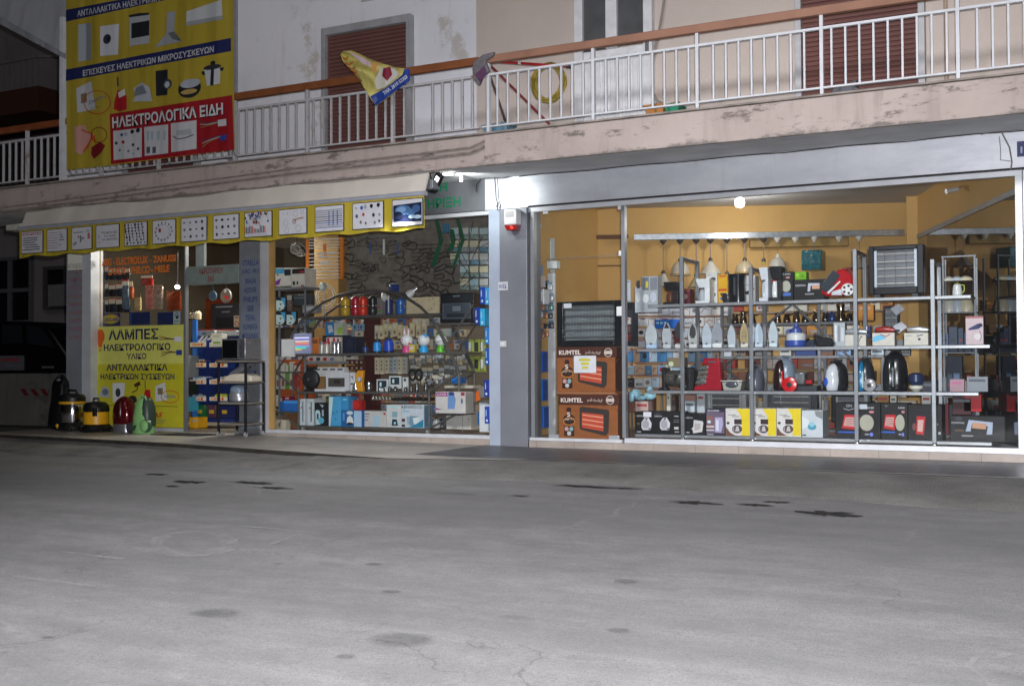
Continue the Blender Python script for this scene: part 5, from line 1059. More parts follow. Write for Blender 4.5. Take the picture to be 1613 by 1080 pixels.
# dim shop behind the entrance
carton('tall brown wooden cabinet deep inside the entrance', (306, 334, 470, 660), 2.6, .5, '55230f', ops(('r', 320, 474, 331, 515, '5e2a14'), ('r', 308, 476, 318, 515, '43200f')), name='wooden_cabinet', cat='cabinet')
carton('dark oven with pale bars on a shelf deep inside the entrance', (333, 376, 478, 520), 2.5, .4, '26262a', ops(('r', 340, 482, 366, 484, '6c6e72'), ('r', 349, 490, 362, 492, '5c5e62'), ('r', 340, 500, 370, 516, '1a1a1d')), name='oven', cat='oven')
carton('dark drawer unit under the pale barred oven inside the entrance', (333, 378, 521, 660), 2.4, .5, '201d1c', ops(('r', 338, 530, 372, 531, '403c3a'), ('r', 338, 550, 372, 551, '403c3a')), name='drawer_unit', cat='cabinet')
for cx, cy, r_, h, lab in ((335.5, 466, .07, '3c4e60', 'blue grey frying pan hanging inside the entrance'), (356, 466, .10, '5a5550', 'clear round clock with red hands hanging inside the entrance')):
    c = W(cx, cy, 1.6); t = thing('hanging_pan' if r_ < .09 else 'wall_clock', lab, 'pan' if r_ < .09 else 'clock', c); mb = MB(); mb.lathe([(0, -.01), (r_, -.015), (r_+.01, 0), (r_, .02), (0, .02)], c, mat(h, .3), 22, 'y'); obj('disc', mb, t)
    ar = Art(1.58, step=.002); (ar.poly([(353, 464), (361, 469), (359, 472), (354, 469)], 'a31c22'), ar.ell(355, 458, 2, 3, '9a9a9c')) if r_ > .09 else ar.ell(cx, cy, 5, 6, '2e3e50'); obj('face', ar, t)
    mb = MB(); mb.tube([c+Vector((0, 0, r_)), c+Vector((0, 0, r_+.25))], .006, BLACK, 5); obj('hook', mb, t)
carton('cream leaflet with a stop sign hanging by the door jamb', (368, 377.5, 497, 515), .5, .01, 'a8937c', ops(('o', 373, 510, 3.5, 4, 1, '8a3a34'), ('r', 370, 499, 376, 501, '6a5548')), name='leaflet', cat='leaflet')
for (xa, xb, yt, yb), h, lab in (((295, 303, 488, 504), '2a2622', 'dark jar with cream bands by the blue upright'), ((304, 312, 486, 503), 'b7a98a', 'cream bottle beside the blue upright')):
    a, b_, z0, z1 = span(xa, xb, yt, yb, OY-.05); t = thing('bottle', lab, 'bottle', ctr(a, b_, z0, OY-.05)); w_ = (b_-a)/2; H_ = z1-z0; mb = MB(); mb.lathe([(w_*.9, 0), (w_, .1*H_), (w_, .6*H_), (w_*.5, .78*H_)], ((a+b_)/2, OY, z0), mat(h, .4), 14); obj('body', mb, t); mb = MB(); mb.lathe([(w_*.45, .79*H_), (w_*.45, H_), (0, H_)], ((a+b_)/2, OY, z0), BLACK, 12); obj('cap', mb, t)
    mb = MB(); [mb.lathe([(w_*1.01, q_*H_), (w_*1.02, (q_+.06)*H_), (w_*1.01, (q_+.08)*H_)], ((a+b_)/2, OY, z0), mat('b9a88c', .5), 14) for q_ in (.2, .4)]; obj('band', mb, t)
mb = MB(); a, b_, z0, z1 = span(297, 314, 656, 666, .4, 0); 
carton('small yellow carton on the floor inside the open entrance', (298, 311, 657, 665), .45, .2, 'c08a1c', ops(('r', 303, 661, 310, 664, '8a8a96')), 0.0)
carton('cyan carton standing behind the right edge of the yellow poster', (289.5, 297, 625, 648), .5, .2, '3a8aa0', ops(('r', 291, 634, 296, 640, '22506a')))
carton('black carton with green corner behind the right edge of the poster', (289.5, 297, 600, 622), .5, .2, '1c2420', ops(('r', 290, 603, 296, 606, '3a7a3a')))
carton('grey carton behind the pane at the right edge of the poster', (289.5, 297, 560, 595), .5, .2, '6a6e72', ops(('r', 291, 570, 296, 574, '22262c')))
# packs and bags hung behind the upper entrance pane
rr = random.Random(21); HY = .5
def hangpack(label, r, Y, card, body, name='blister_pack', group=None, top=.3, depth=.03, band=None):
    a, b_, z0, z1 = span(*r, Y); t = thing(name, label, 'packet', ctr(a, b_, z0, Y), group); zc = z1-(z1-z0)*top
    mb = MB(); mb.box(a, b_, Y, Y+.006, zc, z1, mat(card, .5)); obj('card', mb, t)
    mb = MB(); mb.loft([sup((a+b_)/2, Y+.015, z0+(zc-z0)*q_, (b_-a)/2*s_, depth*s2, 14, 3) for q_, s_, s2 in ((0, .95, .4), (.15, 1, 1), (.8, 1, 1), (.99, .98, .4))], mat(body, .2, 0, .5, 30, .4)); obj('bag', mb, t)
    if band: mb = MB(); mb.box(a-.002, b_+.002, Y-.003, Y-.001, z1-(z1-z0)*.06, z1, mat(band, .5)); obj('band', mb, t)
    return t
i = 0
for r_, (yt, yb) in enumerate(((421, 441), (447, 467), (470, 492))):
    for k in range(4):
        x = 160+k*11.5
        hangpack('clear packet of dark parts with white and red card hung behind the entrance pane', (x, x+9.5, yt+rr.uniform(-2, 2), yb), HY+.02*k, 'bcaf9e', rr.choice(['1c1a1c', '2a2826', '3a3c40', '1e2430']), 'blister_pack', 'clear packets behind the entrance pane', .38, .025, '9c2024'); i += 1
hangpack('long blue clear packet with white card among the entrance packets', (192, 202, 440, 487), HY-.05, 'c8bfae', '4a5866', top=.2, band='9c2024')
hangpack('red vacuum bag pack with white top hung behind the pane', (222, 240, 434, 449), HY, 'b8ac98', '8c2a20', top=.25)
hangpack('pleated pink filter bag hung behind the entrance pane', (228, 241, 449, 487), HY-.02, '9a6a5a', 'a8685a', 'filter_bag', None, .05)
hangpack('grey and cream filter bag beside the pink pleated one', (241.5, 255, 449, 487), HY, '8a7a68', '8a7868', 'filter_bag', None, .05)
hangpack('brown paper bag hung at the right of the entrance pane', (262, 284, 458, 489), HY+.1, '6a2c14', '7a3418', 'paper_bag', None, .06)
hangpack('orange handled tool pack behind the entrance pane', (203, 209, 443, 470), HY, 'b8a890', 'a04a24', top=.3)
hangpack('cream plug pack among the entrance packets', (211, 221, 463, 489), HY, '6a5a40', 'a08a60', top=.2)
for (x0, x1), lab in (((157, 189), 'blue card with yellow oval lamp emblem behind the entrance pane'), ((203.5, 236), 'plain dark blue card in the middle of the entrance pane'), ((248, 284), 'dark blue card with white lamp leaflet at the right of the entrance pane')):
    art = ops(('e', 174, 502.5, 14, 8, 'a89422'), ('o', 174, 502.5, 13, 7.2, .8, '2a2a5a'), ('t', 'EUROLAMP', 161.5, 500, 186.5, 506, '2a2a6a', .02)) if x0 == 157 else (ops(('r', 205, 493, 207, 511, '2a4684')) if x0 < 240 else ops(('r', 273, 490, 284, 510, '8a95a6'), ('l', [(278.5, 491), (275.5, 498)], .7, '24262c'), ('l', [(278.5, 491), (281.5, 498)], .7, '24262c'), ('r', 277, 497, 281, 502, '1c1e24'), ('r', 274.5, 505, 283, 507, '5a6270')))
    carton(lab, (x0, x1, 491.5 if x0 > 160 else 493.5, 513 if x0 < 200 else 511.5), .3, .01, '14214f', art, name='display_card', cat='card')
hb = thing('glint_globe', 'bright reflection inside the entrance built as a glowing globe', 'lamp', W(279, 452, .8)); mb = MB(); mb.ell(W(279.5, 452, .8), (.035, .035, .03), mat('ffffff', .3, 0, 0, 9, 0, 7), 14, 8); obj('bulb', mb, hb); mb = MB(); q = W(279.5, 452, .8); mb.tube([q+Vector((0, 0, .03)), q+Vector((0, 0, .5))], .01, BLACK); obj('stem', mb, hb)  # reflected bright spot built as a glowing globe, with an added light
lamp('entrance_glint_light', 'POINT', W(279, 452, .8)+Vector((0, -.06, 0)), 7, (1, .85, .6), .05)
t = thing('ceiling_tube', 'added unseen fluorescent tube brightening the inside of the entrance', 'lamp', (-10.4, 1.6, 2.9)); mb = MB(); mb.tube([(-11.1, 1.6, 2.86), (-9.9, 1.6, 2.86)], .018, mat('f2f4ff', .3, 0, 0, 9, 0, 4)); obj('tube', mb, t); mb = MB(); mb.box(-11.15, -9.85, 1.57, 1.63, 2.882, 2.952, WHITE); obj('fitting', mb, t)
lamp('entrance_fill_light', 'AREA', (-10.5, 1.55, 2.82), 85, (1, .95, .85), .7, (-10.5, .2, 0))  # unseen tube and area light added to brighten the entrance

# ================================================================== left display window
LY = .5
ARC = mat('4a4846', .5, .2)
la = thing('arched_rack', 'dark steel display rack with double arches in the left window', 'shelving', W(590, 676, LY))
def arc_pts(pts, y): return [Vector((W(x, yy, LY).x, y, W(x, yy, LY).z)) for x, yy in pts]
A1 = [(455, 540), (462, 523), (474, 506), (490, 490), (510, 476), (533, 465), (560, 459), (590, 457.5), (618, 461), (642, 470), (662, 483), (680, 501), (694, 522), (706, 548), (717, 570), (723, 588)]
for y in (LY, LY+.38): mb = MB(); mb.tube(arc_pts(A1, y), .018, ARC, 6); obj('arch', mb, la)
for pts in ([(434, 586), (470, 615)], [(434, 644), (471, 673)], [(723, 588), (675, 617)], [(723, 650), (677, 674)], [(433, 586), (433, 644)], [(470, 612), (470, 676)], [(723, 588), (723, 650)], [(676, 617), (676, 678)], [(450, 562), (434, 588)], [(745, 480), (698, 552)], [(688, 515), (723, 588)]):
    mb = MB(); mb.tube(arc_pts(pts, LY), .014, ARC, 6); mb.tube(arc_pts(pts, LY+.38), .014, ARC, 6); obj('strut', mb, la)
LZ = [1.485, 1.005, .515, .068]
lx = [(W(482, 497, LY).x, W(692, 496, LY).x), (W(432, 557, LY).x, W(734, 556, LY).x), (W(470, 617, LY).x, W(678, 616, LY).x), (W(470, 674, LY).x, W(678, 676, LY).x)]
for z, (a, b_) in zip(LZ, lx):
    mb = MB(); mb.box(a, b_, LY-.02, LY+.40, z-.028, z, ARC); obj('shelf', mb, la, .004)
for z, xa, xb in ((.775, 433, 471), (.245, 433, 471), (.775, 676, 724), (.255, 676, 724)):
    a, b_ = W(xa, 600, LY).x, W(xb, 600, LY).x; mb = MB(); mb.box(a, b_, LY-.015, LY+.395, z-.02, z-.002, ARC); obj('side_shelf', mb, la, .003)
for x in (478, 674):
    for y in (LY, LY+.36):
        c = W(x, 676, LY).x; mb = MB(); mb.lathe([(0, -.014), (.026, -.014), (.03, 0), (.026, .014), (0, .014)], (c, y, .03), mat('9a9ca0', .3, .4), 14, 'x'); obj('caster', mb, la)
a, b_ = W(690, 509, LY+.1).x, W(747, 509, LY+.1).x; mb = MB(); z = W(715, 509, LY+.1).z; mb.box(a, b_, LY, LY+.4, z-.025, z, ARC); obj('bracket_shelf', mb, la, .003); ZO = z
Y = LY+.02
# --- top level
def pot2(label, cx, yt, yb, z, h, Y=Y+.1):
    a, b_, _, zt = span(cx-6, cx+6, yt, yb, Y); c = ((a+b_)/2, Y, z); r_ = (b_-a)/2; H_ = zt-z; t = thing('lidded_pot', label, 'pot', c)
    mb = MB(); mb.lathe([(r_*.8, 0), (r_, .15*H_), (r_*1.02, .4*H_), (r_*.9, .46*H_)], c, mat(h, .3), 18); obj('lower_pot', mb, t); mb = MB(); mb.lathe([(r_*.9, .47*H_), (r_*1.02, .55*H_), (r_*.95, .82*H_), (r_*.5, .93*H_), (.0, .95*H_)], c, mat(h, .3), 18); obj('upper_pot', mb, t)
    mb = MB(); mb.lathe([(r_*1.04, .44*H_), (r_*1.06, .465*H_), (r_*1.04, .49*H_)], c, CHROME, 18); mb.lathe([(r_*.15, .95*H_), (r_*.2, H_), (0, H_*1.02)], c, CHROME, 10); obj('chrome_trim', mb, t); return t
pot2('mustard yellow double pot on the top arched shelf', 544, 466, 497, LZ[0], 'a8891a'); pot2('crimson double pot on the top arched shelf', 560, 465, 497, LZ[0], '97162c'); pot2('orange red double pot beside the crimson one', 572, 465, 497, LZ[0], 'c2301a'); pot2('black double pot at the right of the red pots', 587, 464, 497, LZ[0], '191b1e')
def bulb(label, x, y, Y, tilt, r_=.045):
    c = W(x, y, Y); t = thing('reflector_bulb', label, 'light bulb', c); d = Vector((tilt, -.3, -.6)).normalized(); 
    mb = MB(); mb.tube([c+d*.06, c+d*.055, c, c-d*.05], [r_*.9, r_, r_*.9, r_*.4], mat('c9c9cc', .35), 16); obj('reflector', mb, t); mb = MB(); mb.tube([c-d*.051, c-d*.09], [r_*.4, r_*.36], STEEL, 12); obj('screw_base', mb, t); return t
bulb('white reflector bulb hanging left above the top arched shelf', 605, 466, Y+.2, .4); bulb('white reflector bulb lying tilted above the cream board', 648, 461, Y+.2, -.7, .05)
carton('cream perforated board lying behind the arch at the right', (640, 691, 468, 494), Y+.25, .06, 'b8aa8c', ops(*[('e', x, y, .8, 1, '3a342c') for x, y in ((653, 474), (657, 473), (662, 482), (676, 472), (682, 470), (680, 486), (676, 488), (684, 479))]), LZ[0]+.001, 'perforated_board', 'board')
carton('clear bag of blue and silver pens on the top arched shelf', (607, 616, 472, 494), Y+.05, .05, '26305e', ops(('r', 611, 465, 613, 493, 'b4b4b8')), LZ[0]+.001, 'pen_bag', 'packet')
for x, yt, h, lab in ((631, 468, '1e58a0', 'small light blue jar stack right of the pens'),): pot2(lab, x, yt, 492, LZ[0], h)
hangpack('blue packet on the back board above the arch', (613, 627, 446, 462), 1.2, '8a8a88', '22366e', top=.1)
carton('grey meter box standing right of the black double pot', (593, 602, 470, 494), Y+.15, .08, '6d6c68', ops(('r', 594, 482, 600, 486, '8a4a6a'), ('e', 597, 490, 3, 2, '4a7a3a')), LZ[0]+.001)
# fan, rack, boxes on the left
c = W(513, 467, 1.15); t = thing('pedestal_fan', 'white ring fan on a slim stand in front of the yellow column', 'fan', (c.x, 1.15, LZ[0])); mb = MB()
for r_ in (.165, .13): mb.tube([c+Vector((r_*math.cos(k*.2618), 0, r_*math.sin(k*.2618))) for k in range(24)], .007, mat('bdb7a8', .4), 6, True)
for k in range(12): mb.tube([c+Vector((.05*math.cos(k*.5236), -.01, .05*math.sin(k*.5236))), c+Vector((.16*math.cos(k*.5236), 0, .16*math.sin(k*.5236)))], .002, mat('bdb7a8', .4), 4)
obj('guard', mb, t); mb = MB(); mb.tube([c+Vector((0, -.04, .12)), (c.x, 1.11, c.z-.28)], .013, mat('8e9094', .4)); obj('stem', mb, t)
mb = MB(); mb.lathe([(0, -.08), (.045, -.08), (.06, -.05), (.06, -.02), (0, 0)], (c.x, 1.12, c.z+.13), mat('8f9a9c', .35, .3), 16, 'y'); obj('motor', mb, t); mb = MB(); mb.lathe([(0, 0), (.09, 0), (.08, .02), (0, .03)], (c.x, 1.12, c.z-.3), mat('8e9094', .4), 18); obj('base', mb, t)
dr = thing('drying_rack', 'orange and white folding clothes rack hung at the top of the left window', 'clothes rack', W(512, 408, .9)); OR_ = mat('b5641c', .4); mb = MB()
for xa, xb, yt, yb in ((483, 487.5, 376, 440), (537, 541.5, 374, 440)): pbox(mb, .9, xa, xb, yt, yb, .02, OR_)
obj('side_bar', mb, dr); 
for k, y in enumerate((377, 382, 386.5, 391, 400, 406, 412, 417.5, 423, 428, 433.5, 438.5)): mb = MB(); mb.tube([W(486, y+.5, .89), W(539, y-1.5, .89)], .006, mat('d6d6d8', .3), 6); obj('rung', mb, dr)
mb = MB(); [pbox(mb, .88, 510, 514, y, y+11, .015, OR_) for y in (384, 396)]; [pbox(mb, .87, x, x+14, y, y+3, .012, WHITE) for x, y in ((500, 398), (516, 397), (503, 403), (505, 412))]; obj('hinge', mb, dr)
dz = thing('drying_rack', 'small blue ended wire rack hung on the grey board', 'clothes rack', W(605, 390, 1.5)); mb = MB(); [mb.tube([W(583, y, 1.5), W(627, y-2, 1.5)], .004, mat('8a8d92', .3, .5), 5) for y in (373, 379, 385, 391, 397)]; [mb.tube([W(x, y, 1.48), W(x+16, y-1, 1.48)], .003, mat('9a9384', .3, .5), 5) for x, y in ((578, 412), (580, 408), (582, 404), (585, 400), (588, 396))]; obj('wires', mb, dz)
mb = MB(); [pbox(mb, 1.48, x, x+1.6, 382, 400, .015, mat('2f4a86', .4)) for x in (583, 626)]; pbox(mb, 1.47, 604, 606.5, 377, 401, .015, WHITE); obj('end_bar', mb, dz)
for k, (off, lab) in enumerate(((0, 'left green folding drying rack hung near the pillar'), (34, 'right green folding drying rack hung near the pillar'))):
    gr = thing('drying_rack', lab, 'clothes rack', W(690+off, 390, .7)); GN = mat('13452f', .4); mb = MB(); x = 685+off
    mb.slab([W(a, b_, .7) for a, b_ in ((x, 340), (x+4, 340), (x+13, 376), (x+8, 376))], (0, -1, 0), .018, GN); mb.slab([W(a, b_, .7) for a, b_ in ((x+9, 376.5), (x+14, 376.5), (x+2-off*.1, 418), (x-6, 421))], (0, -1, 0), .02, GN); obj('arm', mb, gr)
    mb = MB(); [mb.tube([W(x+6+j, y, .72), W(x-36+off*.5, y+2, .80)], .004, mat('90938f', .25, .7), 5) for j, y in ((1, 384), (0, 390), (-1, 396), (-3, 402), (-4, 408), (-6, 414))]; obj('wires', mb, gr)
carton('blue grid card hung between the green drying racks', (697, 708, 352, 367), .6, .01, '3f6a86', ops(*[('r', 698+3.4*a, 353+3.6*b_, 700.6+3.4*a, 355.6+3.6*b_, '20405c') for a in range(3) for b_ in range(4)]), name='grid_card', cat='card')
gp = thing('green_bracket', 'short green plastic clip hung between the green racks', 'bracket', W(712, 378, .62)); mb = MB(); mb.slab([W(*q, .62) for q in ((709, 360), (715, 362), (718, 378), (712, 378))], (0, -1, 0), .02, GN); mb.slab([W(*q, .62) for q in ((712, 379), (718, 379), (714, 394), (707, 396))], (0, -1, 0), .02, GN); obj('clip', mb, gp)
tb = thing('ceiling_tube', 'lit fluorescent tube at the ceiling of the left shop', 'lamp', W(680, 357, 2.6)); mb = MB(); mb.tube([W(640, 361, 2.6), W(728, 353, 2.6)], .02, mat('f2f4ff', .3, 0, 0, 9, 0, 4)); obj('tube', mb, tb); q0, q1 = W(638, 361, 2.62), W(730, 353, 2.62); mb = MB(); mb.box(q0.x, q1.x, 2.6, 2.66, q0.z+.03, q0.z+.08, WHITE); obj('fitting', mb, tb)
lamp('left_shop_tube', 'AREA', W(680, 357, 2.6)+Vector((0, 0, -.06)), 85, (1, .96, .88), .6, W(680, 700, 2.2))
# heating elements and cable hooks on the grey board
rr = random.Random(31); BEL = mat('34312e', .4, .3, .1)
for i in range(64):
    x = 545+(i % 16)*11.6+rr.uniform(-5, 5); y = 392+(i//16)*23+rr.uniform(-13, 13)
    if x > 715: continue
    c = W(x, y, PEG-.1); g = rr.uniform(-.5, .5); L_ = rr.uniform(.13, .24); wv = rr.uniform(.03, .06); e1 = Vector((math.cos(g), -.2, math.sin(g))); e2 = Vector((-math.sin(g), .1, math.cos(g)))
    pts = [c-e1*L_/2+e2*wv*.5, c+e1*L_*.3+e2*wv, c+e1*L_*.5+e2*wv*.5, c+e1*L_*.5-e2*wv*.5, c+e1*L_*.3-e2*wv, c-e1*L_/2-e2*wv*.5]
    mb = MB(); mb.tube(pts, .012, BEL, 6); tag(obj('heating_element', mb), 'bent black heating element hung on the grey board behind the arch', 'heating element', 'heating elements on the grey board')
# cyan and white blister cards by the pillar
for r_ in range(5):
    for k in range(5):
        if k == 0 and r_ > 2: continue
        x = 709+k*15.5; yt = 359+r_*20; base = rr.choice(['7f98a0', 'a39f88', '8a9a9c', '9a9c98'])
        t = hangpack('pale cyan card of small parts hung near the silver pillar', (x, x+13, yt, yt+18), 1.0, base, rr.choice(['5a7c8c', '7c8488', '6f7f7c']), 'parts_card', 'pale cards of parts near the pillar', .55, .02)
for k, pts in enumerate(([(720, 385), (738, 420), (760, 372)], [(745, 350), (735, 400), (775, 380)], [(712, 430), (724, 410), (744, 440), (716, 446), (712, 430)], [(724, 446), (736, 425), (748, 434), (728, 452)])):
    mb = MB(); mb.tube([W(*q, .92) for q in pts], .005, BLACK, 5); tag(obj('bent_wire', mb), 'thin bent black element hung before the pale cards near the pillar', 'heating element', 'thin elements before the pale cards')
# two cartons at the upper left and what is below
carton('white carton with purple picture and blue top at the upper left', (431, 458, 422, 451), .55, .25, 'aaa79f', ops(('r', 432, 423, 448, 431, '3c7a9c'), ('r', 448, 424, 458, 434, '16181c'), ('p', [(432, 444), (443, 438), (440, 448), (432, 450)], '6a2a72'), ('r', 436, 432, 439, 434, '2a2a2e')))
carton('white carton with black and red top beside the purple one', (459, 480, 422, 452), .55, .25, 'aaa79f', ops(('r', 460, 423, 480, 431, '1c1416'), ('r', 472, 427, 479, 429, 'a02838'), ('r', 461, 443, 465, 449, '2a2628'), ('r', 467, 443, 470, 448, '3a3638'), ('r', 474, 449, 479, 451, '8a2a3a')))
shz = W(455, 452.5, .55).z; mb = MB(); a, b_ = W(430, 452, .55).x, W(482, 452, .55).x; mb.box(a, b_, .5, .85, shz-.03, shz-.002, GREY); mb.box(a+.05, a+.07, .6, .62, .0, shz-.031, GREY); mb.box(b_-.07, b_-.05, .6, .62, 0, shz-.031, GREY); tag(obj('narrow_shelf', mb), 'narrow grey shelf under the two white cartons at the upper left', 'shelf')
for x, y, lab in ((434, 468, 'topmost'), (434, 490.5, 'lower left'), (450.5, 490.5, 'lower right')):
    carton('%s of three blue telephone packs at the left of the window' % lab, (x, x+16, y, y+21.5), .5, .04, '1a1c20', ops(('p', [(x+1, y+5), (x+10, y+5.5), (x+14.5, y+12), (x+13, y+18), (x+8, y+21), (x+1, y+20.5)], 'a9bcc6'), ('p', [(x+8, y+1), (x+15.5, y+1), (x+15.5, y+16)], '3b87b2'), ('p', [(x+6, y+10), (x+10, y+10), (x+8, y+13)], '101114'), ('e', x+6.5, y+18, 2, 1, '101114')), name='telephone_pack')
hangpack('grey striped blister strip between the telephone packs', (452, 459, 465, 490), .5, '8f8a84', '5a4a44', top=.3); hangpack('yellow edge card at the left window frame', (431, 435, 477, 504), .55, 'a8962a', 'a8962a', top=.2)
a = .6
carton('grey monitor carton leaning below the fan', (476, 498, 481, 493), .8, .12, '6f7278', ops(('p', [(477, 491), (480, 483), (497, 483), (496, 487)], 'a2a4a6')))
carton('dark carton with grey top behind the fan at the left', (462, 482, 464, 480), 1.0, .2, '2a3238', ops(('r', 463, 468, 480, 470, '4a525a')))
ht = thing('cable_coil', 'coil of grey cable hanging at the upper left corner', 'cable', W(468, 393, .8)); c = W(468, 393, .8); mb = MB()
for k in range(5): mb.tube([c+Vector(((.085+.01*k)*math.cos(g*.52+k), .02*k-.04, (.06+.008*k)*math.sin(g*.52+k*.3))) for g in range(12)], .007, mat('77736c', .5), 5, True)
obj('coil', mb, ht); mb = MB(); mb.tube([c+Vector((0, 0, .06)), c+Vector((0, 0, .4))], .006, BLACK, 5); obj('hook', mb, ht)
# --- second level
z2 = LZ[1]+.001
led = thing('led_board', 'small message board with coloured stripes lit on the second arched shelf', 'screen', W(476, 553, Y)); x0, x1, zz0, zz1 = span(461, 489, 525, 553, Y, z2); mb = MB(); mb.box(x0, x1, Y, Y+.04, zz0, zz1, mat('8a8fb0', .4)); obj('frame', mb, led, .004)
ar = Art(Y, step=.0015)
for k, (h, w_) in enumerate((('c8ccf2', 23), ('6a62b8', 23), ('c8b89a', 23), ('d0765a', 23), ('b4606a', 23), ('5a9ad0', 23), ('4ac08a', 19), ('d09a4a', 12))): ar.rect(464, 531+2.7*k, 464+w_, 532.8+2.7*k, mat(h, .5, 0, 0, 9, 0, .9))
obj('stripes', ar, led)
carton('white sheet standing for a flash reflection left of the second shelf', (443, 463, 534, 562), LY-.06, .03, 'c9c9d2', None, name='glint_sheet', cat='bag', side='b5b5c0')  # flash reflection put in as a plain white sheet
carton('blue and white carton with phone picture above the second shelf', (512, 526, 507, 526), Y+.3, .12, '2d6a9c', ops(('p', [(516, 512), (523, 512), (525, 522), (518, 525)], 'a8b4bc')), z2+.16); carton('white carton with lime corner beside the blue phone carton', (526, 539, 508, 526), Y+.3, .12, 'a4a69e', ops(('p', [(532, 518), (539, 512), (539, 526), (532, 526)], '86a82a')), z2+.16); carton('dark low carton carrying the two phone cartons', (508, 543, 528, 553), Y+.28, .15, '24262e', ops(('r', 510, 532, 540, 534, '4a4c54')), z2)
carton('orange and grey packet right of the striped message board', (489, 502, 532, 548), Y+.05, .05, 'a05a24', ops(('r', 492, 535, 500, 541, '6a3a1a')), z2); 
for k, (x, h, lab) in enumerate(((504, '8a8a80', 'small clear jar on the second shelf left of the steel can'), (512, '9a9690', 'small cream jar on the second shelf'), (524, 'b4b6ba', 'small steel can on the second shelf'), (530, 'bcbec2', 'slim bright steel can on the second shelf'))):
    a, b_, _, zt = span(x-4, x+4, 538, 553, Y); t = thing('jar', lab, 'jar', ctr(a, b_, z2, Y+.04)); r_ = (b_-a)/2; H_ = zt-z2; mb = MB(); mb.lathe([(r_*.95, 0), (r_, .03), (r_*.95, H_*.8)], ((a+b_)/2, Y+.04, z2), mat(h, .2, .8 if k > 1 else .1), 14); obj('body', mb, t); mb = MB(); mb.lathe([(r_, H_*.8), (r_, H_), (0, H_)], ((a+b_)/2, Y+.04, z2), mat('9a2a2a' if k == 1 else '5a5c60', .4), 14); obj('lid', mb, t)
carton('row of red and white packets standing behind the steel cans', (514, 536, 531, 541), Y+.2, .05, 'b8b0a8', ops(('r', 515, 532, 519, 540, 'a02a3a'), ('r', 524, 532, 528, 540, 'a0304a'), ('r', 531, 533, 534, 539, '7a2a3a')), z2); carton('dark blue appliance box in the middle of the second shelf', (540, 560, 530, 553), Y+.1, .2, '141a2c', ops(('e', 550, 542, 6, 7, '1f2230')), z2)
carton('brown wooden door standing behind the arched rack', (573, 596, 500, 618), 1.35, .06, '3a1612', ops(('r', 575, 503, 594, 504, '4a221a'), ('e', 593, 545, 1, 1, '8a8a80')), 0, 'wooden_door', 'door')
def gasbottle(label, cx, yt, h, s_=1.0):
    a, b_, _, zt = span(cx-6*s_, cx+6*s_, yt, 553, Y); r_ = (b_-a)/2; H_ = zt-z2; c = ((a+b_)/2, Y+.08, z2); t = thing('gas_canister', label, 'gas canister', c); mb = MB(); mb.lathe([(r_*.85, 0), (r_*.95, H_*.08), (r_*.95, H_*.42), (r_*.75, H_*.56), (r_*.3, H_*.62)], c, mat(h, .35), 20); obj('bottle', mb, t); mb = MB(); mb.lathe([(r_*.9, -.0), (r_, .004), (r_, .02), (r_*.93, .022)], c, BLACK, 20); mb.lathe([(r_*.3, H_*.63), (r_*.3, H_*.75), (r_*.12, H_*.78), (r_*.12, H_), (0, H_)], c, mat('26282c', .4), 12); obj('valve', mb, t); return t
gasbottle('light blue gas canister on the second arched shelf', 588.5, 526, '1f7ac0', .95); gasbottle('larger royal blue gas canister beside the light blue one', 607, 520, '173a9a', 1.15); gasbottle('small navy gas canister with cyan collar left of the other two', 570, 538, '1c2f5e', .75)
# animal night lamps
for cx, cb, lab, ears in ((634, 'b03a72', 'round white rabbit lamp on a pink base', 'r'), (661, '1f86c0', 'round white lamp with a blue bow on a blue base', 'b'), (688, '4a9a1c', 'round white lamp with green leaves on a green base', 'g')):
    a, b_, _, zt = span(cx-9, cx+9, 524, 553, Y); c = ((a+b_)/2, Y+.1, z2); r_ = (b_-a)/2; t = thing('novelty_lamp', lab+' on the second arched shelf', 'lamp', c); H_ = W(cx, 524, Y).z-z2; hb_ = H_*.33
    mb = MB(); mb.lathe([(r_*.7, 0), (r_*.72, hb_*.4), (r_*.55, hb_*.8), (r_*.5, hb_)], c, mat(cb, .4), 18); obj('base', mb, t); mb = MB(); mb.ell((c[0], c[1], z2+hb_+r_*.85), (r_, r_*.9, r_*.92), mat('b9bcc4', .4), 18, 10); obj('globe', mb, t)
    mb = MB(); q = (c[0], c[1]-r_*.1, z2+hb_+r_*1.6)
    if ears == 'r': [mb.ell((q[0]+dx, q[1], q[2]+.04), (.016, .012, .055), mat('b8a4ac', .4), 10, 7) for dx in (-.03, .03)]
    elif ears == 'b': mb.ell((q[0]+.045, q[1]-.02, q[2]-.01), (.03, .02, .022), mat('2a80c8', .4), 10, 6); mb.ell((q[0]+.02, q[1]-.02, q[2]), (.022, .02, .018), mat('2a80c8', .4), 10, 6)
    else: [mb.ell((q[0]+dx, q[1], q[2]), (.034, .02, .016), mat('4a9a2a', .4), 10, 6) for dx in (-.03, .035)]
    obj('ears' if ears == 'r' else 'topknot', mb, t); ar = Art(c[1]-r_*.91, px=False, step=.001); ar.ring(c[0]-r_*.35, z2+hb_+r_*.9, .018, .022, .004, '8a2a5a' if ears == 'r' else '2a3a7a') if ears != 'g' else ar.line([(c[0]-.06, z2+hb_+r_*.7), (c[0], z2+hb_+r_*.6), (c[0]+.05, z2+hb_+r_*.75)], .006, '24262a'); obj('face', ar, t)
carton('small yellow and pink alarm clock between two round lamps', (644, 653, 542, 553), Y+.05, .05, 'a8963a', ops(('e', 648.5, 548, 3, 3, 'a8a49a'), ('e', 645, 541, 2, 1.6, 'a03a34'), ('e', 651, 541, 2, 1.6, '3a5aa0')), z2, 'alarm_clock', 'clock')
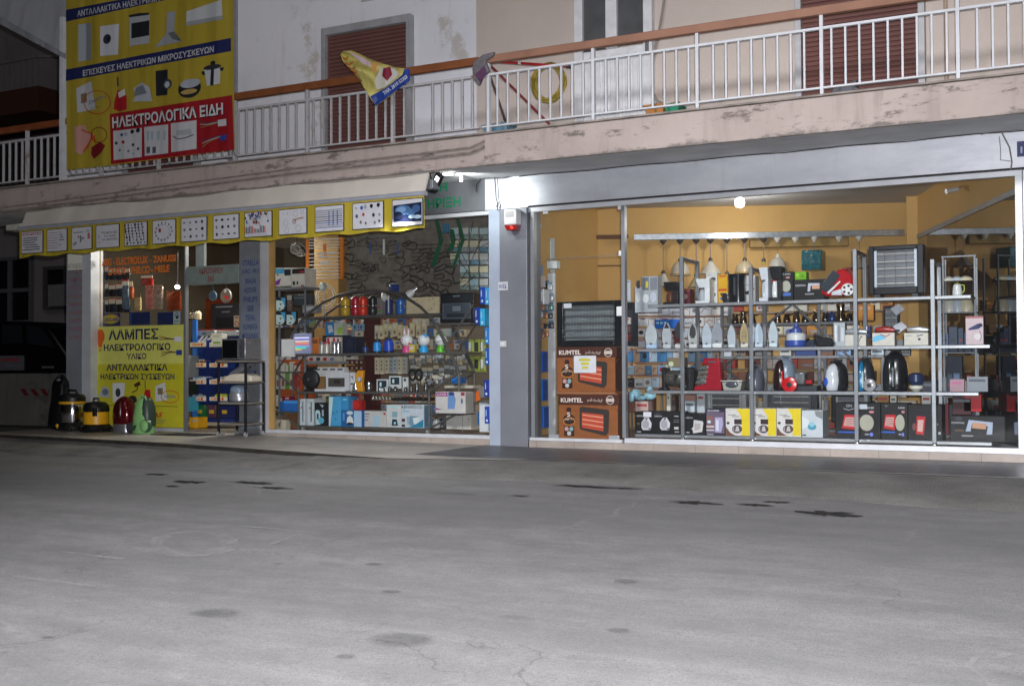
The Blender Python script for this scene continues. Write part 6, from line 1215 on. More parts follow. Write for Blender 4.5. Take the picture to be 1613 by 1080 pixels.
# mini oven and blue cards at the right
x0, x1, zz0, zz1 = span(693, 746, 461, 506, LY+.08, ZO+.001); t = thing('mini_oven', 'black mini oven with glass door on the bracket shelf at the right', 'oven', ctr(x0, x1, zz0, LY)); mb = MB(); mb.box(x0, x1, LY+.08, LY+.38, zz0+.012, zz1, mat('15171b', .3)); obj('case', mb, t, .008)
ar = Art(LY+.08, step=.0015); ar.rect(697, 464, 743, 475, '1d2126'); ar.rect(697, 477, 742, 502, '4a525c'); ar.rect(699, 479, 740, 500, '3a424c'); ar.rect(713, 482, 726, 490, '68707a'); ar.rect(704, 494, 732, 500, '24282e'); ar.rect(714, 465, 725, 467.5, '5a626a'); obj('door', ar, t); mb = MB(); a, b_ = W(700, 476, LY).x, W(740, 476, LY).x; q = W(720, 476, LY+.08).z; mb.box(a, b_, LY+.055, LY+.078, q-.008, q+.008, DARKMET); obj('handle', mb, t)
for k, (x, y, h) in enumerate(((756, 452, '1c3a8a'), (764, 453, '2a84b8'), (747.5, 484, '1a2f7a'), (756, 486, '2a8fc0'), (763.5, 515, '1d6aa8'), (763.5, 548, '1c4a92'), (762.5, 598, '182a80'), (763.5, 640, '1f3a8e'))):
    places = ['topmost dark blue narrow carton beside the pillar', 'topmost cyan narrow carton beside the pillar', 'dark blue narrow carton right of the mini oven', 'cyan narrow carton right of the mini oven', 'blue narrow carton at the level of the round lamps', 'blue narrow carton behind the rack strut at the pillar', 'tall dark blue narrow carton above the white heater', 'lowest blue narrow carton beside the pillar']
    carton(places[k], (x, x+(7.5 if k != 2 else 8), y, y+27), .35, .12, h, ops(('r', x+1.5, y+5, x+3, y+15, '8aa0c8'), ('e', x+3.5, y+22, 1.6, 2, 'a4b4d0')))
for r_ in range(2):
    for k in range(3):
        x = 738+k*9.5; yt = 534+r_*27; hangpack('yellow green card with a dark tool hung near the pillar', (x, x+8.5, yt, yt+25), .95, '7f8a3a', '7a8540', 'tool_card', 'yellow green cards near the pillar', .9, .01)
        a, b_, q0, q1 = span(x+2.4, x+5.6, yt+5, yt+19, .94); mb = MB(); mb.box(a, b_, .90, .948, q0, q1, mat(['9a9a98', '1c1e20', 'b0b0ae'][k], .3)); tag(obj('hung_tool', mb, None, .004), 'small dark or steel tool held on a yellow green card', 'tool', 'tools on the yellow green cards')
# power strips and screens hung between levels 2 and 3
for k, (x, yt, yb, h) in enumerate(((590, 563, 589, 'b4ab94'), (598, 563, 589, 'aca48e'), (606, 563, 588, 'b0a894'), (613, 563, 588, '8f9498'), (619, 562, 588, '9aa0a4'), (626, 562, 589, 'b5ab90'), (634, 562, 588, '9a9c9a'))):
    carton('cream power strip in its pack hung behind the rack', (x, x+6.5, yt, yb), .98, .03, h, ops(('e', x+3, yt+6, 1.2, 1.2, '5a5248'), ('e', x+3, yt+12, 1.2, 1.2, '5a5248'), ('e', x+3, yt+18, 1.2, 1.2, '5a5248')), name='power_strip', cat='power strip', group='power strips hung behind the rack')
for k, (x, y) in enumerate(((590, 512), (597, 512), (604, 509), (611, 510), (618, 508), (626, 511), (634, 513), (645, 508), (655, 510), (664, 506))):
    carton('cream packet of plugs hung above the round lamps', (x, x+7, y, y+22), 1.02, .03, rr.choice(['b8a988', 'a8a294', 'b0a080', '9c9c98']), ops(('r', x+1, y+2, x+6, y+8, 'c2b694'), ('e', x+3.5, y+15, 2, 3, '7a6f5a')), name='plug_pack', cat='packet', group='cream plug packets above the round lamps')
for k in range(30):
    x = 645+(k % 10)*9.2+rr.uniform(-2, 2); y = 560+(k//10)*16+rr.uniform(-3, 3)
    if x > 735: continue
    hangpack('clear packet of cream and grey fittings hung behind the right of the rack', (x, x+8, y, y+14), 1.0+.02*(k % 3), rr.choice(['9a9a98', 'a8a08c', '8f9498']), rr.choice(['8a877c', 'a59c84', '74787c', '5c6064']), 'fittings_pack', 'clear fittings packets behind the rack', .4, .02)
# --- third level
z3 = LZ[2]+.001
x0, x1, zz0, zz1 = span(513, 549, 586, 613.5, Y, z3); t = thing('microwave_oven', 'white microwave oven with dark window on the third arched shelf', 'microwave', ctr(x0, x1, zz0, Y)); mb = MB(); mb.box(x0, x1, Y, Y+.25, zz0+.008, zz1, mat('a9abb0', .4)); obj('case', mb, t, .006); ar = Art(Y, step=.0015); ar.rect(517, 595, 543, 609, '3a3834'); ar.rect(526, 598, 536, 604, '24221f'); obj('window', ar, t); mb = MB(); a, b_, q0, q1 = span(496, 514, 609, 614, Y-.04, z3); mb.box(a, b_+.3, Y-.05, Y-.005, q0, q0+.03, mat('b0b2b6', .4)); obj('front_ledge', mb, t, .004)
carton('white carton with black scribble right of the white microwave', (549, 559, 587, 612), Y+.05, .12, 'a6a8aa', ops(('l', [(552, 594), (555, 592), (556, 597)], 1, '24262a'), ('r', 551, 603, 557, 606, '4a4c50')), z3)
for k in range(4): carton('white carton lined up above the microwave', (495+12*k, 506+12*k, 578, 586), Y+.15, .1, 'a8a8a6', ops(('r', 496+12*k, 580, 504+12*k, 583, '4a4e58')), z3+.19, group='white cartons lined up above the microwave')
c = W(490, 600, Y+.1); t = thing('table_fan', 'round black table fan left of the white microwave', 'fan', (c.x, Y+.1, z3)); r_ = .125; mb = MB()
mb.lathe([(0, -.05), (.02, -.055), (.07, -.05), (r_, -.02), (r_+.008, 0), (r_, .03), (.05, .06), (0, .06)], (c.x, Y+.1, z3+.155), mat('17181a', .4), 26, 'y'); obj('cage', mb, t); mb = MB(); mb.lathe([(0, -.062), (.02, -.062), (.022, -.052)], (c.x, Y+.1, z3+.155), STEEL, 12, 'y'); obj('hub', mb, t); mb = MB(); mb.box(c.x-.08, c.x+.08, Y+.05, Y+.2, z3, z3+.02, BLACK); mb.box(c.x-.09, c.x+.07, Y+.1, Y+.15, z3+.285, z3+.32, BLACK); obj('base', mb, t, .006)
t = thing('work_lamp', 'yellow orange work lamp stand on the third arched shelf', 'lamp', W(566, 613, Y)); a, b_, q0, q1 = span(560, 570, 583, 613, Y, z3); mb = MB(); mb.prism([(a, q0), (b_, q0), (b_-.02, q0+.1), (b_, q1), (a+.02, q1), (a-.02, q1-.06)], Y+.02, Y+.08, mat('c07e14', .4)); obj('stand', mb, t, .008); mb = MB(); q = W(566, 597, Y); mb.lathe([(0, -.03), (.03, -.02), (.034, .01)], (q.x, Y, q.z), mat('9aa0a0', .3), 16, 'y'); obj('lens', mb, t)
def kettle(label, cx, r_px, yt, z, Y, h='b9bcc0', metal=.9, hcol='17181a', base=True, name='kettle'):
    a, b_, _, zt = span(cx-r_px, cx+r_px, yt, yt+10, Y); r_ = (b_-a)/2; H_ = zt-z; c = ((a+b_)/2, Y+r_, z); t = thing(name, label, 'kettle', c)
    mb = MB(); mb.lathe([(r_*.9, 0), (r_, H_*.08), (r_*.93, H_*.5), (r_*.72, H_*.85), (r_*.6, H_*.88)], c, mat(h, .2, metal), 20); obj('body', mb, t); mb = MB(); mb.lathe([(r_*.6, H_*.885), (r_*.4, H_*.95), (r_*.1, H_*.96), (r_*.1, H_), (0, H_)], c, mat(hcol, .4), 16); obj('lid', mb, t)
    mb = MB(); mb.tube([(c[0]+r_*.6, c[1], z+H_*.85), (c[0]+r_*1.35, c[1], z+H_*.8), (c[0]+r_*1.4, c[1], z+H_*.4), (c[0]+r_*.95, c[1], z+H_*.2)], r_*.13, mat(hcol, .4), 7); obj('handle', mb, t); return t
kettle('small steel moka pot at the right of the work lamp', 557, 5, 602, z3, Y+.02); kettle('small grey steel cup pot right of the moka pot', 578, 5, 600, z3, Y+.1, '8f9092')
for k, (x0, x1, yt, yb, lab) in enumerate(((593, 611, 597, 612.5, 'left small screen with white frame on the third shelf'), (613, 631, 592, 607, 'right small screen with white frame on the third shelf'), (634, 642, 594, 602, 'tiny white framed gauge right of the two screens'))):
    carton(lab, (x0, x1, yt, yb), Y+.04*k, .03, 'a9adae', ops(('r', x0+2, yt+2, x1-2, yb-1.5, '1d2c34'), ('r', x0+5, yt+5, x0+8, yb-4, 'a4b8bc')), z3 if k != 1 else z3+.04, 'small_screen', 'screen')
mb = MB(); a, b_ = W(593, 612, Y).x, W(676, 612, Y).x
for k, (cx, lab) in enumerate(((650, 'left black cable clamp ring pack hung in front of the grey packets'), (660, 'right black cable clamp ring pack hung in front of the grey packets'))):
    c = W(cx, 590, Y+.12); t = thing('ring_clamp', lab, 'ring', c); mb = MB(); mb.tube([c+Vector((.045*math.cos(g*.39), 0, .065*math.sin(g*.39))) for g in range(16)], .016, BLACK, 8, True); obj('ring', mb, t); mb = MB(); mb.box(c.x-.02, c.x+.02, c.y-.022, c.y-.017, c.z-.02, c.z+.02, STEEL); obj('plate', mb, t)
for k, x in enumerate((596, 604, 612, 620, 637, 645, 655, 668)): kettle('small steel fitting standing at the front of the third arched shelf', x+(1 if k % 2 else 0), 2.6, 608 if k < 6 else 600, z3, Y-.01, '6f7276', .8, '5a2a24' if k in (4, 5) else '3a3c40', name='metal_fitting')
for o_ in [o for o in COL.objects if o.name.startswith('metal_fitting')]: o_['group'] = 'steel fittings on the third arched shelf'; o_['category'] = 'fitting'
t = thing('tap_set', 'chrome tap set piled at the right end of the third shelf', 'taps', W(683, 606, Y)); mb = MB(); rr2 = random.Random(6)
for k in range(7): q = W(675+rr2.uniform(-6, 10), 611-rr2.uniform(0, 16), Y+.05*rr2.random()); mb.tube([q, q+Vector((rr2.uniform(-.05, .05), .02, rr2.uniform(.01, .05)))], rr2.uniform(.012, .02), CHROME, 9)
obj('taps', mb, t); mb = MB(); [mb.lathe([(.018, 0), (.02, .02), (0, .03)], (W(676+6*k, 609, Y).x, Y, W(676, 609, Y).z-.01), BLACK, 10) for k in range(3)]; obj('knobs', mb, t)
carton('long cream tray leaning on the struts at the right of the rack', (700, 745, 607, 616), .75, .2, 'a39f92', None, .56, 'tray', 'tray', None, '8f8b80')
carton('bright blue packet on the strut shelf right of the taps', (711, 727, 594, 602), .62, .12, '1c5a9c', None, .62, 'packet', 'packet', None, '1a4a80')
# --- bottom level
z4 = LZ[3]+.001
def prod(x0, x1, yt, lab, h, art, side=None, Yp=Y, dep=.2): carton(lab, (x0, x1, yt, 674), Yp, dep, h, art, z4, side=side)
prod(472, 480, 628, 'left slim white carton with blue writing on the bottom arched shelf', 'aab0b4', ops(('r', 474, 640, 475.5, 643, '7a1c24'), ('r', 476, 632, 478, 664, '5a6a76'), ('r', 473, 631, 479, 633, '8a949a')))
prod(484, 494, 628, 'second slim white carton with blue writing on the bottom shelf', 'aab0b4', ops(('r', 487, 641, 488.5, 644, '7a1c24'), ('r', 489, 633, 491.5, 664, '5a6a76'), ('r', 485, 632, 493, 634, '8a949a')))
prod(495.5, 517, 634, 'black carton showing a blue and white blender on the bottom shelf', '15181d', ops(('p', [(496.5, 648), (499, 645.5), (503, 646), (504.5, 650), (504.5, 668), (497, 669)], '9ab4c4'), ('r', 499, 651, 502, 660, '23404e'), ('e', 506, 662, 4.5, 5, '4a90a8'), ('p', [(503, 636), (510, 638), (508, 642)], '8a98a0'), ('r', 507, 645, 510, 655, '8a98a0')))
prod(518, 537, 624, 'tall sky blue carton on the bottom arched shelf', '3f86b0', ops(('p', [(518, 625), (525, 625), (520, 673), (518, 673)], 'a8bcc6'), ('e', 525, 650, 1, 1, '1d3a5c'), ('e', 531, 648, 1, 1, '1d3a5c'), ('e', 529, 660, 1, 1, '1d3a5c')), '2c6c94')
prod(537.5, 548.5, 624, 'tall blue carton side by side with the sky blue one', '2f78a6', ops(('r', 540, 628, 546, 630, '7ab0cc')))
prod(537.5, 570, 646, 'blue carton showing a white kettle in front of the tall blue ones', '1f5286', ops(('p', [(547, 657), (551, 654), (555, 657), (557, 666), (546, 666)], 'b8c2c8'), ('e', 551, 667, 5, 2, '15181d'), ('r', 557.5, 647, 569.5, 672, '8aa4bc'), ('e', 551, 650, 5, 3, 'a8b4bc'), ('r', 540, 650, 543, 662, '4a7aa4')), None, Y-.06, .12)
carton('shiny red round pack above the blue kettle carton', (549, 569, 630, 646), Y+.1, .1, '8c1714', ops(('e', 559, 638, 8, 6, 'a02018')), z4+.20, 'red_pack'); carton('small red and white carton at the top of the bottom shelf', (541, 556, 618, 626), Y+.2, .1, '7a1f1c', ops(('r', 545, 620, 553, 624, 'a8a09a')), z4+.37)
prod(571.5, 608, 647, 'white carton with pale blue grinder picture on the bottom shelf', 'a2a09e', ops(('p', [(588, 655), (600, 654), (597, 664), (598, 671), (588, 671)], '86a0b0'), ('r', 574, 651, 582, 652.5, '4a4a50'), ('r', 574, 655, 581, 656.5, '6a6a70'), ('r', 574, 660, 580, 661.5, '4a4a50'), ('r', 604, 650, 607.5, 653, '8a2028')))
prod(608.7, 632, 637, 'white blender carton with teal picture beside the kitchen machine carton', 'a6a8a8', ops(('r', 610, 640, 628, 642, '8ab4c4'), ('r', 618, 648, 626, 657, '6a8a96'), ('p', [(618, 660), (625, 660), (627, 670), (617, 670)], '142c38'), ('e', 622, 666, 2, 2, '7ab0c0')))
prod(632.3, 667.5, 637, 'white kitchen machine carton with black lettering on the bottom shelf', 'a2aab2', ops(('t', 'KENWOOD', 632.6, 638.5, 665.5, 643.5, '24303c', .01), ('r', 634, 646, 645, 649, '7a9ab0'), ('p', [(640, 656), (650, 656), (650, 668), (642, 668)], '7f8a94'), ('r', 645, 655, 661, 670, '5a7a8e'), ('p', [(650, 658), (661, 656), (661, 667), (652, 668)], 'b0b8bc'), ('r', 633, 659, 638, 664, '3a2430'), ('r', 633, 668, 638, 672, '24303c'), ('p', [(643, 673), (655, 668), (667, 660), (667, 673)], '1f6a86')), '4a6a80')
x0, x1, zz0, zz1 = span(622, 672, 627, 633, Y+.1, z4+.335); t = thing('gas_hob', 'black gas hob with brass burners laid over the cartons', 'hob', ctr(x0, x1, zz0, Y)); mb = MB(); mb.box(x0, x1, Y+.02, Y+.3, zz0, zz0+.04, mat('1a1714', .3)); obj('plate', mb, t, .005); mb = MB(); [mb.lathe([(.03, 0), (.035, .015), (0, .02)], (x0+(x1-x0)*u, Y+.1, zz0+.04), mat('a4844a', .3, .7), 14) for u in (.2, .45, .75)]; obj('burner', mb, t)
for k in range(9): kettle('small steel and cream fitting strewn below the third shelf', 586+k*5.4, 2.4, 622, z4+.34, Y+.02, '8a8578', .5, '8a8060', name='metal_fitting'); 
for o_ in [o for o in COL.objects if o.name.startswith('metal_fitting') and 'strewn' in o.get('label', '')]: o_['group'] = 'fittings strewn below the third shelf'; o_['category'] = 'fitting'
carton('white carton with a purple stripe and blender picture on the right side shelf', (686, 733, 617, 645), .42, .2, 'a7a4a2', ops(('r', 687, 618, 705, 624, '7a2a62'), ('t', 'BLENDER', 689, 619.5, 703, 622.5, 'b8a8b4', .02), ('r', 726, 618, 732, 623, '7a2440'), ('p', [(706, 620), (715, 618), (718, 630), (716, 644), (705, 644)], '5a78a4'), ('e', 711, 620, 5, 3, '2a3c66'), ('p', [(687, 642), (698, 645), (686, 645)], '6a2a5a'), ('r', 726, 628, 729, 635, '4a5266')), .262, side='8f8c88')
carton('white cabinet heater standing behind the right struts', (703, 742, 648, 681), .78, .25, 'a9a7a2', ops(('r', 728, 648, 729, 680, '7a7874'), ('e', 738, 660, 1, 1, '4a4a4a')), .05, 'cabinet_heater', 'heater')
carton('white heater with dark top rim standing by the pillar', (755, 772, 632, 683), .55, .25, 'aeb2b6', ops(('r', 755, 632, 772, 634.5, '3a3c40'), ('r', 756, 635, 771, 637, '7a7e84')), .04, 'cabinet_heater', 'heater')
carton('orange and grey carton behind the tall white heater', (747, 765, 608, 634), .9, .15, '6a6560', ops(('p', [(748, 617), (754, 615), (757, 629), (750, 632)], 'b5541a')), .44); carton('bright blue plastic tub on the floor behind the heaters', (742, 756, 649, 664), .95, .15, '1f5c98', None, .1, 'plastic_tub', 'tub', None, '184a7c')
kettle('black and white kettle behind the lower right struts', 684, 6, 657, .07, .62, '9a9a98', .2)
carton('brown cardboard carton at the lower left of the window', (445, 471, 644, 679), .8, .3, '6b4527', None, 0, side='5a3a20'); carton('white paper bundle crumpled at the foot of the left frame', (436, 450, 661, 677), .42, .1, 'a39c8a', ops(('p', [(437, 668), (443, 662), (441, 674)], '6a5f4c')), 0, 'paper_bundle', 'paper')
carton('blue long carton on the lower left side shelf', (441, 470, 632, 640), .52, .25, '1f5596', ops(('r', 447, 630.5, 470, 635, '2f78b8')), .247); carton('crimson carton behind the blue long carton', (444, 456, 624, 633), .7, .12, '6a1420', ops(('r', 449, 626, 455, 628, 'a0909a')), .31)
for k, (x, h, lab) in enumerate(((435, 'a5a29a', 'white hair clipper pack at the left of the rack'), (443, '9f9c94', 'second white pack at the left of the rack'), (449, '4f7a2a', 'green striped pack at the left of the rack'), (456, 'a8a6a0', 'white pack right of the green striped one'), (462, '8c2424', 'red bottle pack at the left of the rack'), (468, 'a84a2c', 'orange red pack beside the rack post'))): carton(lab, (x, x+6.3, 570+(k % 3)*2, 613), .95, .04, h, ops(('r', x+1, 575, x+5, 585, 'b0aca4'), ('r', x+1, 598, x+5, 608, '7a3a34' if k != 2 else '3a5a2a')), .53)
carton('orange wooden board leaning behind the left of the rack', (440, 498, 566, 632), 1.15, .04, '8a421a', None, .4, 'wooden_board', 'board', None, '6a3214')
for k in range(5): carton('small white packet standing on the long grey shelf behind the rack', (485+k*11, 495+k*11, 561, 572), 1.05, .05, 'a8a49e', ops(('r', 487+k*11, 563, 493+k*11, 568, ['8a3040', '30343a', '9a1c24', '6a6a88', 'b0a890'][k])), .905, group='white packets on the shelf behind the rack')
a, b_ = W(480, 573, 1.0).x, W(541, 573, 1.0).x; mb = MB(); mb.box(a, b_, 1.0, 1.3, .87, .903, mat('8a8d92', .4, .3)); mb.box(b_-.03, b_, 1.0, 1.03, .0, .868, DARKMET); mb.box(a, a+.03, 1.0, 1.03, .0, .868, DARKMET); tag(obj('grey_shelf', mb), 'long grey shelf carrying small white packets behind the arched rack', 'shelf')
for k in range(12): carton('small brown and white carton on the brown shelf behind the microwave', (545+(k % 4)*7.2, 551.5+(k % 4)*7.2, 566+9*(k//4), 574+9*(k//4)), 1.1, .05, '4a241a', ops(('r', 546+(k % 4)*7.2, 569+9*(k//4), 549+(k % 4)*7.2, 572+9*(k//4), '9a948c')), group='brown and white cartons behind the microwave')
for x, yt, lab in ((555, 510, 'left pale blue card with two figures below the top shelf'), (565, 510, 'right pale blue card with two figures below the top shelf')): carton(lab, (x, x+8, yt, yt+11), .95, .02, '6a8aa0', ops(('e', x+4, yt+5, 2, 3, '3a5a78')), name='display_card', cat='card')
for k in range(7): carton('dark carton stacked at the left behind the telephone packs', (462+(k % 2)*9, 470+(k % 2)*9, 512+7*(k//2), 518.5+7*(k//2)), .95, .1, ['2e2c2c', '3a3c40', '242a34', '4a4640'][k % 4], ops(('r', 463+(k % 2)*9, 514+7*(k//2), 468+(k % 2)*9, 516+7*(k//2), '6a6866')), group='dark cartons behind the telephone packs')
rr = random.Random(77)
for (xa, xb), yr, h_, lab, g_ in (((545, 735), [(499, 513), (516, 530), (534, 550)], ['a39a86', '9aa0a4', 'b0a890', '6a7278', '8a5a3a', '3a5a8a'], 'small packed part on the shelves far behind the top of the rack', 'small packed parts far behind the rack'), ((434, 545), [(500, 516), (556, 572), (620, 640)], ['8a8680', '3a4a6a', 'a8a49c', '7a4a30', '5a6a4a', '9a9a98'], 'mixed carton on the shelves behind the left of the rack', 'mixed cartons behind the left of the rack'), ((545, 745), [(618, 634), (637, 655), (658, 676)], ['a09c94', '8a6a48', '6a6e74', '9a3a34', 'aaa69c', '35507a'], 'carton stacked low behind the right of the rack', 'cartons stacked low behind the rack')):
    for yt, yb in yr:
        x = xa
        while x < xb:
            w_ = rr.uniform(7, 15); e = rr.uniform(0, 3); carton(lab, (x, x+w_-.6, yt+e, yb), 1.45, .1, rr.choice(h_), ops(('r', x+1.5, yt+e+2, x+w_*.6, yt+e+4.5, rr.choice(['8a2a2c', '2a2a2e', 'b0aca4', '2a4a7a'])), ('e', x+w_*.5, yb-4, w_*.2, 2.4, rr.choice(['5a5a5e', 'a8a49a', '7a5a3a']))), group=g_, name='small_packet'); x += w_

# ================================================================== right display window
RY_ = .5; Y = RY_+.03
LT = mat('8f9399', .35, .5); SHF = mat('55585d', .4, .3)
RZ = [1.505, 1.015, .552, .068]
ra = thing('shelf_rack', 'long grey metal shelf rack on casters across the right window', 'shelving', W(1300, 695, RY_))
ends = [(1022, 1531), (1004, 1560), (1022, 1541), (1000, 1561)]
for z, (xa, xb) in zip(RZ, ends):
    a, b_ = W(xa, 560, RY_).x, W(xb, 560, RY_).x
    mb = MB(); mb.box(a, b_, RY_+.002, RY_+.5, z-.02, z, SHF); sh = obj('shelf', mb, ra); mb = MB(); mb.box(a, b_, RY_-.02, RY_, z-.034, z-.002, mat('a9acb1', .3, .5)); obj('shelf_lip', mb, sh, .004)
for x, yt in ((1075, 405), (1184, 421), (1348.5, 393), (1470.5, 409)):
    c = W(x, 560, RY_-.045).x; zt = W(x, yt, RY_).z
    for y_, d in ((RY_-.045, 0), (RY_+.5, .0)):
        mb = MB(); mb.box(c-.02, c+.02, y_-.02, y_+.02, .05, zt, LT); obj('post', mb, ra, .003)
        mb = MB(); mb.lathe([(0, -.014), (.024, -.014), (.028, 0), (.024, .014), (0, .014)], (c, y_, .028), mat('b0b3b8', .25, .5), 14, 'x'); mb.box(c-.018, c+.03, y_-.02, y_+.02, .034, .049, CHROME); obj('caster', mb, ra)
    mb = MB(); mb.box(c-.018, c+.018, RY_-.024, RY_+.479, zt-.04, zt-.004, LT); obj('top_bar', mb, ra, .002)
for pts in ([(1247, 480), (1195, 520)], [(1250, 480), (1322, 546)], [(1166, 556), (1140, 577), (1173, 608)], [(1322, 548), (1346, 570)]):
    mb = MB(); mb.tube([W(*q, 1.25) for q in pts], .016, mat('777a7f', .35, .5), 4); obj('brace', mb, ra)
z1_, z2_, z3_, z4_ = [z+.001 for z in RZ]
# second rack behind, carrying coffee pots
BK = 1.55; bk = thing('shelf_rack', 'second grey rack of coffee pots standing behind the long one', 'shelving', W(1250, 690, BK)); bz = [W(1240, 508, BK).z, W(1240, 560.5, BK).z, .10]; bx = [(1135, 1346), (1133, 1392), (1135, 1392)]
for z, (xa, xb) in zip(bz, bx):
    a, b_ = W(xa, 540, BK).x, W(xb, 540, BK).x; mb = MB(); mb.box(a, b_, BK, BK+.35, z-.03, z, mat('9b9ea3', .3, .5)); obj('shelf', mb, bk, .003)
for x in (1137, 1290, 1390):
    for y_ in (BK+.02, BK+.33): c = W(x, 540, BK).x; mb = MB(); mb.box(c-.016, c+.016, y_-.016, y_+.016, 0, bz[0]+(.25 if x < 1300 else -.031), LT) if x < 1300 else mb.box(c-.016, c+.016, y_-.016, y_+.016, 0, bz[1]-.031, LT); obj('post', mb, bk)
def P_(x0, x1, yt, yb, Y=Y, zb=None): return span(x0, x1, yt, yb, Y, zb)
# --- top level
def coffee(label, x0, x1, yt, z, h, hj='2c2c2e', Y=Y):
    a, b_, _, zt = P_(x0, x1, yt, yt+30, Y); w_ = b_-a; H_ = zt-z; t = thing('coffee_maker', label, 'coffee maker', ctr(a, b_, z, Y))
    mb = MB(); mb.box(a, b_, Y, Y+.2, z, z+.1*H_, mat(h, .35)); mb.box(a+.62*w_, b_, Y+.02, Y+.2, z+.1*H_, z+.62*H_, mat(h, .35)); obj('base', mb, t, .006); mb = MB(); mb.loft([[Vector(p) for p in ((a+.18*w_, Y+.03, z+.62*H_), (b_, Y+.03, z+.62*H_), (b_, Y+.2, z+.62*H_), (a+.18*w_, Y+.2, z+.62*H_))], [Vector(p) for p in ((a, Y, z+.98*H_), (b_, Y, z+.98*H_), (b_, Y+.2, z+.98*H_), (a, Y+.2, z+.98*H_))]], mat(h, .35)); obj('filter_head', mb, t, .006)
    mb = MB(); r_ = .26*w_; mb.lathe([(r_*.8, 0), (r_, .08*H_), (r_*.95, .3*H_), (r_*.6, .46*H_)], (a+.34*w_, Y+.09, z+.11*H_), mat(hj, .1), 16); obj('glass_jug', mb, t); return t
carton('two silver kettles in a clear carton at the left end of the top shelf', (1011, 1036, 435, 480), 1.0, .15, '8c9096', ops(('r', 1012, 437, 1022, 457, '5a5e66'), ('r', 1017, 443, 1021, 453, 'a8a23a'), ('e', 1017, 470, 5, 7, 'b2b8c0'), ('r', 1024, 437, 1035, 457, '6a6e76'), ('e', 1029, 468, 5, 8, 'a0a6b0')), z1_-.06)
carton('grey kettle carton standing at the mullion beside the top shelf', (1000, 1011, 452, 480), 1.0, .15, '9aa0a8', ops(('r', 1003, 442, 1008, 454, '30343c'), ('e', 1005, 468, 4, 8, 'b8bcc4')), z1_-.06)
coffee('black coffee tower with round window on the top shelf', 1044, 1067, 443, z1_, '101114', '4a2a1a')
carton('dark red carton behind the post on the top shelf', (1068, 1087, 455, 472), Y+.1, .15, '4a1a20', ops(('r', 1070, 457, 1086, 459, '7a3a40'), ('e', 1079, 467, 4, 4, '7a6a68')), z1_)
coffee('white coffee maker with glass jug on the top shelf', 1095, 1117, 438, z1_, 'b4b9be', '8a8f94')
carton('tall white carton with two dark appliance pictures on the top shelf', (1112, 1130, 430, 472), Y+.2, .15, 'a8a8a6', ops(('e', 1123, 440, 4.5, 3.5, '3a3a3e'), ('e', 1121, 450, 3, 2, '5a4a4a'), ('e', 1123, 464, 4.5, 3.5, '3a3a3e'), ('r', 1114, 433, 1120, 434, '6a6a6e')), z1_)
carton('yellow carton with red band on the top shelf', (1131, 1146, 432, 472), Y+.2, .15, 'b0861a', ops(('r', 1133, 434, 1144, 436, '9a2a1a'), ('r', 1132, 455, 1145, 458, '9a2a1a'), ('p', [(1134, 462), (1143, 461), (1144, 464), (1136, 466)], '2a2420'), ('e', 1138, 470, 4, 2.5, '2a5a9a')), z1_)
t = thing('kettle_tower', 'tall glossy black filter coffee machine on the top shelf', 'coffee maker', W(1158, 472, Y)); a, b_, _, zt = P_(1144, 1170, 431, 470); mb = MB(); mb.loft([sup((a+b_)/2, Y+.1, z, (b_-a)/2*s_, .1, 20, 3) for z, s_ in ((z1_, .9), (z1_+.03, 1), (zt-.1, .92), (zt-.02, 1), (zt, 1))], mat('111317', .15)); obj('body', mb, t); mb = MB(); mb.box((a+b_)/2-.01, (a+b_)/2+.012, Y-.006, Y+.01, z1_+.08, zt-.04, mat('5d6168', .2, .5)); obj('level_gauge', mb, t); mb = MB(); mb.lathe([(.05, 0), (.07, .04), (.06, .1)], (a, Y+.06, z1_), mat('25272c', .15), 14); obj('jug', mb, t)
carton('white carton with a black iron and red mark on the top shelf', (1171, 1190, 434, 471), Y+.2, .15, 'aaaaaa', ops(('r', 1173, 448, 1188, 449, '6a6a6e'), ('p', [(1173, 460), (1180, 457), (1184, 463), (1176, 464)], '1c1c20'), ('r', 1184, 453, 1188, 457, 'a0382c')), z1_)
coffee('white egg shaped coffee machine with glass jug on the top shelf', 1195, 1209, 420, z1_, 'adb2ba', '9aa0a6')
coffee('black espresso machine with red panel at the middle of the top shelf', 1211, 1230, 418, z1_, '0f1013', 'b8bcc0'); carton('black carton with a red stripe behind the espresso machine', (1205, 1226, 440, 470), Y+.21, .15, '1a1416', ops(('r', 1206, 441, 1225, 445, '8a2a30'), ('r', 1208, 448, 1213, 462, 'a8a4a0')), z1_)
carton('black carton with round grill picture on the top shelf', (1230, 1249, 428, 466), Y+.1, .2, '0e0f12', ops(('t', 'R-0530', 1232.5, 430.5, 1245, 433, '9a9ca0', .02), ('e', 1241, 437, 3.5, 1.6, 'a06a6e'), ('e', 1238.5, 451, 7, 9, '8f8f82'), ('r', 1232, 461, 1246, 466, '3a5a9a')), z1_)
carton('long black heater carton behind the red vacuum on the top shelf', (1249, 1300, 440, 467), Y+.15, .2, '0d0e11', ops(('t', 'KEMPING', 1253, 448, 1269, 451, '9a9ca0', .02), ('p', [(1273, 446), (1291, 446), (1291, 449), (1277, 450), (1276, 459), (1272, 459)], '9aa0ac'), ('r', 1279, 449, 1291, 455, 'a8806a'), ('r', 1268, 462, 1282, 464, '7a7a7c')), z1_)
carton('lime green gift box standing on the black heater carton', (1249, 1270, 428, 440), Y+.2, .14, '5a8c14', ops(('e', 1256, 433, 3, 3, '76a82a'), ('e', 1264, 435, 3, 3, '4a7a10')), W(1260, 440, Y+.15).z)
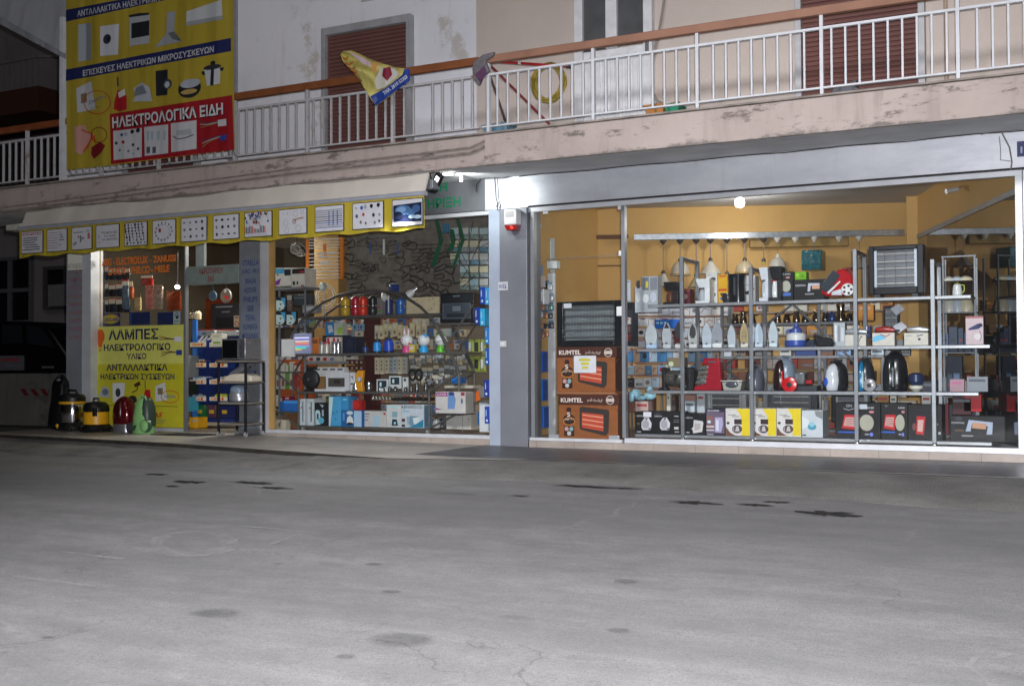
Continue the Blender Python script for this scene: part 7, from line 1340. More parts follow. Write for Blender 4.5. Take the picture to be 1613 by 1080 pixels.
t = thing('vacuum_cleaner', 'red and silver canister vacuum cleaner with white spoked wheel on the top shelf', 'vacuum cleaner', W(1318, 467, Y)); a = W(1290, 455, Y).x; b_ = W(1345, 455, Y).x; w_ = b_-a; H_ = W(1318, 423, Y).z-z1_
L_ = lambda u, v: (a+w_*u, z1_+H_*v); RED = mat('8f0e18', .18)
mb = MB(); mb.prism([L_(.02, .22), L_(.2, .10), L_(.75, .10), L_(.98, .4), L_(.93, .78), L_(.72, .98), L_(.52, .98), L_(.35, .75), L_(.06, .45)], Y+.03, Y+.2, RED); obj('body', mb, t, .02)
mb = MB(); mb.prism([L_(.02, .46), L_(.40, .97), L_(.6, .78), L_(.30, .28), L_(.1, .25)], Y+.012, Y+.06, mat('33373d', .08)); obj('dust_cup', mb, t, .012); mb = MB(); mb.prism([L_(.22, .22), L_(.6, .60), L_(.62, .56), L_(.28, .18)], Y+.004, Y+.011, mat('b5b8bc', .3)); obj('stripe', mb, t)
mb = MB(); mb.prism([L_(.34, .13), L_(.36, .25), L_(.62, .33), L_(.66, .12)], Y+.012, Y+.028, mat('a9acb2', .3)); obj('side_panel', mb, t, .006); c = L_(.82, .3); r_ = w_*.19; mb = MB(); mb.lathe([(0, -.012), (r_*.9, -.012), (r_, 0), (r_*.95, .03)], (c[0], Y+.01, c[1]), mat('b9bcc2', .3), 24, 'y'); wl = obj('wheel', mb, t)
mb = MB(); [mb.lathe([(0, -.018), (r_*.2, -.018), (r_*.2, -.0125)], (c[0]+r_*.58*math.cos(k*1.2566), Y+.01, c[1]+r_*.58*math.sin(k*1.2566)), mat('3a1418', .3), 10, 'y') for k in range(5)]; obj('spokes', mb, wl); mb = MB(); mb.tube([Vector((L_(.62, .98)[0], Y+.1, L_(.6, .98)[1])), Vector((L_(.8, 1.05)[0], Y+.1, L_(.8, 1.02)[1])), Vector((L_(.97, .78)[0], Y+.1, L_(.97, .78)[1]))], .014, mat('6a0c14', .3)); obj('handle', mb, t)
def quartz(label, r, Y, z, dep, frame, rows, vert=False, side='aab2be', foot=True, name='quartz_heater'):
    a, b_, q0, q1 = P_(*r, Y, z); w_ = b_-a; H_ = q1-q0; t = thing(name, label, 'heater', ctr(a, b_, q0, Y)); F_ = mat(frame, .25); e = .1
    f0 = q0+(.06*H_ if foot else 0); ia, ib, ic, id_ = a+.10*w_, b_-.12*w_, f0+.14*H_, q1-.09*H_
    mb = MB(); mb.box(a, ia, Y, Y+dep, f0, q1, F_); mb.box(ib, b_, Y, Y+dep, f0, q1, F_); mb.box(ia, ib, Y, Y+dep, id_, q1, F_); mb.box(ia, ib, Y, Y+dep, f0, ic, F_); mb.box(ia, ib, Y+dep*.6, Y+dep, ic, id_, mat('4a4d52', .35, .5)); obj('case', mb, t, .008)
    mb = MB(); mb.box(ia, ib, Y+dep*.45, Y+dep*.598, ic, id_, mat('6f777a', .5, 0, .3, 5) if vert else mat('5f6268', .4, .5, .3, 3)); obj('reflector', mb, t)
    for k in range(rows): z_ = ic+(id_-ic)*(k+.5)/rows; mb = MB(); mb.tube([(ia, Y+.04, z_), (ib, Y+.04, z_)], .009, mat('4c4e52' if vert else 'a4a29d', .25), 8); obj('heating_rod', mb, t)
    mb = MB(); n_ = 34 if vert else 22
    for k in range(n_):
        if vert: x = ia+(ib-ia)*(k+.5)/n_; mb.box(x-.0018, x+.0018, Y+.004, Y+.008, ic, id_, CHROME)
        else: z_ = ic+(id_-ic)*(k+.5)/n_; mb.box(ia, ib, Y+.004, Y+.008, z_-.0018, z_+.0018, mat('6a6d72', .4, .5))
    for k in (.25, .5, .75): mb.box(ia, ib, Y+.0095, Y+.0125, ic+(id_-ic)*k-.002, ic+(id_-ic)*k+.002, CHROME) if vert else mb.box(ia+(ib-ia)*k-.002, ia+(ib-ia)*k+.002, Y+.0095, Y+.0125, ic, id_, CHROME)
    obj('grille', mb, t)
    if side: mb = MB(); mb.box(ia+.002, ia+.05*w_, Y+.013, Y+.018, ic, id_, mat(side, .3, .3)); mb.box(ib-.05*w_, ib-.002, Y+.013, Y+.018, ic, id_, mat(side, .3, .3)); obj('side_strip', mb, t)
    if foot: mb = MB(); mb.box(a+.05, a+.12, Y-.02, Y+dep+.05, q0, f0-.001, BLACK); mb.box(b_-.12, b_-.05, Y-.02, Y+dep+.05, q0, f0-.001, BLACK); obj('foot', mb, t, .004)
    return t
quartz('large black quartz heater with pale side strips on the top shelf', (1368, 1455, 386, 465), Y, z1_, .15, '101216', 5)
# glass and white things at the right end of the top level
kettle('white egg shaped kettle at the right end of the top shelf', 1507, 8, 445, z1_, Y+.05, 'b0b2b2', 0, '8a9a3a')
for k, (x, h, lab) in enumerate(((1536, 'a8a69c', 'cloudy glass blender on the rack by the side glass'), (1547, '9aa2aa', 'grey glass blender beside the cloudy one'), (1566, 'b0a890', 'cream glass blender on the rack by the side glass'))):
    pass
rb = thing('shelf_rack', 'narrow grey rack by the dark side glass at the right end', 'shelving', W(1520, 690, .95)); a, b_ = W(1484, 560, .95).x, W(1540, 560, .95).x; GD = mat('54575c', .4, .3)
for z in (1.36, .95, .5, .1): mb = MB(); mb.box(a, b_, .95, 1.2, z-.014, z, GD); obj('shelf', mb, rb, .003)
for x in (a+.018, b_-.018):
    for y_ in (.965, 1.185): mb = MB(); mb.box(x-.008, x+.008, y_-.008, y_+.008, 0, 1.92, GD); obj('post', mb, rb)
mb = MB(); mb.box(a+.004, b_-.004, .953, .965, 1.921, 1.935, GD); obj('top_bar', mb, rb)
for k, (x, h, lab) in enumerate(((1495, 'a8a69c', 'cloudy glass blender on the narrow rack'), (1508, '9aa2aa', 'grey glass blender in the middle of the narrow rack'), (1522, 'b0a890', 'cream glass blender at the right of the narrow rack'))):
    c = W(x, 480, 1.05); c = (c.x, 1.05, 1.361); t = thing('blender', lab, 'blender', c); mb = MB(); mb.lathe([(.075, 0), (.08, .05), (.055, .12)], c, mat(h, .35), 16); obj('base', mb, t); mb = MB(); mb.lathe([(.05, .121), (.07, .30), (.068, .32)], c, CLEAR, 16); obj('glass_jar', mb, t); mb = MB(); mb.lathe([(.07, .321), (.06, .35), (.02, .37), (0, .37)], c, mat(h, .4), 16); obj('lid', mb, t)
carton('pink hair dryer carton on the second shelf at the right end', (1521, 1549, 498, 538), Y+.02, .1, 'a8989c', ops(('r', 1521, 498.5, 1549, 501, '8a4a50'), ('p', [(1525, 518), (1539, 510), (1546, 509), (1548, 513), (1541, 518), (1526, 520)], '2c3058'), ('e', 1544, 512, 3.4, 3.2, '1a1c30'), ('e', 1540, 530, 6, 5, 'b5b0b0'), ('l', [(1543, 520), (1546, 530), (1544, 536)], 1, '4a4a6a')), z2_, side='6a1c20')
# --- second level: irons
def arch(cx, w, z0, z1): return [(cx-w*.42, z0), (cx+w*.42, z0), (cx+w*.5, z0+(z1-z0)*.3), (cx+w*.48, z0+(z1-z0)*.5), (cx+w*.33, z0+(z1-z0)*.75), (cx+w*.12, z0+(z1-z0)*.94), (cx, z1), (cx-w*.12, z0+(z1-z0)*.94), (cx-w*.33, z0+(z1-z0)*.75), (cx-w*.48, z0+(z1-z0)*.5), (cx-w*.5, z0+(z1-z0)*.3)]
def iron(label, cx, wpx, yt, body, sole, detail=None):
    a, b_, _, zt = P_(cx-wpx/2, cx+wpx/2, yt, 545); t = thing('clothes_iron', label, 'iron', ctr(a, b_, z2_, Y)); w_ = b_-a; c = (a+b_)/2; H_ = zt-z2_
    mb = MB(); mb.prism(arch(c, w_*.94, z2_+.001, zt-.02*H_), Y+.012, Y+.06, mat(body, .35)); obj('body', mb, t, .01); mb = MB(); mb.prism(arch(c, w_, z2_+.18*H_, zt), Y, Y+.010, mat(sole, .25, .3)); obj('soleplate', mb, t, .002)
    mb = MB(); mb.box(c-w_*.44, c+w_*.44, Y-.002, Y+.1, z2_, z2_+.17*H_, mat(body, .35)); obj('heel', mb, t, .01); mb = MB(); mb.tube([(c, Y+.06, z2_+.1*H_), (c, Y+.12, z2_+.2*H_), (c, Y+.12, z2_+.65*H_), (c, Y+.06, z2_+.82*H_)], .016, mat(body, .35), 8); obj('handle', mb, t)
    ar = Art(Y, step=.001)
    if detail: detail(ar, cx, yt)
    ar.rect(cx-2.2, yt+32, cx+1.6, yt+34.4, '3c3e44'); obj('markings', ar, t)
    return t
dots = lambda a, cx, yt: [a.ell(cx+dx, yt+14+dy, .8, 1.0, '4a4038') for dx, dy in ((0, 0), (-2, 4), (2, 4), (-3, 8), (0, 8), (3, 8), (-3, 11), (3, 11))]
tip = lambda a, cx, yt: a.poly([(cx, yt+1), (cx+4.5, yt+10), (cx-4.5, yt+10)], '141519')
dk = lambda h: (lambda a, cx, yt: a.poly([(cx-.3, yt+2), (cx+4.5, yt+11), (cx+5, yt+20), (cx+2.5, yt+25.5), (cx-2.5, yt+25.5), (cx-5, yt+20), (cx-4.5, yt+11)], h))
iron('white and pale blue iron standing at the left end of the iron row', 1025.5, 19, 508, '8ba0b6', 'a9b0b6'); iron('grey iron with a black tip in the row', 1050, 15, 507, '9aa0a6', 'a2a8ae', tip); iron('dark soled iron with a red edge in the row', 1068.5, 14, 507, 'a8a6a6', '4a1c20', dk('23282c')); iron('pale iron with an oval black sole behind the post', 1091, 15, 507, 'a6a8aa', 'a0a2a2', dk('2e3030'))
iron('plain white iron left of the grey soled one', 1113, 16, 508, 'aab4be', 'a6b0ba'); iron('iron with a plain grey sole over a white heel', 1129, 17, 504, 'b8bcc2', '8a8e96'); iron('slim white iron right of the grey soled one', 1152, 13, 511, 'a8b0b6', 'a4aeb6'); iron('iron with a beige sole and steam holes', 1172, 14, 507, 'b0aca4', '9c8e6c', dots)
iron('pale blue white iron second from the right of the row', 1194.5, 15, 508, 'a4b0bc', '9eacb8'); iron('tall white iron at the right end of the row', 1217.5, 15, 505, 'aab6c0', 'a8b4be')
t = thing('steam_cleaner', 'blue and white steam cleaner on the second shelf', 'steam cleaner', W(1250, 542, Y)); a, b_, _, zt = P_(1234, 1266, 508, 542); c = ((a+b_)/2, Y+.12, z2_); H_ = zt-z2_; r_ = (b_-a)/2
mb = MB(); mb.lathe([(r_*.85, 0), (r_, .08*H_), (r_*.98, .28*H_)], c, mat('2a3f86', .35), 22); obj('base', mb, t); mb = MB(); mb.lathe([(r_*.98, .282*H_), (r_*.97, .5*H_), (r_*.8, .58*H_)], c, mat('a9adb0', .35), 22); obj('band', mb, t); mb = MB(); mb.lathe([(r_*.6, .582*H_), (r_*.52, .75*H_), (r_*.3, .82*H_), (r_*.2, .9*H_), (r_*.2, H_), (0, H_)], c, mat('31427c', .35), 18); mb.box(c[0]-.8*r_, c[0]-.55*r_, c[1]-.05, c[1]+.03, z2_+.58*H_, z2_+.74*H_, mat('31427c', .35)); obj('cap', mb, t); mb = MB(); mb.tube([(c[0]+r_*.9, c[1], z2_+.3*H_), (c[0]+r_*1.3, c[1]-.02, z2_+.33*H_)], [.02, .012], BLACK); obj('spout', mb, t)
t = thing('sandwich_grill', 'black curved grill lying on the second shelf', 'grill', W(1296, 540, Y)); a, b_, _, zt = P_(1281, 1313, 523, 541); mb = MB(); mb.prism([(a, zt), (a+.06, zt-.05), (b_-.02, zt-.06), (b_, z2_+.03), (b_-.03, z2_), (a+.04, z2_), (a+.01, z2_+.05)], Y+.02, Y+.18, mat('15151a', .25)); obj('body', mb, t, .015); mb = MB(); mb.tube([(a+.02, Y+.0, zt-.02), (a+.1, Y-.01, zt-.04)], .01, STEEL); obj('handle', mb, t)
for k, (x0, x1, yt, lab, art, hb_) in enumerate(((1331, 1364, 527, 'white carton with dark drawing under a silver hair brush', ops(('l', [(1353, 537), (1357, 529)], 1, '2a2c30'), ('e', 1357, 530, 1.5, 1, '2a2c30')), 'b8bcc4'), (1374, 1409, 524, 'white and blue carton with a red dryer picture under a red brush', ops(('p', [(1375, 531), (1388, 526), (1396, 533), (1375, 539)], '5a9ab8'), ('l', [(1387, 527), (1396, 530), (1402, 526)], 1.4, '8a3040')), '7a1e18'), (1424, 1462, 524, 'cream carton with hair iron drawing under a silver roller', ops(('r', 1427, 528, 1437, 529, '6a6a6e'), ('l', [(1444, 529), (1454, 527)], 1.4, '2a2a4a'), ('e', 1448, 534, 2.5, 2, '3a3a4a')), 'c2c4c8'))):
    carton(lab, (x0, x1, yt, 540), Y, .14, 'aaa79e', art, z2_); top = W((x0+x1)/2, yt, Y).z; q0, q1 = W(x0+(0 if k == 0 else 4), yt, Y), W(x1+(-1 if k else 0), yt, Y); b2 = thing('hair_brush', ['silver round hair brush lying on a white carton', 'red tapered hair brush lying on the blue carton', 'silver hair roller lying on the cream carton'][k], 'hair brush', Vector((q0.x, Y+.06, top))); mb = MB(); mb.tube([(q0.x, Y+.05, top+.035), ((q0.x+q1.x)/2, Y+.05, top+.035), (q1.x, Y+.05, top+.028)], [.022, .035, .02], mat(hb_, .25, .5 if k != 1 else 0), 12); obj('barrel', mb, b2); mb = MB(); mb.tube([(q1.x+.002, Y+.05, top+.026), (q1.x+.05, Y+.05, top+.018)], .012, BLACK, 8); obj('handle', mb, b2)
carton('clear jar carton with steel tins behind the grill', (1313, 1331, 508, 540), Y+.12, .12, '8e9498', ops(('r', 1315, 512, 1318, 538, 'b6bac0'), ('r', 1320, 512, 1323, 538, '6a7076'), ('r', 1325, 516, 1329, 537, 'a6aab0')), z2_); carton('small dark blue tin standing behind the middle brush', (1363, 1371, 513, 527), Y+.2, .08, '1f2d58', ops(('r', 1364, 514, 1366, 526, 'a8acb4')), z2_+.08)
for (cx, cy), lab in (((1414, 487), 'upper grey diamond shaped foil card hanging above the brushes'), ((1418, 515), 'lower grey diamond shaped foil card hanging above the brushes')):
    t = thing('diamond_card', lab, 'card', W(cx, cy, 1.0)); mb = MB(); mb.slab([W(*q, 1.0) for q in ((cx-12, cy-1), (cx+2, cy-9), (cx+11, cy), (cx-2, cy+10))], (0, 1, 0), .01, mat('8a8d94', .3, .4)); obj('card', mb, t); mb = MB(); q = W(cx, cy-9, 1.0); mb.tube([q, q+Vector((0, 0, .18))], .003, GREY, 4); obj('thread', mb, t)
# --- coffee pots with bright rims on the second rack
def briki(cx, yt, z, label, h='7a6a58', s_=1.0):
    a, b_, _, zt = P_(cx-6*s_, cx+6*s_, yt, yt+12, BK); c = ((a+b_)/2, BK+.08, z); r_ = (b_-a)/2; H_ = zt-z; t = thing('coffee_pot', label, 'pot', c, 'coffee pots on the rear rack'); mb = MB(); mb.lathe([(r_*.9, 0), (r_, .12*H_), (r_*.8, .6*H_), (r_*.6, .8*H_), (r_*.72, .98*H_), (r_*.66, H_), (r_*.5, .7*H_)], c, mat(h, .12, .95), 20); obj('body', mb, t); mb = MB(); mb.tube([(c[0]+r_*.6, c[1], z+.85*H_), (c[0]+r_*2.0, c[1]-.05, z+1.0*H_)], r_*.14, BLACK, 7); obj('handle', mb, t)
for cx, yt, h in ((1155, 494, '6a5d50'), (1168, 490, '8a7a68'), (1182, 495, '5c5148'), (1222, 492, '8a6a4e'), (1237, 494, '74604c'), (1252, 489, '9a8468'), (1266, 494, '6a5846'), (1283, 488, '8e775c'), (1298, 491, '77706a'), (1325, 488, 'a08a6a'), (1336, 493, '6a5d50')): briki(cx, yt, bz[0]+.001, 'dark metal coffee pot with a black handle on the rear rack', h)
kettle('blue lidded kettle among the coffee pots on the rear rack', 1309, 7, 490, bz[0]+.001, BK+.02, '2c3c6a', .2)
t = thing('espresso_pot', 'tall bright espresso pot standing at the right of the coffee pots', 'pot', W(1325, 508, BK)); c = W(1325, 508, BK); c = (c.x, BK-.02, bz[0]+.001); 
mb = MB(); mb.lathe([(.05, 0), (.055, .02), (.035, .1), (.05, .19), (.02, .21), (0, .23)], c, mat('b09a80', .1, 1), 16); obj('body', mb, t); mb = MB(); mb.lathe([(.012, .231), (.015, .25), (0, .26)], c, mat('2a7a5a', .4), 10); obj('knob', mb, t)
for k, (x0, x1, yt, h, lab) in enumerate(((1140, 1152, 548, 'a8aab0', 'white packet at the left of the lower rear shelf'), (1228, 1246, 549, 'a6a4a0', 'white packet in the middle of the lower rear shelf'), (1253, 1285, 546, '2f3f6e', 'dark blue toy packet on the lower rear shelf'), (1292, 1312, 549, '6a4a3a', 'brown packet on the lower rear shelf'), (1318, 1340, 548, '7a94b8', 'pale blue packet on the lower rear shelf'), (1372, 1392, 549, 'a8b4c0', 'white packet at the right of the lower rear shelf'))): carton(lab, (x0, x1, yt, 560), BK+.05, .12, h, ops(('r', x0+2, yt+3, x1-3, yt+6, '4a4c58')), bz[1]+.001)
# --- third level
t = thing('meat_slicer', 'black framed barrel slicer on the third shelf', 'slicer', W(1065, 613, Y)); a, b_, _, zt = P_(1036, 1091, 578, 613); H_ = zt-z3_; w_ = b_-a
for x0, x1 in ((a, a+.2*w_), (a+.75*w_, b_)): mb = MB(); mb.prism([(x0-.02, z3_), (x1+.02, z3_), (x1, z3_+.15*H_), (x1, z3_+.85*H_), (x1-.02, zt), (x0+.04, zt), (x0+.04, z3_+.15*H_)] if x0 == a else [(x0-.02, z3_), (x1, z3_), (x1+.02, zt-.04), (x1-.02, zt), (x0, zt), (x0+.03, z3_+.3*H_)], Y+.02, Y+.16, mat('111214', .3)); obj('frame', mb, t, .012)
mb = MB(); mb.lathe([(.3*H_, 0), (.34*H_, .02), (.34*H_, w_*.5), (.3*H_, w_*.55)], (a+.2*w_, Y+.09, z3_+.52*H_), mat('8f8e86', .2, .8), 24, 'x'); obj('barrel', mb, t); mb = MB(); mb.tube([(a+.55*w_, Y-.02, z3_+.68*H_), (a+.5*w_, Y-.02, z3_+.40*H_)], [.02, .012], DARKMET, 8); obj('handle', mb, t)
carton('brown carton standing on the slicer', (1052, 1078, 563, 579), Y+.04, .12, '665b46', ops(('e', 1057, 573, 4, 4, '9aa88a')), zt+.001)
t = thing('bread_slicer', 'red slicer with silver ribbed feed on the third shelf', 'slicer', W(1114, 613, Y)); a, b_, _, zt = P_(1091, 1135, 564, 613); H_ = zt-z3_; w_ = b_-a; RD = mat('7c0a1c', .3)
mb = MB(); mb.prism([(a, z3_), (b_, z3_), (b_, z3_+.3*H_), (b_-.05*w_, zt), (a+.38*w_, zt), (a+.30*w_, z3_+.8*H_), (a+.55*w_, z3_+.8*H_), (a+.42*w_, z3_+.2*H_), (a+.05*w_, z3_+.14*H_)], Y+.02, Y+.16, RD); obj('body', mb, t, .01)
mb = MB(); [mb.prism([(a+.08*w_+.05*w_*k, z3_+(.2+.15*k)*H_), (a+.46*w_+.03*w_*k, z3_+(.22+.15*k)*H_), (a+.48*w_+.03*w_*k, z3_+(.33+.15*k)*H_), (a+.12*w_+.05*w_*k, z3_+(.31+.15*k)*H_)], Y, Y+.12, mat('b4b4ac', .2, .8)) for k in range(4)]; obj('ribbed_feed', mb, t, .004); mb = MB(); a2 = a+.55*w_; mb.box(a2, a2+.25*w_, Y+.012, Y+.019, zt-.14*H_, zt-.09*H_, mat('9a9a9c', .2, .7)); obj('handle_slot', mb, t)
t = thing('kitchen_scale', 'flat silver kitchen scale with grey dial on the third shelf', 'scale', W(1152, 613, Y)); a, b_, _, zt = P_(1136, 1168, 598, 613); H_ = zt-z3_; mb = MB(); mb.prism([(a+.02, z3_), (b_-.02, z3_), (b_, zt-.03), (b_-.01, zt-.02), (a+.01, zt-.02), (a, zt-.03)], Y+.02, Y+.16, mat('9a9a94', .3, .4)); obj('base', mb, t, .008); mb = MB(); mb.ell(((a+b_)/2, Y+.02, z3_+.55*H_), ((b_-a)*.32, .015, .3*H_), mat('3c4046', .2), 18, 8); obj('dial', mb, t); mb = MB(); mb.box(a-.01, b_+.01, Y+.0, Y+.18, zt-.019, zt-.006, mat('b8b8b4', .3, .4)); obj('plate', mb, t, .004)
def upright(label, x0, x1, yt, c1, c2, split=.5, wheel=None, whx=.75, panel=None, lean=0, lo=1.0):
    a, b_, _, zt = P_(x0, x1, yt, 613); t = thing('vacuum_cleaner', label, 'vacuum cleaner', ctr(a, b_, z3_, Y)); w_ = b_-a; c = (a+b_)/2
    pr = [(0, .86), (.04, .95), (.2, 1), (.5, .98), (.72, .88), (.87, .68), (.96, .4), (1, .08)]
    xs_ = a+w_*split; mb = MB(); dome(mb, (a+xs_)/2+.1*w_*.5, Y+.10, z3_+.004, zt-.02, (xs_-a)/2+.06*w_, .115, mat(c1, .18), pr, 2.4, -lean*w_); obj('front_shell', mb, t); mb = MB(); dome(mb, c, Y+.14, z3_, zt, w_/2, .125, mat(c2, .25), pr, 2.4, -lean*w_); obj('back_shell', mb, t)
    if wheel: wc = (a+w_*whx, Y-.01, z3_+.19*(zt-z3_)); r_ = .085 if w_ > .2 else .07; mb = MB(); mb.lathe([(0, -.03), (r_*.5, -.03), (r_*.9, -.02), (r_, .01), (r_*.9, .04)], wc, mat(wheel, .25), 22, 'y'); wl = obj('wheel', mb, t); mb = MB(); mb.lathe([(0, -.038), (r_*.3, -.037), (r_*.32, -.031)], wc, BLACK, 12, 'y'); obj('hub', mb, wl)
    if panel: ar = thing; mb = MB(); dome(mb, c-.02, Y+.05, z3_+.1*(zt-z3_), z3_+.75*(zt-z3_), w_*.12, .06, mat(panel, .2)); obj('coloured_strip', mb, t)
    mb = MB(); mb.tube([(c-.05, Y+.12, zt-.03), (c-.03-lean*w_, Y+.12, zt+.012), (c+.04-lean*w_, Y+.12, zt+.01), (c+.06, Y+.12, zt-.05)], .013, mat(c2, .3), 8); obj('handle', mb, t); return t
upright('slim grey and black vacuum cleaner behind the second post', 1173, 1198, 577, '26282c', '4a4c56', .45); upright('red, black and grey vacuum cleaner with a red wheel on the third shelf', 1217, 1250, 563, '1c0a0c', '5f6a76', .5, 'a01018', .82, 'a81018')
t = thing('toaster', 'silver toaster with red end on a black stand behind the red vacuum', 'toaster', W(1262, 608, Y+.1)); a, b_, q0, q1 = P_(1249, 1268, 585, 606, Y+.12); mb = MB(); mb.box(a, b_, Y+.12, Y+.26, z3_+.06, q1, mat('8e9296', .25, .7)); obj('case', mb, t, .02); mb = MB(); mb.box(b_+.001, b_+.07, Y+.13, Y+.25, z3_+.07, q1-.09, mat('8a1418', .3)); obj('end_cap', mb, t, .01); mb = MB(); mb.box(a, b_+.14, Y+.04, Y+.28, z3_, z3_+.055, mat('1b1f24', .4)); obj('stand', mb, t, .006)
upright('white and black vacuum cleaner with blue trim on the third shelf', 1296, 1331, 569, 'a6abb0', '16181c', .62, None, .7, None, -.06); 
mb = MB(); c = W(1304, 602, Y); t = [o for o in COL.objects if o.get('label', '').startswith('white and black vacuum')][0]; mb.ell((c.x, Y+.02, c.z), (.05, .03, .06), mat('24479a', .3), 14, 8); obj('blue_trim', mb, t); mb = MB(); mb.ell((W(1304, 609, Y).x, Y+.03, z3_+.03), (.06, .03, .03), BLACK, 12, 7); obj('wheel', mb, t)
upright('teal and black vacuum cleaner with a grey wheel on the third shelf', 1347, 1374, 565, '0f5f86', '1d2226', .45, '77767a', .85, 'a0b8c0'); upright('large glossy black vacuum cleaner at the right of the third shelf', 1389, 1427, 553, '15181a', '0c0d12', .5, None, .7, '60666a', 0)
t = thing('yoghurt_jar', 'small dark blue mixer on a white bowl at the right of the third shelf', 'mixer', W(1441, 614, Y)); c = W(1441, 614, Y); c = (c.x, Y+.1, z3_); mb = MB(); mb.lathe([(.03, 0), (.065, .03), (.07, .06), (.0, .065)], c, mat('b0b0a4', .3), 16); obj('bowl', mb, t); mb = MB(); mb.lathe([(.05, .066), (.075, .1), (.07, .17), (.03, .19), (0, .19)], c, mat('1a2544', .3), 16); obj('motor', mb, t)
for k, (x0, x1, yt, yb, h, lab) in enumerate(((1496, 1519, 597, 614, '8a7078', 'pink and grey packet at the right end of the third shelf'), (1523, 1556, 593, 610, '70757c', 'grey clothes iron carton at the right end of the third shelf'), (1452, 1476, 600, 615, '22252c', 'low black mixer carton near the right end of the third shelf'))): carton(lab, (x0, x1, yt, yb), Y+.1, .12, h, ops(('r', x0+3, yt+4, x1-4, yt+8, '9a5a7a' if k == 0 else '4a4e56')), z3_)
# --- bottom level cartons
def low(x0, x1, yt, lab, h, art, side=None, Yb=Y, dep=.3): carton(lab, (x0, x1, yt, 690), Yb, dep, h, art, z4_, side=side)
fanp = lambda cx: (('p', [(cx-3, 657.5), (cx+3, 657.5), (cx+8, 666), (cx+7.5, 672), (cx+5.5, 677), (cx-5.5, 677), (cx-8, 673), (cx-8, 665)], 'a9a7ac'), ('e', cx-1.5, 668, 5.5, 7, '85838a'), ('r', cx-2, 658.5, cx+1.5, 660.5, '1a1a1d'), ('e', cx+5, 675, 2.5, 1.6, '5a585e'))
low(1001, 1026, 648, 'leftmost black carton with white fan heater and price sticker', '101013', ops(*fanp(1018.5), ('t', 'KEMPING', 1002.5, 653.5, 1013, 656, '8e8e92', .02), ('r', 1013.5, 648.5, 1026, 656.5, 'b2b2b8'), ('r', 1003, 666, 1008, 668, '5a4a38'), ('r', 1003, 679, 1010, 680.5, '8a8a8e')))
low(1026.4, 1073, 648, 'long black carton with white fan heater beside the leftmost one', '101013', ops(*fanp(1047.5), ('t', 'KEMPING', 1031, 654, 1043, 656.5, '8e8e92', .02), ('e', 1036, 651.5, 5, 1.5, '2e2e32'), ('r', 1062, 654.5, 1069, 656, '8e8e92'), ('r', 1062, 672, 1069, 676, '9aa09c'), ('r', 1061, 661, 1070, 662, '5a5a5e'), ('r', 1061, 664, 1070, 665, '5a5a5e'), ('r', 1063, 679, 1070, 681, '7a7a7e')))
low(1079, 1111, 651, 'black carton showing a white convector heater on the bottom shelf', '0f1012', ops(('p', [(1093, 661), (1107, 663), (1108, 666), (1106, 680), (1092, 682), (1091, 677), (1089, 675), (1092, 672)], 'a8a6a6'), ('p', [(1094, 666), (1104, 667), (1103, 676), (1094, 678)], '8f8a88'), ('t', 'KEMPING', 1080, 656.5, 1091, 659, '8e8e92', .02), ('r', 1081, 680, 1086, 681.5, '8a8a8e')))
low(1112, 1142, 644, 'purple brown carton with a silver kettle picture on the bottom shelf', '2a2436', ops(('t', 'ALCOMIX', 1114, 645, 1133, 648, 'a9a9ae', .02), ('r', 1113, 649, 1141, 682, '55485a'), ('r', 1113, 655, 1124, 668, '6e4a48'), ('e', 1117, 664, 3, 2.5, '90b0c0'), ('p', [(1126, 657), (1138, 657), (1139, 668), (1136, 681), (1126, 680)], '8a86a4'), ('r', 1128, 661, 1132, 678, 'b0aec4'), ('r', 1113, 670, 1125, 673, 'a8988e'), ('r', 1113, 676, 1125, 678, 'a8a0a0'), ('r', 1114, 683, 1124, 684.5, '8a8a8e')))
def cof(x0): return ops(('p', [(x0+16.5, 643.5), (x0+38, 643.5), (x0+38, 686), (x0+25, 686), (x0+25.5, 665), (x0+23, 653)], 'b9a41c'), ('p', [(x0+.5, 672), (x0+6, 679), (x0+14, 685), (x0+20, 686), (x0+.5, 686)], '5a3a2a'), ('e', x0+14, 672, 11, 11.5, 'b0aeb0'), ('r', x0+13.5, 660, x0+25.5, 668, '2e2224'), ('e', x0+19, 675.5, 7, 6, '4a3e44'), ('o', x0+18, 675.5, 8, 6.5, 1.2, '2a2022'), ('p', [(x0+17, 671), (x0+20, 671), (x0+22, 679), (x0+15, 679)], 'a09898'), ('r', x0+4, 652.5, x0+16, 653.5, '5a5a5e'), ('r', x0+10, 655, x0+21, 656.2, '5a5a5e'), ('e', x0+4, 666, 2.5, 2, '3a3034'))
for x0, lab in ((1143, 'leftmost of three white and yellow coffee maker cartons'), (1184.5, 'middle of three white and yellow coffee maker cartons'), (1223.5, 'rightmost of three white and yellow coffee maker cartons')): low(x0, x0+38.3, 643, lab, 'aeaba8', cof(x0), '8a7a1a')
low(1263, 1296, 646, 'white and teal carton right of the yellow coffee maker cartons', 'a3a9ae', ops(('p', [(1283, 647), (1295.5, 647), (1295.5, 660), (1285, 655)], '6e7274'), ('e', 1279, 672, 7, 5, '3f7c92'), ('e', 1279, 668, 4, 4, '7aa4b0'), ('r', 1264, 684, 1270, 686, '2a3036'), ('p', [(1263.3, 655), (1275, 662), (1272, 672), (1263.3, 676)], 'b2b8bc')))
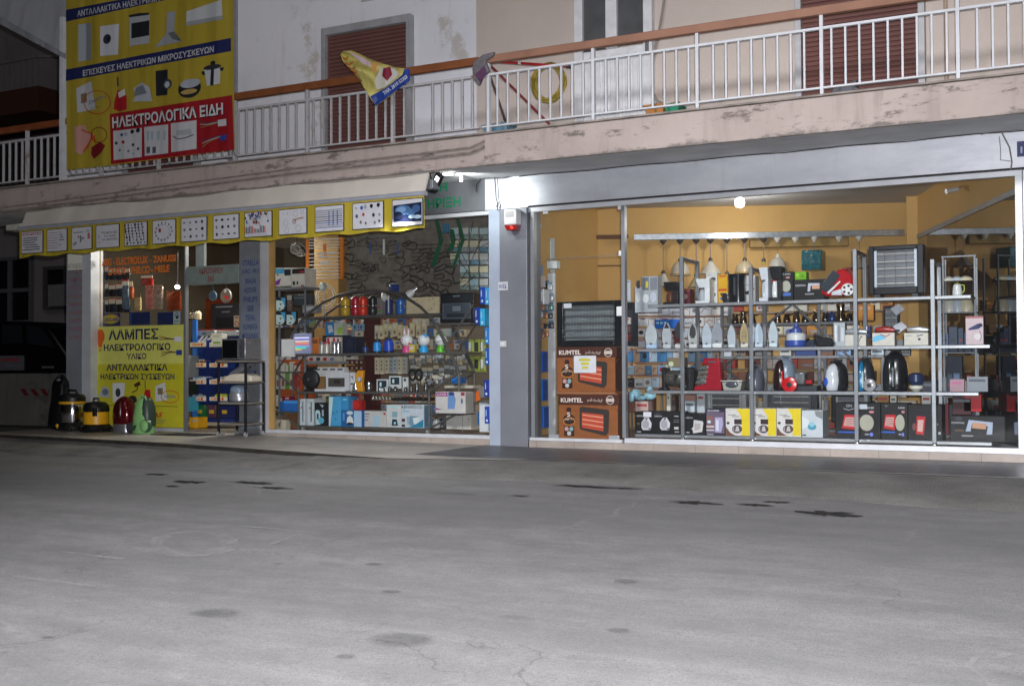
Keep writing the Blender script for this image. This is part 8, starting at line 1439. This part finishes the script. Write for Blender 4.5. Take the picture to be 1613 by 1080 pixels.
def oxi(x0, sc=1.0, k=0): return ops(('t', 'R-0530', x0+34*sc, 640.5, x0+50*sc, 643.5, '9a9ca0', .02), ('e', x0+46*sc, 648.5, 4.5*sc, 2, 'a06a6e'), ('p', [(x0+1*sc, 653), (x0+27*sc, 653), (x0+25*sc, 677), (x0-3*sc, 674)], '9a1c26'), ('p', [(x0+3*sc, 657), (x0+23*sc, 657), (x0+21*sc, 672), (x0, 670)], 'a88a84'), *[('r', x0+3*sc, 659+3*q, x0+22*sc, 660+3*q, '6a2a2c') for q in range(4)], ('e', x0+38*sc, 665.5, 12*sc, 13, '8a897c'), ('r', x0-9*sc, 679, x0+26*sc, 681.5, '1f4a9a'), ('e', x0+46*sc, 684, 3*sc, 3, '5a6ab8'), ('r', x0+35*sc, 682.5, x0+42*sc, 685, '7a7e86'))
low(1316, 1387, 634, 'wide black carton with red heater and round grill on the bottom shelf', '0c0d10', lambda a: (oxi(1329, .95)(a), a.rect(1352, 636.5, 1366, 644, '9aa2a8'), a.text('ON', 1333, 636.5, 1342, 641, '8a8a90'), a.line([(1329, 643), (1337, 645.5), (1345, 643)], 1, '8a8a90')))
low(1388, 1430, 635, 'second black carton with red heater and round grill', '0c0d10', lambda a: (oxi(1394, .62)(a), a.rect(1394, 638, 1398, 640, '5a5a60')))
low(1430.5, 1484, 637, 'third black carton with a narrow red heater picture', '0c0d10', ops(('p', [(1444, 655), (1458, 656), (1455, 685), (1443, 683)], '9a1c26'), ('p', [(1446, 661), (1455, 661), (1453, 680), (1445, 679)], 'a88a84'), ('e', 1440, 672, 3, 6, '5a3a38'), ('r', 1478, 680, 1482, 684, '8a8e90'), ('e', 1477, 668, 1, 1.5, '8a8a8e')), '141518')
low(1497, 1600, 655, 'long black carton with a small orange bar heater at the right corner', '131417', ops(('t', 'KEMPING', 1499, 664, 1519, 667, '8a8c92', .02), ('e', 1510, 659, 6, 3, '33353a'), ('p', [(1526, 661), (1564, 665), (1563, 684), (1554, 684), (1556, 671), (1531, 667), (1529, 679), (1521, 679)], '8a94a6'), ('p', [(1532, 665), (1554, 667), (1553, 676), (1531, 674)], 'a07a62'), ('r', 1515, 685, 1533, 687, '7a7c80'), ('r', 1504, 676, 1518, 679, '4a3a2a')), dep=.2)
# things between bottom and third shelves
quartz('bright silver bar heater standing behind the coffee maker cartons', (1112, 1175, 618, 650), 1.0, .22, .12, '8f9094', 3, False, 'c0c0bc', False); quartz('dark framed silver bar heater behind the yellow cartons', (1206, 1287, 615, 650), 1.0, .20, .12, '3a3e44', 4, False, '50565e', False); quartz('dark bar heater behind the wide black carton', (1310, 1372, 621, 650), 1.05, .22, .1, '202328', 2, False, 'a8a69c', False)
for k, (x0, x1, yt, yb, h, lab) in enumerate(((1001, 1021, 632, 648, 'a08a84', 'cream and red packet above the leftmost black carton'), (1050, 1056, 620, 647, 'b0aea8', 'tall slim white packet above the long black carton'), (1058, 1064, 622, 647, '3c3432', 'tall slim dark packet beside the white one'), (1079, 1094, 631, 649, 'a2aab2', 'pale blue carton above the convector carton'), (1098, 1110, 620, 650, '9aa0a4', 'grey white carton left of the silver bar heater'), (1180, 1190, 622, 643, 'a9a8a2', 'white carton behind the second post'), (1382, 1400, 622, 634, '8a6a3a', 'brown carton above the second grill carton'), (1402, 1412, 623, 634, 'b0aca0', 'white carton above the second grill carton'), (1452, 1466, 622, 637, 'a6a8a6', 'white carton above the narrow red heater carton'), (1500, 1530, 625, 653, '3a1a1e', 'dark red carton of cups above the long black carton'), (1518, 1546, 620, 648, 'a01c24', 'bright red carton above the long black carton'))): carton(lab, (x0, x1, yt, yb), Y+.25, .12, h, ops(('r', x0+1.5, yt+4, x1-2, yt+8, '8a3a3c' if k % 2 == 0 else '5a5e66')), None)
bw = thing('cling_bags', 'bundle of clear blue plastic bags glinting at the left of the right rack', 'plastic bags', W(1010, 625, .9)); mb = MB(); rr = random.Random(12)
for k in range(10): q = W(987+rr.uniform(0, 40), 612+rr.uniform(0, 22), .9+rr.uniform(0, .1)); mb.ell(q, (rr.uniform(.04, .08), .04, rr.uniform(.03, .05)), mat('7fa6b4', .12, .1, .5, 25, .8), 10, 7)
obj('bags', mb, bw)
# --- white cartons and stock on the shelves of the back wall
rr = random.Random(44); GP = 'cartons on the back wall shelves'
def stock(Ys, cols, yr, x0, x1, wmin, wmax, label, group, blank=.0, ink=('8a2a2c', '2a2a2e', '6a6a70')):
    for yt, yb in yr:
        x = x0
        while x < x1:
            w_ = rr.uniform(wmin, wmax); h = rr.choice(cols)
            if rr.random() > blank:
                e = rr.uniform(0, 2); i1 = rr.choice(ink); k = rr.randrange(4)
                art = ops(('r', x+2, yt+e+2.5, x+w_*.6, yt+e+4, i1)) if k == 0 else ops(('l', [(x+2, yb-4), (x+w_*.4, yt+4+e), (x+w_-3, yt+6+e)], .9, i1)) if k == 1 else ops(('r', x+w_*.2, yb-7, x+w_-2, yb-3, i1), ('r', x+w_*.35, yb-6, x+w_-3, yb-4, '8a8a8c')) if k == 2 else ops(('e', x+w_*.5, (yt+yb)/2, w_*.25, (yb-yt)*.22, i1))
                carton(label, (x, x+w_-.7, yt+e, yb), Ys, .12, h, art, group=group, name='stock_carton')
            x += w_
WH = ['a7a8aa', 'aeb0b2', 'a2a4a8', 'b0aeaa', '9aa0a8']
stock(2.1, WH, [(481, 497), (499, 514), (516, 531), (533, 547)], 986, 1137, 14, 21, 'white carton with a red or black line drawing on the back wall shelves', 'white cartons on the back wall shelves')
stock(2.1, ['8ea4b4', 'a9abae', '3a6a94', '2a2a2e', 'a08878', '6a86a0'], [(551, 570), (574, 590), (594, 610)], 986, 1130, 9, 17, 'small mixed carton on the lower back wall shelves', 'mixed cartons on the lower back wall shelves', .1)
stock(2.5, ['a5a6a6', 'aaa89e', 'b0a890', '9c6a2c', '8a3a34', '5a4a44', 'a4a8ac'], [(474, 490), (512, 527)], 1140, 1400, 13, 24, 'carton standing at the back behind the coffee pots', 'cartons at the back behind the coffee pots', .15)
stock(2.5, ['8a5a44', 'a89a94', 'a6a4a0', '6a4434', 'a04038', '5c3a30', 'aaa8a8'], [(563, 580), (584, 600)], 1140, 1370, 14, 26, 'brown or white carton on the low shelves at the back', 'brown and white cartons at the back', .1)
stock(2.2, ['8a5c50', '6e4a40', '9a7468'], [(620, 650)], 990, 1130, 30, 46, 'large brown carton on the floor at the back', 'large brown cartons on the floor at the back', .2)
stock(2.55, ['8f8f90', 'a8a49c', '3a3c42', '7a4a38', '9aa2a8', '2a2c30', '8a8276'], [(604, 626), (630, 656), (660, 690)], 1135, 1425, 16, 30, 'stacked carton low at the back of the right shop', 'stacked cartons low at the back of the right shop', .1)
stock(2.55, ['9aa0a6', 'a6a49c', '6a4434', '3c4a5e', 'b0aca4'], [(534, 560)], 1140, 1425, 12, 22, 'carton on the middle shelf at the back of the right shop', 'cartons on the middle shelf at the back', .1)
mb = MB(); 
sw = thing('wall_shelving', 'white wall shelving carrying white cartons at the back of the right shop', 'shelving', W(1060, 640, 2.2))
for y in (497.7, 514.7, 531.7, 547.8, 570.5, 590.5, 610.5): a, b_ = W(984, y, 2.1).x, W(1140, y, 2.1).x; z = W(1060, y, 2.1).z; mb = MB(); mb.box(a, b_, 2.08, 2.3, z-.016, z-.001, mat('8a6a64', .5)); obj('shelf', mb, sw)
for x in (985, 1033, 1085, 1139): c = W(x, 540, 2.1).x; mb = MB(); mb.box(c-.012, c+.012, 2.3, 2.33, 0, W(1060, 480, 2.1).z, FRAMEG); obj('upright', mb, sw)
for k, (yy, xa, xb) in enumerate(((490.5, 1139, 1402), (527.5, 1139, 1402), (580.5, 1139, 1372), (600.5, 1139, 1372))): a, b_ = W(xa, yy, 2.5).x, W(xb, yy, 2.5).x; z = W(1250, yy, 2.5).z; mb = MB(); mb.box(a, b_, 2.48, 2.68, z-.018, z-.001, mat('77695f', .5)); o_ = obj('wall_shelf', mb); tag(o_, 'long thin wall shelf at the back, %s from the top' % ['first', 'second', 'third', 'lowest'][k], 'shelf')
for (x0, x1, yt, yb), h, lab in (((1031, 1068, 503, 517), '1f5aa8', 'blue toolbox like carton with small windows on the white shelving'), ((1352, 1376, 480, 505), '9c6420', 'amber carton standing behind the third post'), ((1391, 1408, 480, 545), '5a2a22', 'tall striped brown carton stack behind the brushes')):
    carton(lab, (x0, x1, yt, yb), 1.9, .12, h, ops(*[('r', x0+3+6*k, yt+4, x0+7+6*k, yt+7, '8ab0d8' if h[0] == '1' else 'a08a7a') for k in range(2 if x1-x0 < 20 else 3)]))
quartz('stack of steel pans like a ribbed silver heater in the rear corner', (1392, 1416, 482, 520), 1.4, W(1400, 520, 1.4).z, .1, '2a2c30', 3, False, None, False)
carton('dark blue monitor carton on the narrow rack at the right', (1490, 1516, 560, 592), 1.1, .1, '161b26', ops(('r', 1492, 562, 1514, 588, '232b38')), .501)
# --- hanging lamps on the galvanised rail
PH = ((-6.6, 2.2), 20.8)
mb = MB(); o_, ex_ = plane(PH); a, b_ = W(998, 374, PH), W(1425, 367, PH); zr = W(1200, 370, PH).z
nb = Vector((ex_.y, -ex_.x, 0)); mb.slab([Vector((a.x, a.y, zr-.04)), Vector((b_.x, b_.y, zr-.04)), Vector((b_.x, b_.y, zr+.04)), Vector((a.x, a.y, zr+.04))], nb, -.05, mat('a9adb2', .28, .8, .25, 20)); gr_ = tag(obj('lamp_rail', mb, None, .004), 'long galvanised rail below the ceiling from which lamps hang', 'rail')
def pendant(label, cx, cx2, yt, yb, half, kind, h, ch='3f3a38', cord=True):
    top = Vector((W(cx, 380, PH).x, W(cx, 380, PH).y, zr-.041))+nb*-.02; t = thing('pendant_lamp', label, 'lamp', top)
    mb = MB(); mb.lathe([(.05, 0), (.045, -.02), (.012, -.06), (0, -.06)], top, mat(ch, .3, .4 if ch[0] == '3' else 0), 14); obj('canopy', mb, t)
    zs, ze = W(cx2, yt, PH).z, W(cx2, yb, PH).z; r_ = (W(cx2+half, yb, PH)-W(cx2-half, yb, PH)).length/2; q = Vector((top.x, top.y, 0)); H_ = zs-ze
    if cord: mb = MB(); mb.tube([top+Vector((0, 0, -.06)), Vector((q.x, q.y, zs+.0))], .005 if ch[0] != '3' else .007, mat('5d544a', .4, .3), 5); obj('cord', mb, t)
    prof = {'cone': [(.025, H_), (r_*.4, H_*.75), (r_*.92, H_*.12), (r_, 0), (r_*.97, -.003), (r_*.85, .1*H_), (.02, H_*.9)], 'dome': [(.03, H_), (r_*.5, H_*.93), (r_*.85, H_*.6), (r_, 0), (r_*.97, -.003), (r_*.8, .5*H_), (.02, H_*.9)]}[kind]
    mb = MB(); mb.lathe([(a_, b_+ze) for a_, b_ in prof], (q.x, q.y, 0), mat(h, .3), 26); obj('shade', mb, t); mb = MB(); mb.lathe([(.03, zs), (.028, zs+.03), (.01, zs+.05), (0, zs+.05)], (q.x, q.y, 0), mat(ch, .3), 12); obj('cap', mb, t)
    if kind == 'dome': mb = MB(); mb.lathe([(r_*1.0, ze+.005), (r_*1.02, ze+.012), (r_*1.0, ze+.02)], (q.x, q.y, 0), mat('9a7a3a', .4), 26); obj('rim', mb, t)
    return t
pendant('leftmost grey white cone lamp on the rail', 1044.7, 1045, 431, 451, 15, 'cone', '9d9990'); pendant('white dome lamp with a yellow top and beaded rim', 1071.3, 1071, 412, 434, 16, 'dome', 'a39e92'); pendant('small beige cone lamp low behind the dark red carton', 1096.7, 1095, 435, 452, 14, 'cone', '94876a'); pendant('white cone lamp hung from a chain above the white carton', 1119, 1120.5, 411, 431, 17, 'cone', 'a7a49c'); pendant('beige pleated lamp hidden behind the yellow carton', 1145, 1141, 433, 452, 14, 'cone', '9a7d5a'); pendant('wide beige dome lamp above the black coffee machine', 1173, 1173, 411, 431, 16, 'dome', '9a8e76')
pendant('thin corded lamp with a flat yellow saucer', 1203, 1204, 412, 415, 4, 'cone', 'a09448'); pendant('white bell lamp above the espresso machine', 1225, 1226.5, 405, 427, 15, 'dome', '9a968e', 'a8a6a0'); pendant('grey cone lamp behind the third post', 1354, 1349, 406, 422, 17, 'cone', '77706a', 'a8a6a0')
for (xa, xb, yt, yb, cx), h, lab in (((1265, 1302, 395, 426, 1282), '0f4f58', 'teal sparkling cube lamp hung from the rail'),):
    a, b_ = W(xa, 410, PH), W(xb, 410, PH); c = (a+b_)/2; t = thing('pendant_lamp', lab, 'lamp', (c.x, c.y, zr)); w_ = (b_-a).length/2; zs, ze = W(cx, yt, PH).z, W(cx, yb, PH).z; mb = MB(); mb.box(c.x-w_*.95, c.x+w_*.75, c.y-.14, c.y+.14, ze, zs, mat(h, .15, .1, .6, 40, .6)); obj('shade', mb, t, .01); mb = MB(); mb.lathe([(.045, 0), (.04, -.02), (.01, -.07)], (c.x, c.y, zr-.041), mat('a8a6a0', .4), 12); obj('canopy', mb, t); mb = MB(); mb.tube([(c.x, c.y, zr-.1), (c.x, c.y, zs)], .004, GREY, 5); obj('cord', mb, t)
for x, lab in ((1253, 'bare white canopy on the rail left of the teal cube lamp'), (1322, 'bare white canopy on the rail right of the teal cube lamp')): c = W(x, 378, PH); mb = MB(); mb.lathe([(.05, 0), (.04, -.03), (.012, -.07), (0, -.075)], (c.x, c.y, zr-.041), mat('a8a6a0', .4), 14); tag(obj('lamp_canopy', mb), lab, 'lamp')
cb_ = G(1165, 305, 2.95); t = thing('ceiling_bulb', 'glowing energy saving bulb on the ceiling of the right shop', 'lamp', cb_); mb = MB(); mb.lathe([(.05, 0), (.045, -.03), (.03, -.05)], cb_, WHITE, 14); obj('holder', mb, t); mb = MB(); mb.lathe([(.03, -.051), (.055, -.07), (.062, -.12), (.05, -.16), (0, -.175)], cb_, mat('ffffff', .4, 0, 0, 9, 0, 12), 18); obj('bulb', mb, t)
lamp('ceiling_bulb_light', 'POINT', cb_+Vector((0, 0, -.30)), 25, (1, .98, .95), .08)
# --- door bay: cartons, heater and hanging goods
KY = .22
def kum(ar, x0, yt): 
    f = lambda *c: c
    ar.rect(x0, yt, x0+95, yt+18 if 0 else yt+17, '3a1d14'); ar.text('KUMTEL', x0+3.5, yt+5.5, x0+38, yt+12.5, 'b9ada6', .03); ar.text('مدفأة كهربائية', x0+45, yt+5, x0+69, yt+13, 'a89a92', .01); ar.ell(x0+81, yt+9, 6.5, 7, 'a89a92'); ar.ell(x0+81, yt+9, 5.4, 6, '3a2a22'); ar.rect(x0+75.5, yt+6.5, x0+86.5, yt+11.5, 'a89a92')
    ar.rect(x0+1, yt+72, x0+93, yt+73.5, '8a6a50'); ar.rect(x0+1, yt+75, x0+93, yt+76.5, '4a2a1c')
    for k in range(7): ar.line([(x0+8+13*k, yt+18), (x0+14+13*k, yt+26), (x0+20+13*k, yt+18)], .6, '6a3414'); ar.line([(x0+40+8*k, yt+71), (x0+44+8*k, yt+63), (x0+48+8*k, yt+71)], .6, '6a3414')
    ar.ell(x0+16.5, yt+24, 4, 4, '2c1712'); ar.rect(x0+14, yt+26, x0+19, yt+33, '2c1712'); ar.ell(x0+17, yt+39, 9.5, 8, '2c1712'); ar.text('5', x0+13.5, yt+28, x0+18.5, yt+35, 'b9ada6', .02); ar.text('شمعات', x0+9, yt+36, x0+25, yt+41.5, 'b9ada6', .01); ar.ring(x0+17, yt+42, 9.5, 6.5, 1, 'a06a2a'); ar.rect(x0+9, yt+50, x0+25, yt+65, '2c1712')
    for dx, dy, h in ((13, 54, 'a07a7a'), (20.5, 54, '6a8a8a'), (17, 61, '9a9a9a')): ar.ell(x0+dx, yt+dy, 3.2, 3.4, h)
    ar.poly([(x0+33.5, yt+21), (x0+37, yt+19), (x0+78, yt+24), (x0+80, yt+27), (x0+79, yt+60), (x0+74, yt+65), (x0+35, yt+55), (x0+33.5, yt+52)], '2a2522'); ar.poly([(x0+37, yt+28), (x0+71, yt+32), (x0+71, yt+58), (x0+37, yt+52)], '983a28')
    for k in range(3): ar.line([(x0+38, yt+32+7*k), (x0+71, yt+36.5+7.5*k)], 1.4, 'b98a70')
zt_ = .55
kz = W(925, 618, KY).z
carton('lower orange brown heater carton behind the glass door', (880, 973, 619, 695), KY, .36, '754524', lambda a: kum(a, 880, 621), .0, 'heater_carton', 'box', None, '4a2a18')
t = carton('upper orange brown heater carton with a white price sheet', (877, 969, 546, 619), KY+.01, .3, '754524', lambda a: kum(a, 877, 546), kz+.001, 'heater_carton', 'box', None, '3a2014')
sh = thing('price_sheet', 'white sheet with yellow lines taped to the upper heater carton', 'paper', W(921, 586, KY)); x0, x1, q0, q1 = P_(904, 939, 560, 587, KY-.012); mb = MB(); mb.box(x0, x1, KY-.0125, KY-.0105, q0, q1, mat('b0b0b6', .6)); obj('paper', mb, sh); ar = Art(KY-.0125, step=.0005); [ar.rect(*q, 'a69c2a') for q in ((912, 564.5, 930, 568.5), (915, 570.5, 928, 574.5), (916.5, 577, 926.5, 580.5))]; obj('print', ar, sh)
hz = W(925, 546, KY).z+.003; quartz('black quartz heater with vertical grille on top of the orange cartons', (877, 980, 474, 546), KY+.02, hz, .16, '0e1013', 5, True, None, False); 
mb = MB(); x0, x1, q0, q1 = P_(888, 900, 478, 485, KY+.01); mb.box(x0, x1, KY+.01, KY+.018, q0, q1, mat('a8aab0', .5)); tag(obj('price_tag', mb), 'small grey price tag on the black heater behind the door', 'tag')
carton('white board panel standing behind the left of the glass door', (841, 873, 376, 430), 1.2, .02, '9aa4ac', ops(('r', 866, 380, 868, 425, 'b4bcc4')), name='board_panel', cat='panel'); 
x0, x1, q0, q1 = P_(863, 874, 430, 668, 1.0, 0); mb = MB(); mb.box(x0, x1, 1.0, 1.04, 0, q1, mat('adb0b4', .5)); tag(obj('white_upright', mb, None, .004), 'tall white upright behind the left of the glass door', 'post'); x0, x1, q0, q1 = P_(861, 877, 411, 423, .95); mb = MB(); mb.box(x0, x1, .95, 1.05, q0, q1, mat('b4bcc4', .5)); tag(obj('upright_cap', mb, None, .006), 'pale box at the head of the white upright', 'box')
side_cards = [((836, 845, 515, 548), '24459a', 'topmost blue carton at the left of the glass door'), ((836, 845.5, 553, 588), '4a5aa0', 'violet blue carton in the second pair by the door'), ((846, 855, 553, 586), '1d4a9a', 'bright blue carton in the second pair by the door'), ((836, 845, 598, 632), '4a5aa0', 'violet blue carton in the third pair by the door'), ((845.5, 855, 597, 631), '1d5aa8', 'bright blue carton in the third pair by the door'), ((837, 846, 641, 675), '2c4a94', 'darker blue carton in the lowest pair by the door'), ((846.5, 856.5, 640, 674), '1d4f9e', 'bright blue carton in the lowest pair by the door'), ((834, 839, 418, 431), '2a7aa0', 'slim teal carton high at the left of the door'), ((840, 846.5, 417, 432), '2a86b8', 'cyan carton high at the left of the door'), ((833.5, 851, 434, 452), 'a8a09c', 'white packet with red print high at the left of the door'), ((834, 857, 456, 479), 'a9acae', 'white and purple packet at the left of the door')]
for k, (r, h, lab) in enumerate(side_cards):
    x0, x1, yt, yb = r; carton(lab, r, .38+.02*(k % 3), .14, h, ops(('r', x0+2, yt+6, x0+4, yt+15, '9aa6c8'), ('e', x0+4, yb-5, 1.8, 2, 'a4b0cc')) if k < 7 else ops(*[('r', x0+1+3*q, yt+3, x0+2.5+3*q, yb-7, '9a4a4a' if k == 9 else '7a94a8') for q in range(5 if k > 8 else 1)], *([('r', x0+1, yb-4, x1-2, yb-1, '5a3a6a'), ('r', x0+1, yt+1, x1-2, yt+3, '5a8aaa')] if k == 10 else [])), side='163a78' if k < 7 else None)
rr = random.Random(9)
for k in range(17):
    x = 849+(k % 3)*7+rr.uniform(-1, 1); yt = 444+(k//3)*15+rr.uniform(-2, 2); hangpack('small packet of fittings on the rail behind the glass door', (x, x+7.5, yt, yt+13), .6+.05*(k % 2), rr.choice(['5a6a78', '8a6a4a', 'a8a49c', '3a4a58']), rr.choice(['6a7278', '8a6048', '4a6a6c', '9aa0a4', '2a3038']), 'fittings_pack', 'small fittings packets behind the glass door', .3, .02)
carton('white framed paper on the mullion behind the door', (983, 993, 441, 476), 1.1, .02, 'a4a8ae', ops(('r', 984, 443, 992, 444.5, '4a4e54'), ('l', [(984.5, 467), (987, 468.5), (985, 470)], .8, '7a2a2a'), ('r', 984, 474, 992, 475, '3a3e44')), name='paper_notice', cat='notice')
carton('dark cabinet with grey kettles behind the mullion', (977, 996, 476, 545), 1.3, .2, '24282e', ops(('r', 979, 486, 985, 500, '8a9298'), ('r', 980, 505, 994, 507, '7a2a2a'), ('r', 980, 520, 994, 522, '7a3a3a')), name='cabinet', cat='cabinet')
for k in range(7): carton('red edged packet on the shelf right of the black heater', (976+(k % 2)*9, 984+(k % 2)*9, 500+13*(k//2), 511+13*(k//2)), 1.25, .03, ['4a3a3c', 'a09a98', '6a2a2c'][k % 3], ops(('r', 977+(k % 2)*9, 502+13*(k//2), 982+(k % 2)*9, 504+13*(k//2), '8a2a2c')), group='red edged packets beside the black heater')
t = thing('security_camera', 'small white dome camera on the wall behind the top of the glass door', 'camera', W(848, 356, .6)); c = W(848, 356, .6); mb = MB(); mb.lathe([(0, -.05), (.035, -.045), (.045, 0), (.03, .03), (0, .03)], c, mat('9c9a98', .3), 16, 'y'); obj('housing', mb, t); mb = MB(); mb.lathe([(0, -.055), (.02, -.053), (.024, -.046)], (c.x+.02, c.y-.004, c.z-.005), BLACK, 12, 'y'); obj('lens', mb, t)
t = thing('security_camera', 'small silver bullet camera on the slanting yellow beam', 'camera', W(1510, 299, .5)); dgp = W(1512, 298, ((-.62, .0), DG[1])); mb = MB(); q = dgp; mb.tube([q+Vector((-.02, -.02, .0)), q+Vector((-.13, -.10, -.03))], [.024, .028], mat('a9abb0', .3, .4), 12); obj('housing', mb, t); mb = MB(); mb.tube([q+Vector((.02, .04, .03)), q+Vector((-.02, -.015, .005))], .014, mat('7a6a58', .5)); obj('bracket', mb, t)
# street lamp that lights the road, standing across the street behind the photographer
SX = -5.4; slm = thing('street_lamp', 'tall grey street lamp with a lit head across the road', 'street lamp', (4.5+SX, -15.5, -.45)); mb = MB(); mb.lathe([(.14, 0), (.13, .4), (.08, .5), (.055, 7)], (4.5+SX, -15.5, -.45), GREY, 14); obj('pole', mb, slm); mb = MB(); mb.tube([(4.5+SX, -15.5, 6.5), (4.3+SX, -15.1, 7.2), (3.4+SX, -13.6, 7.4)], .04, GREY); obj('arm', mb, slm); mb = MB(); mb.box(3.0+SX, 3.6+SX, -13.7, -13.1, 7.33, 7.45, GREY); obj('head', mb, slm, .03); mb = MB(); mb.box(3.08+SX, 3.52+SX, -13.62, -13.18, 7.315, 7.328, mat('fff2dd', .4, 0, 0, 9, 0, 8)); obj('lit_panel', mb, slm)
lamp('street_lamp_light', 'SPOT', (3.3+SX, -13.4, 7.25), 9000, (.98, .97, 1), .55, (-2.9, -4.0, -.45), spot_size=R(66), spot_blend=1)
rr = random.Random(5)
for z, yt in ((.951, 520), (.501, 590), (.101, 640)):
    x = 1482
    while x < 1538:
        w_ = rr.uniform(9, 15); carton('small carton crowded on the narrow rack by the side glass', (x, x+w_-1, yt+rr.uniform(-6, 10), yt+40), 1.02+rr.uniform(0, .06), .1, rr.choice(['8a8e94', '2a3444', '6a2026', 'a5a09a', '3a3c40', '4a5a74']), ops(('r', x+2, yt+14, x+w_-4, yt+18, rr.choice(['9a9a9c', '7a2a30', '2a2c30']))), z, name='stock_carton', group='small cartons on the narrow rack'); x += w_
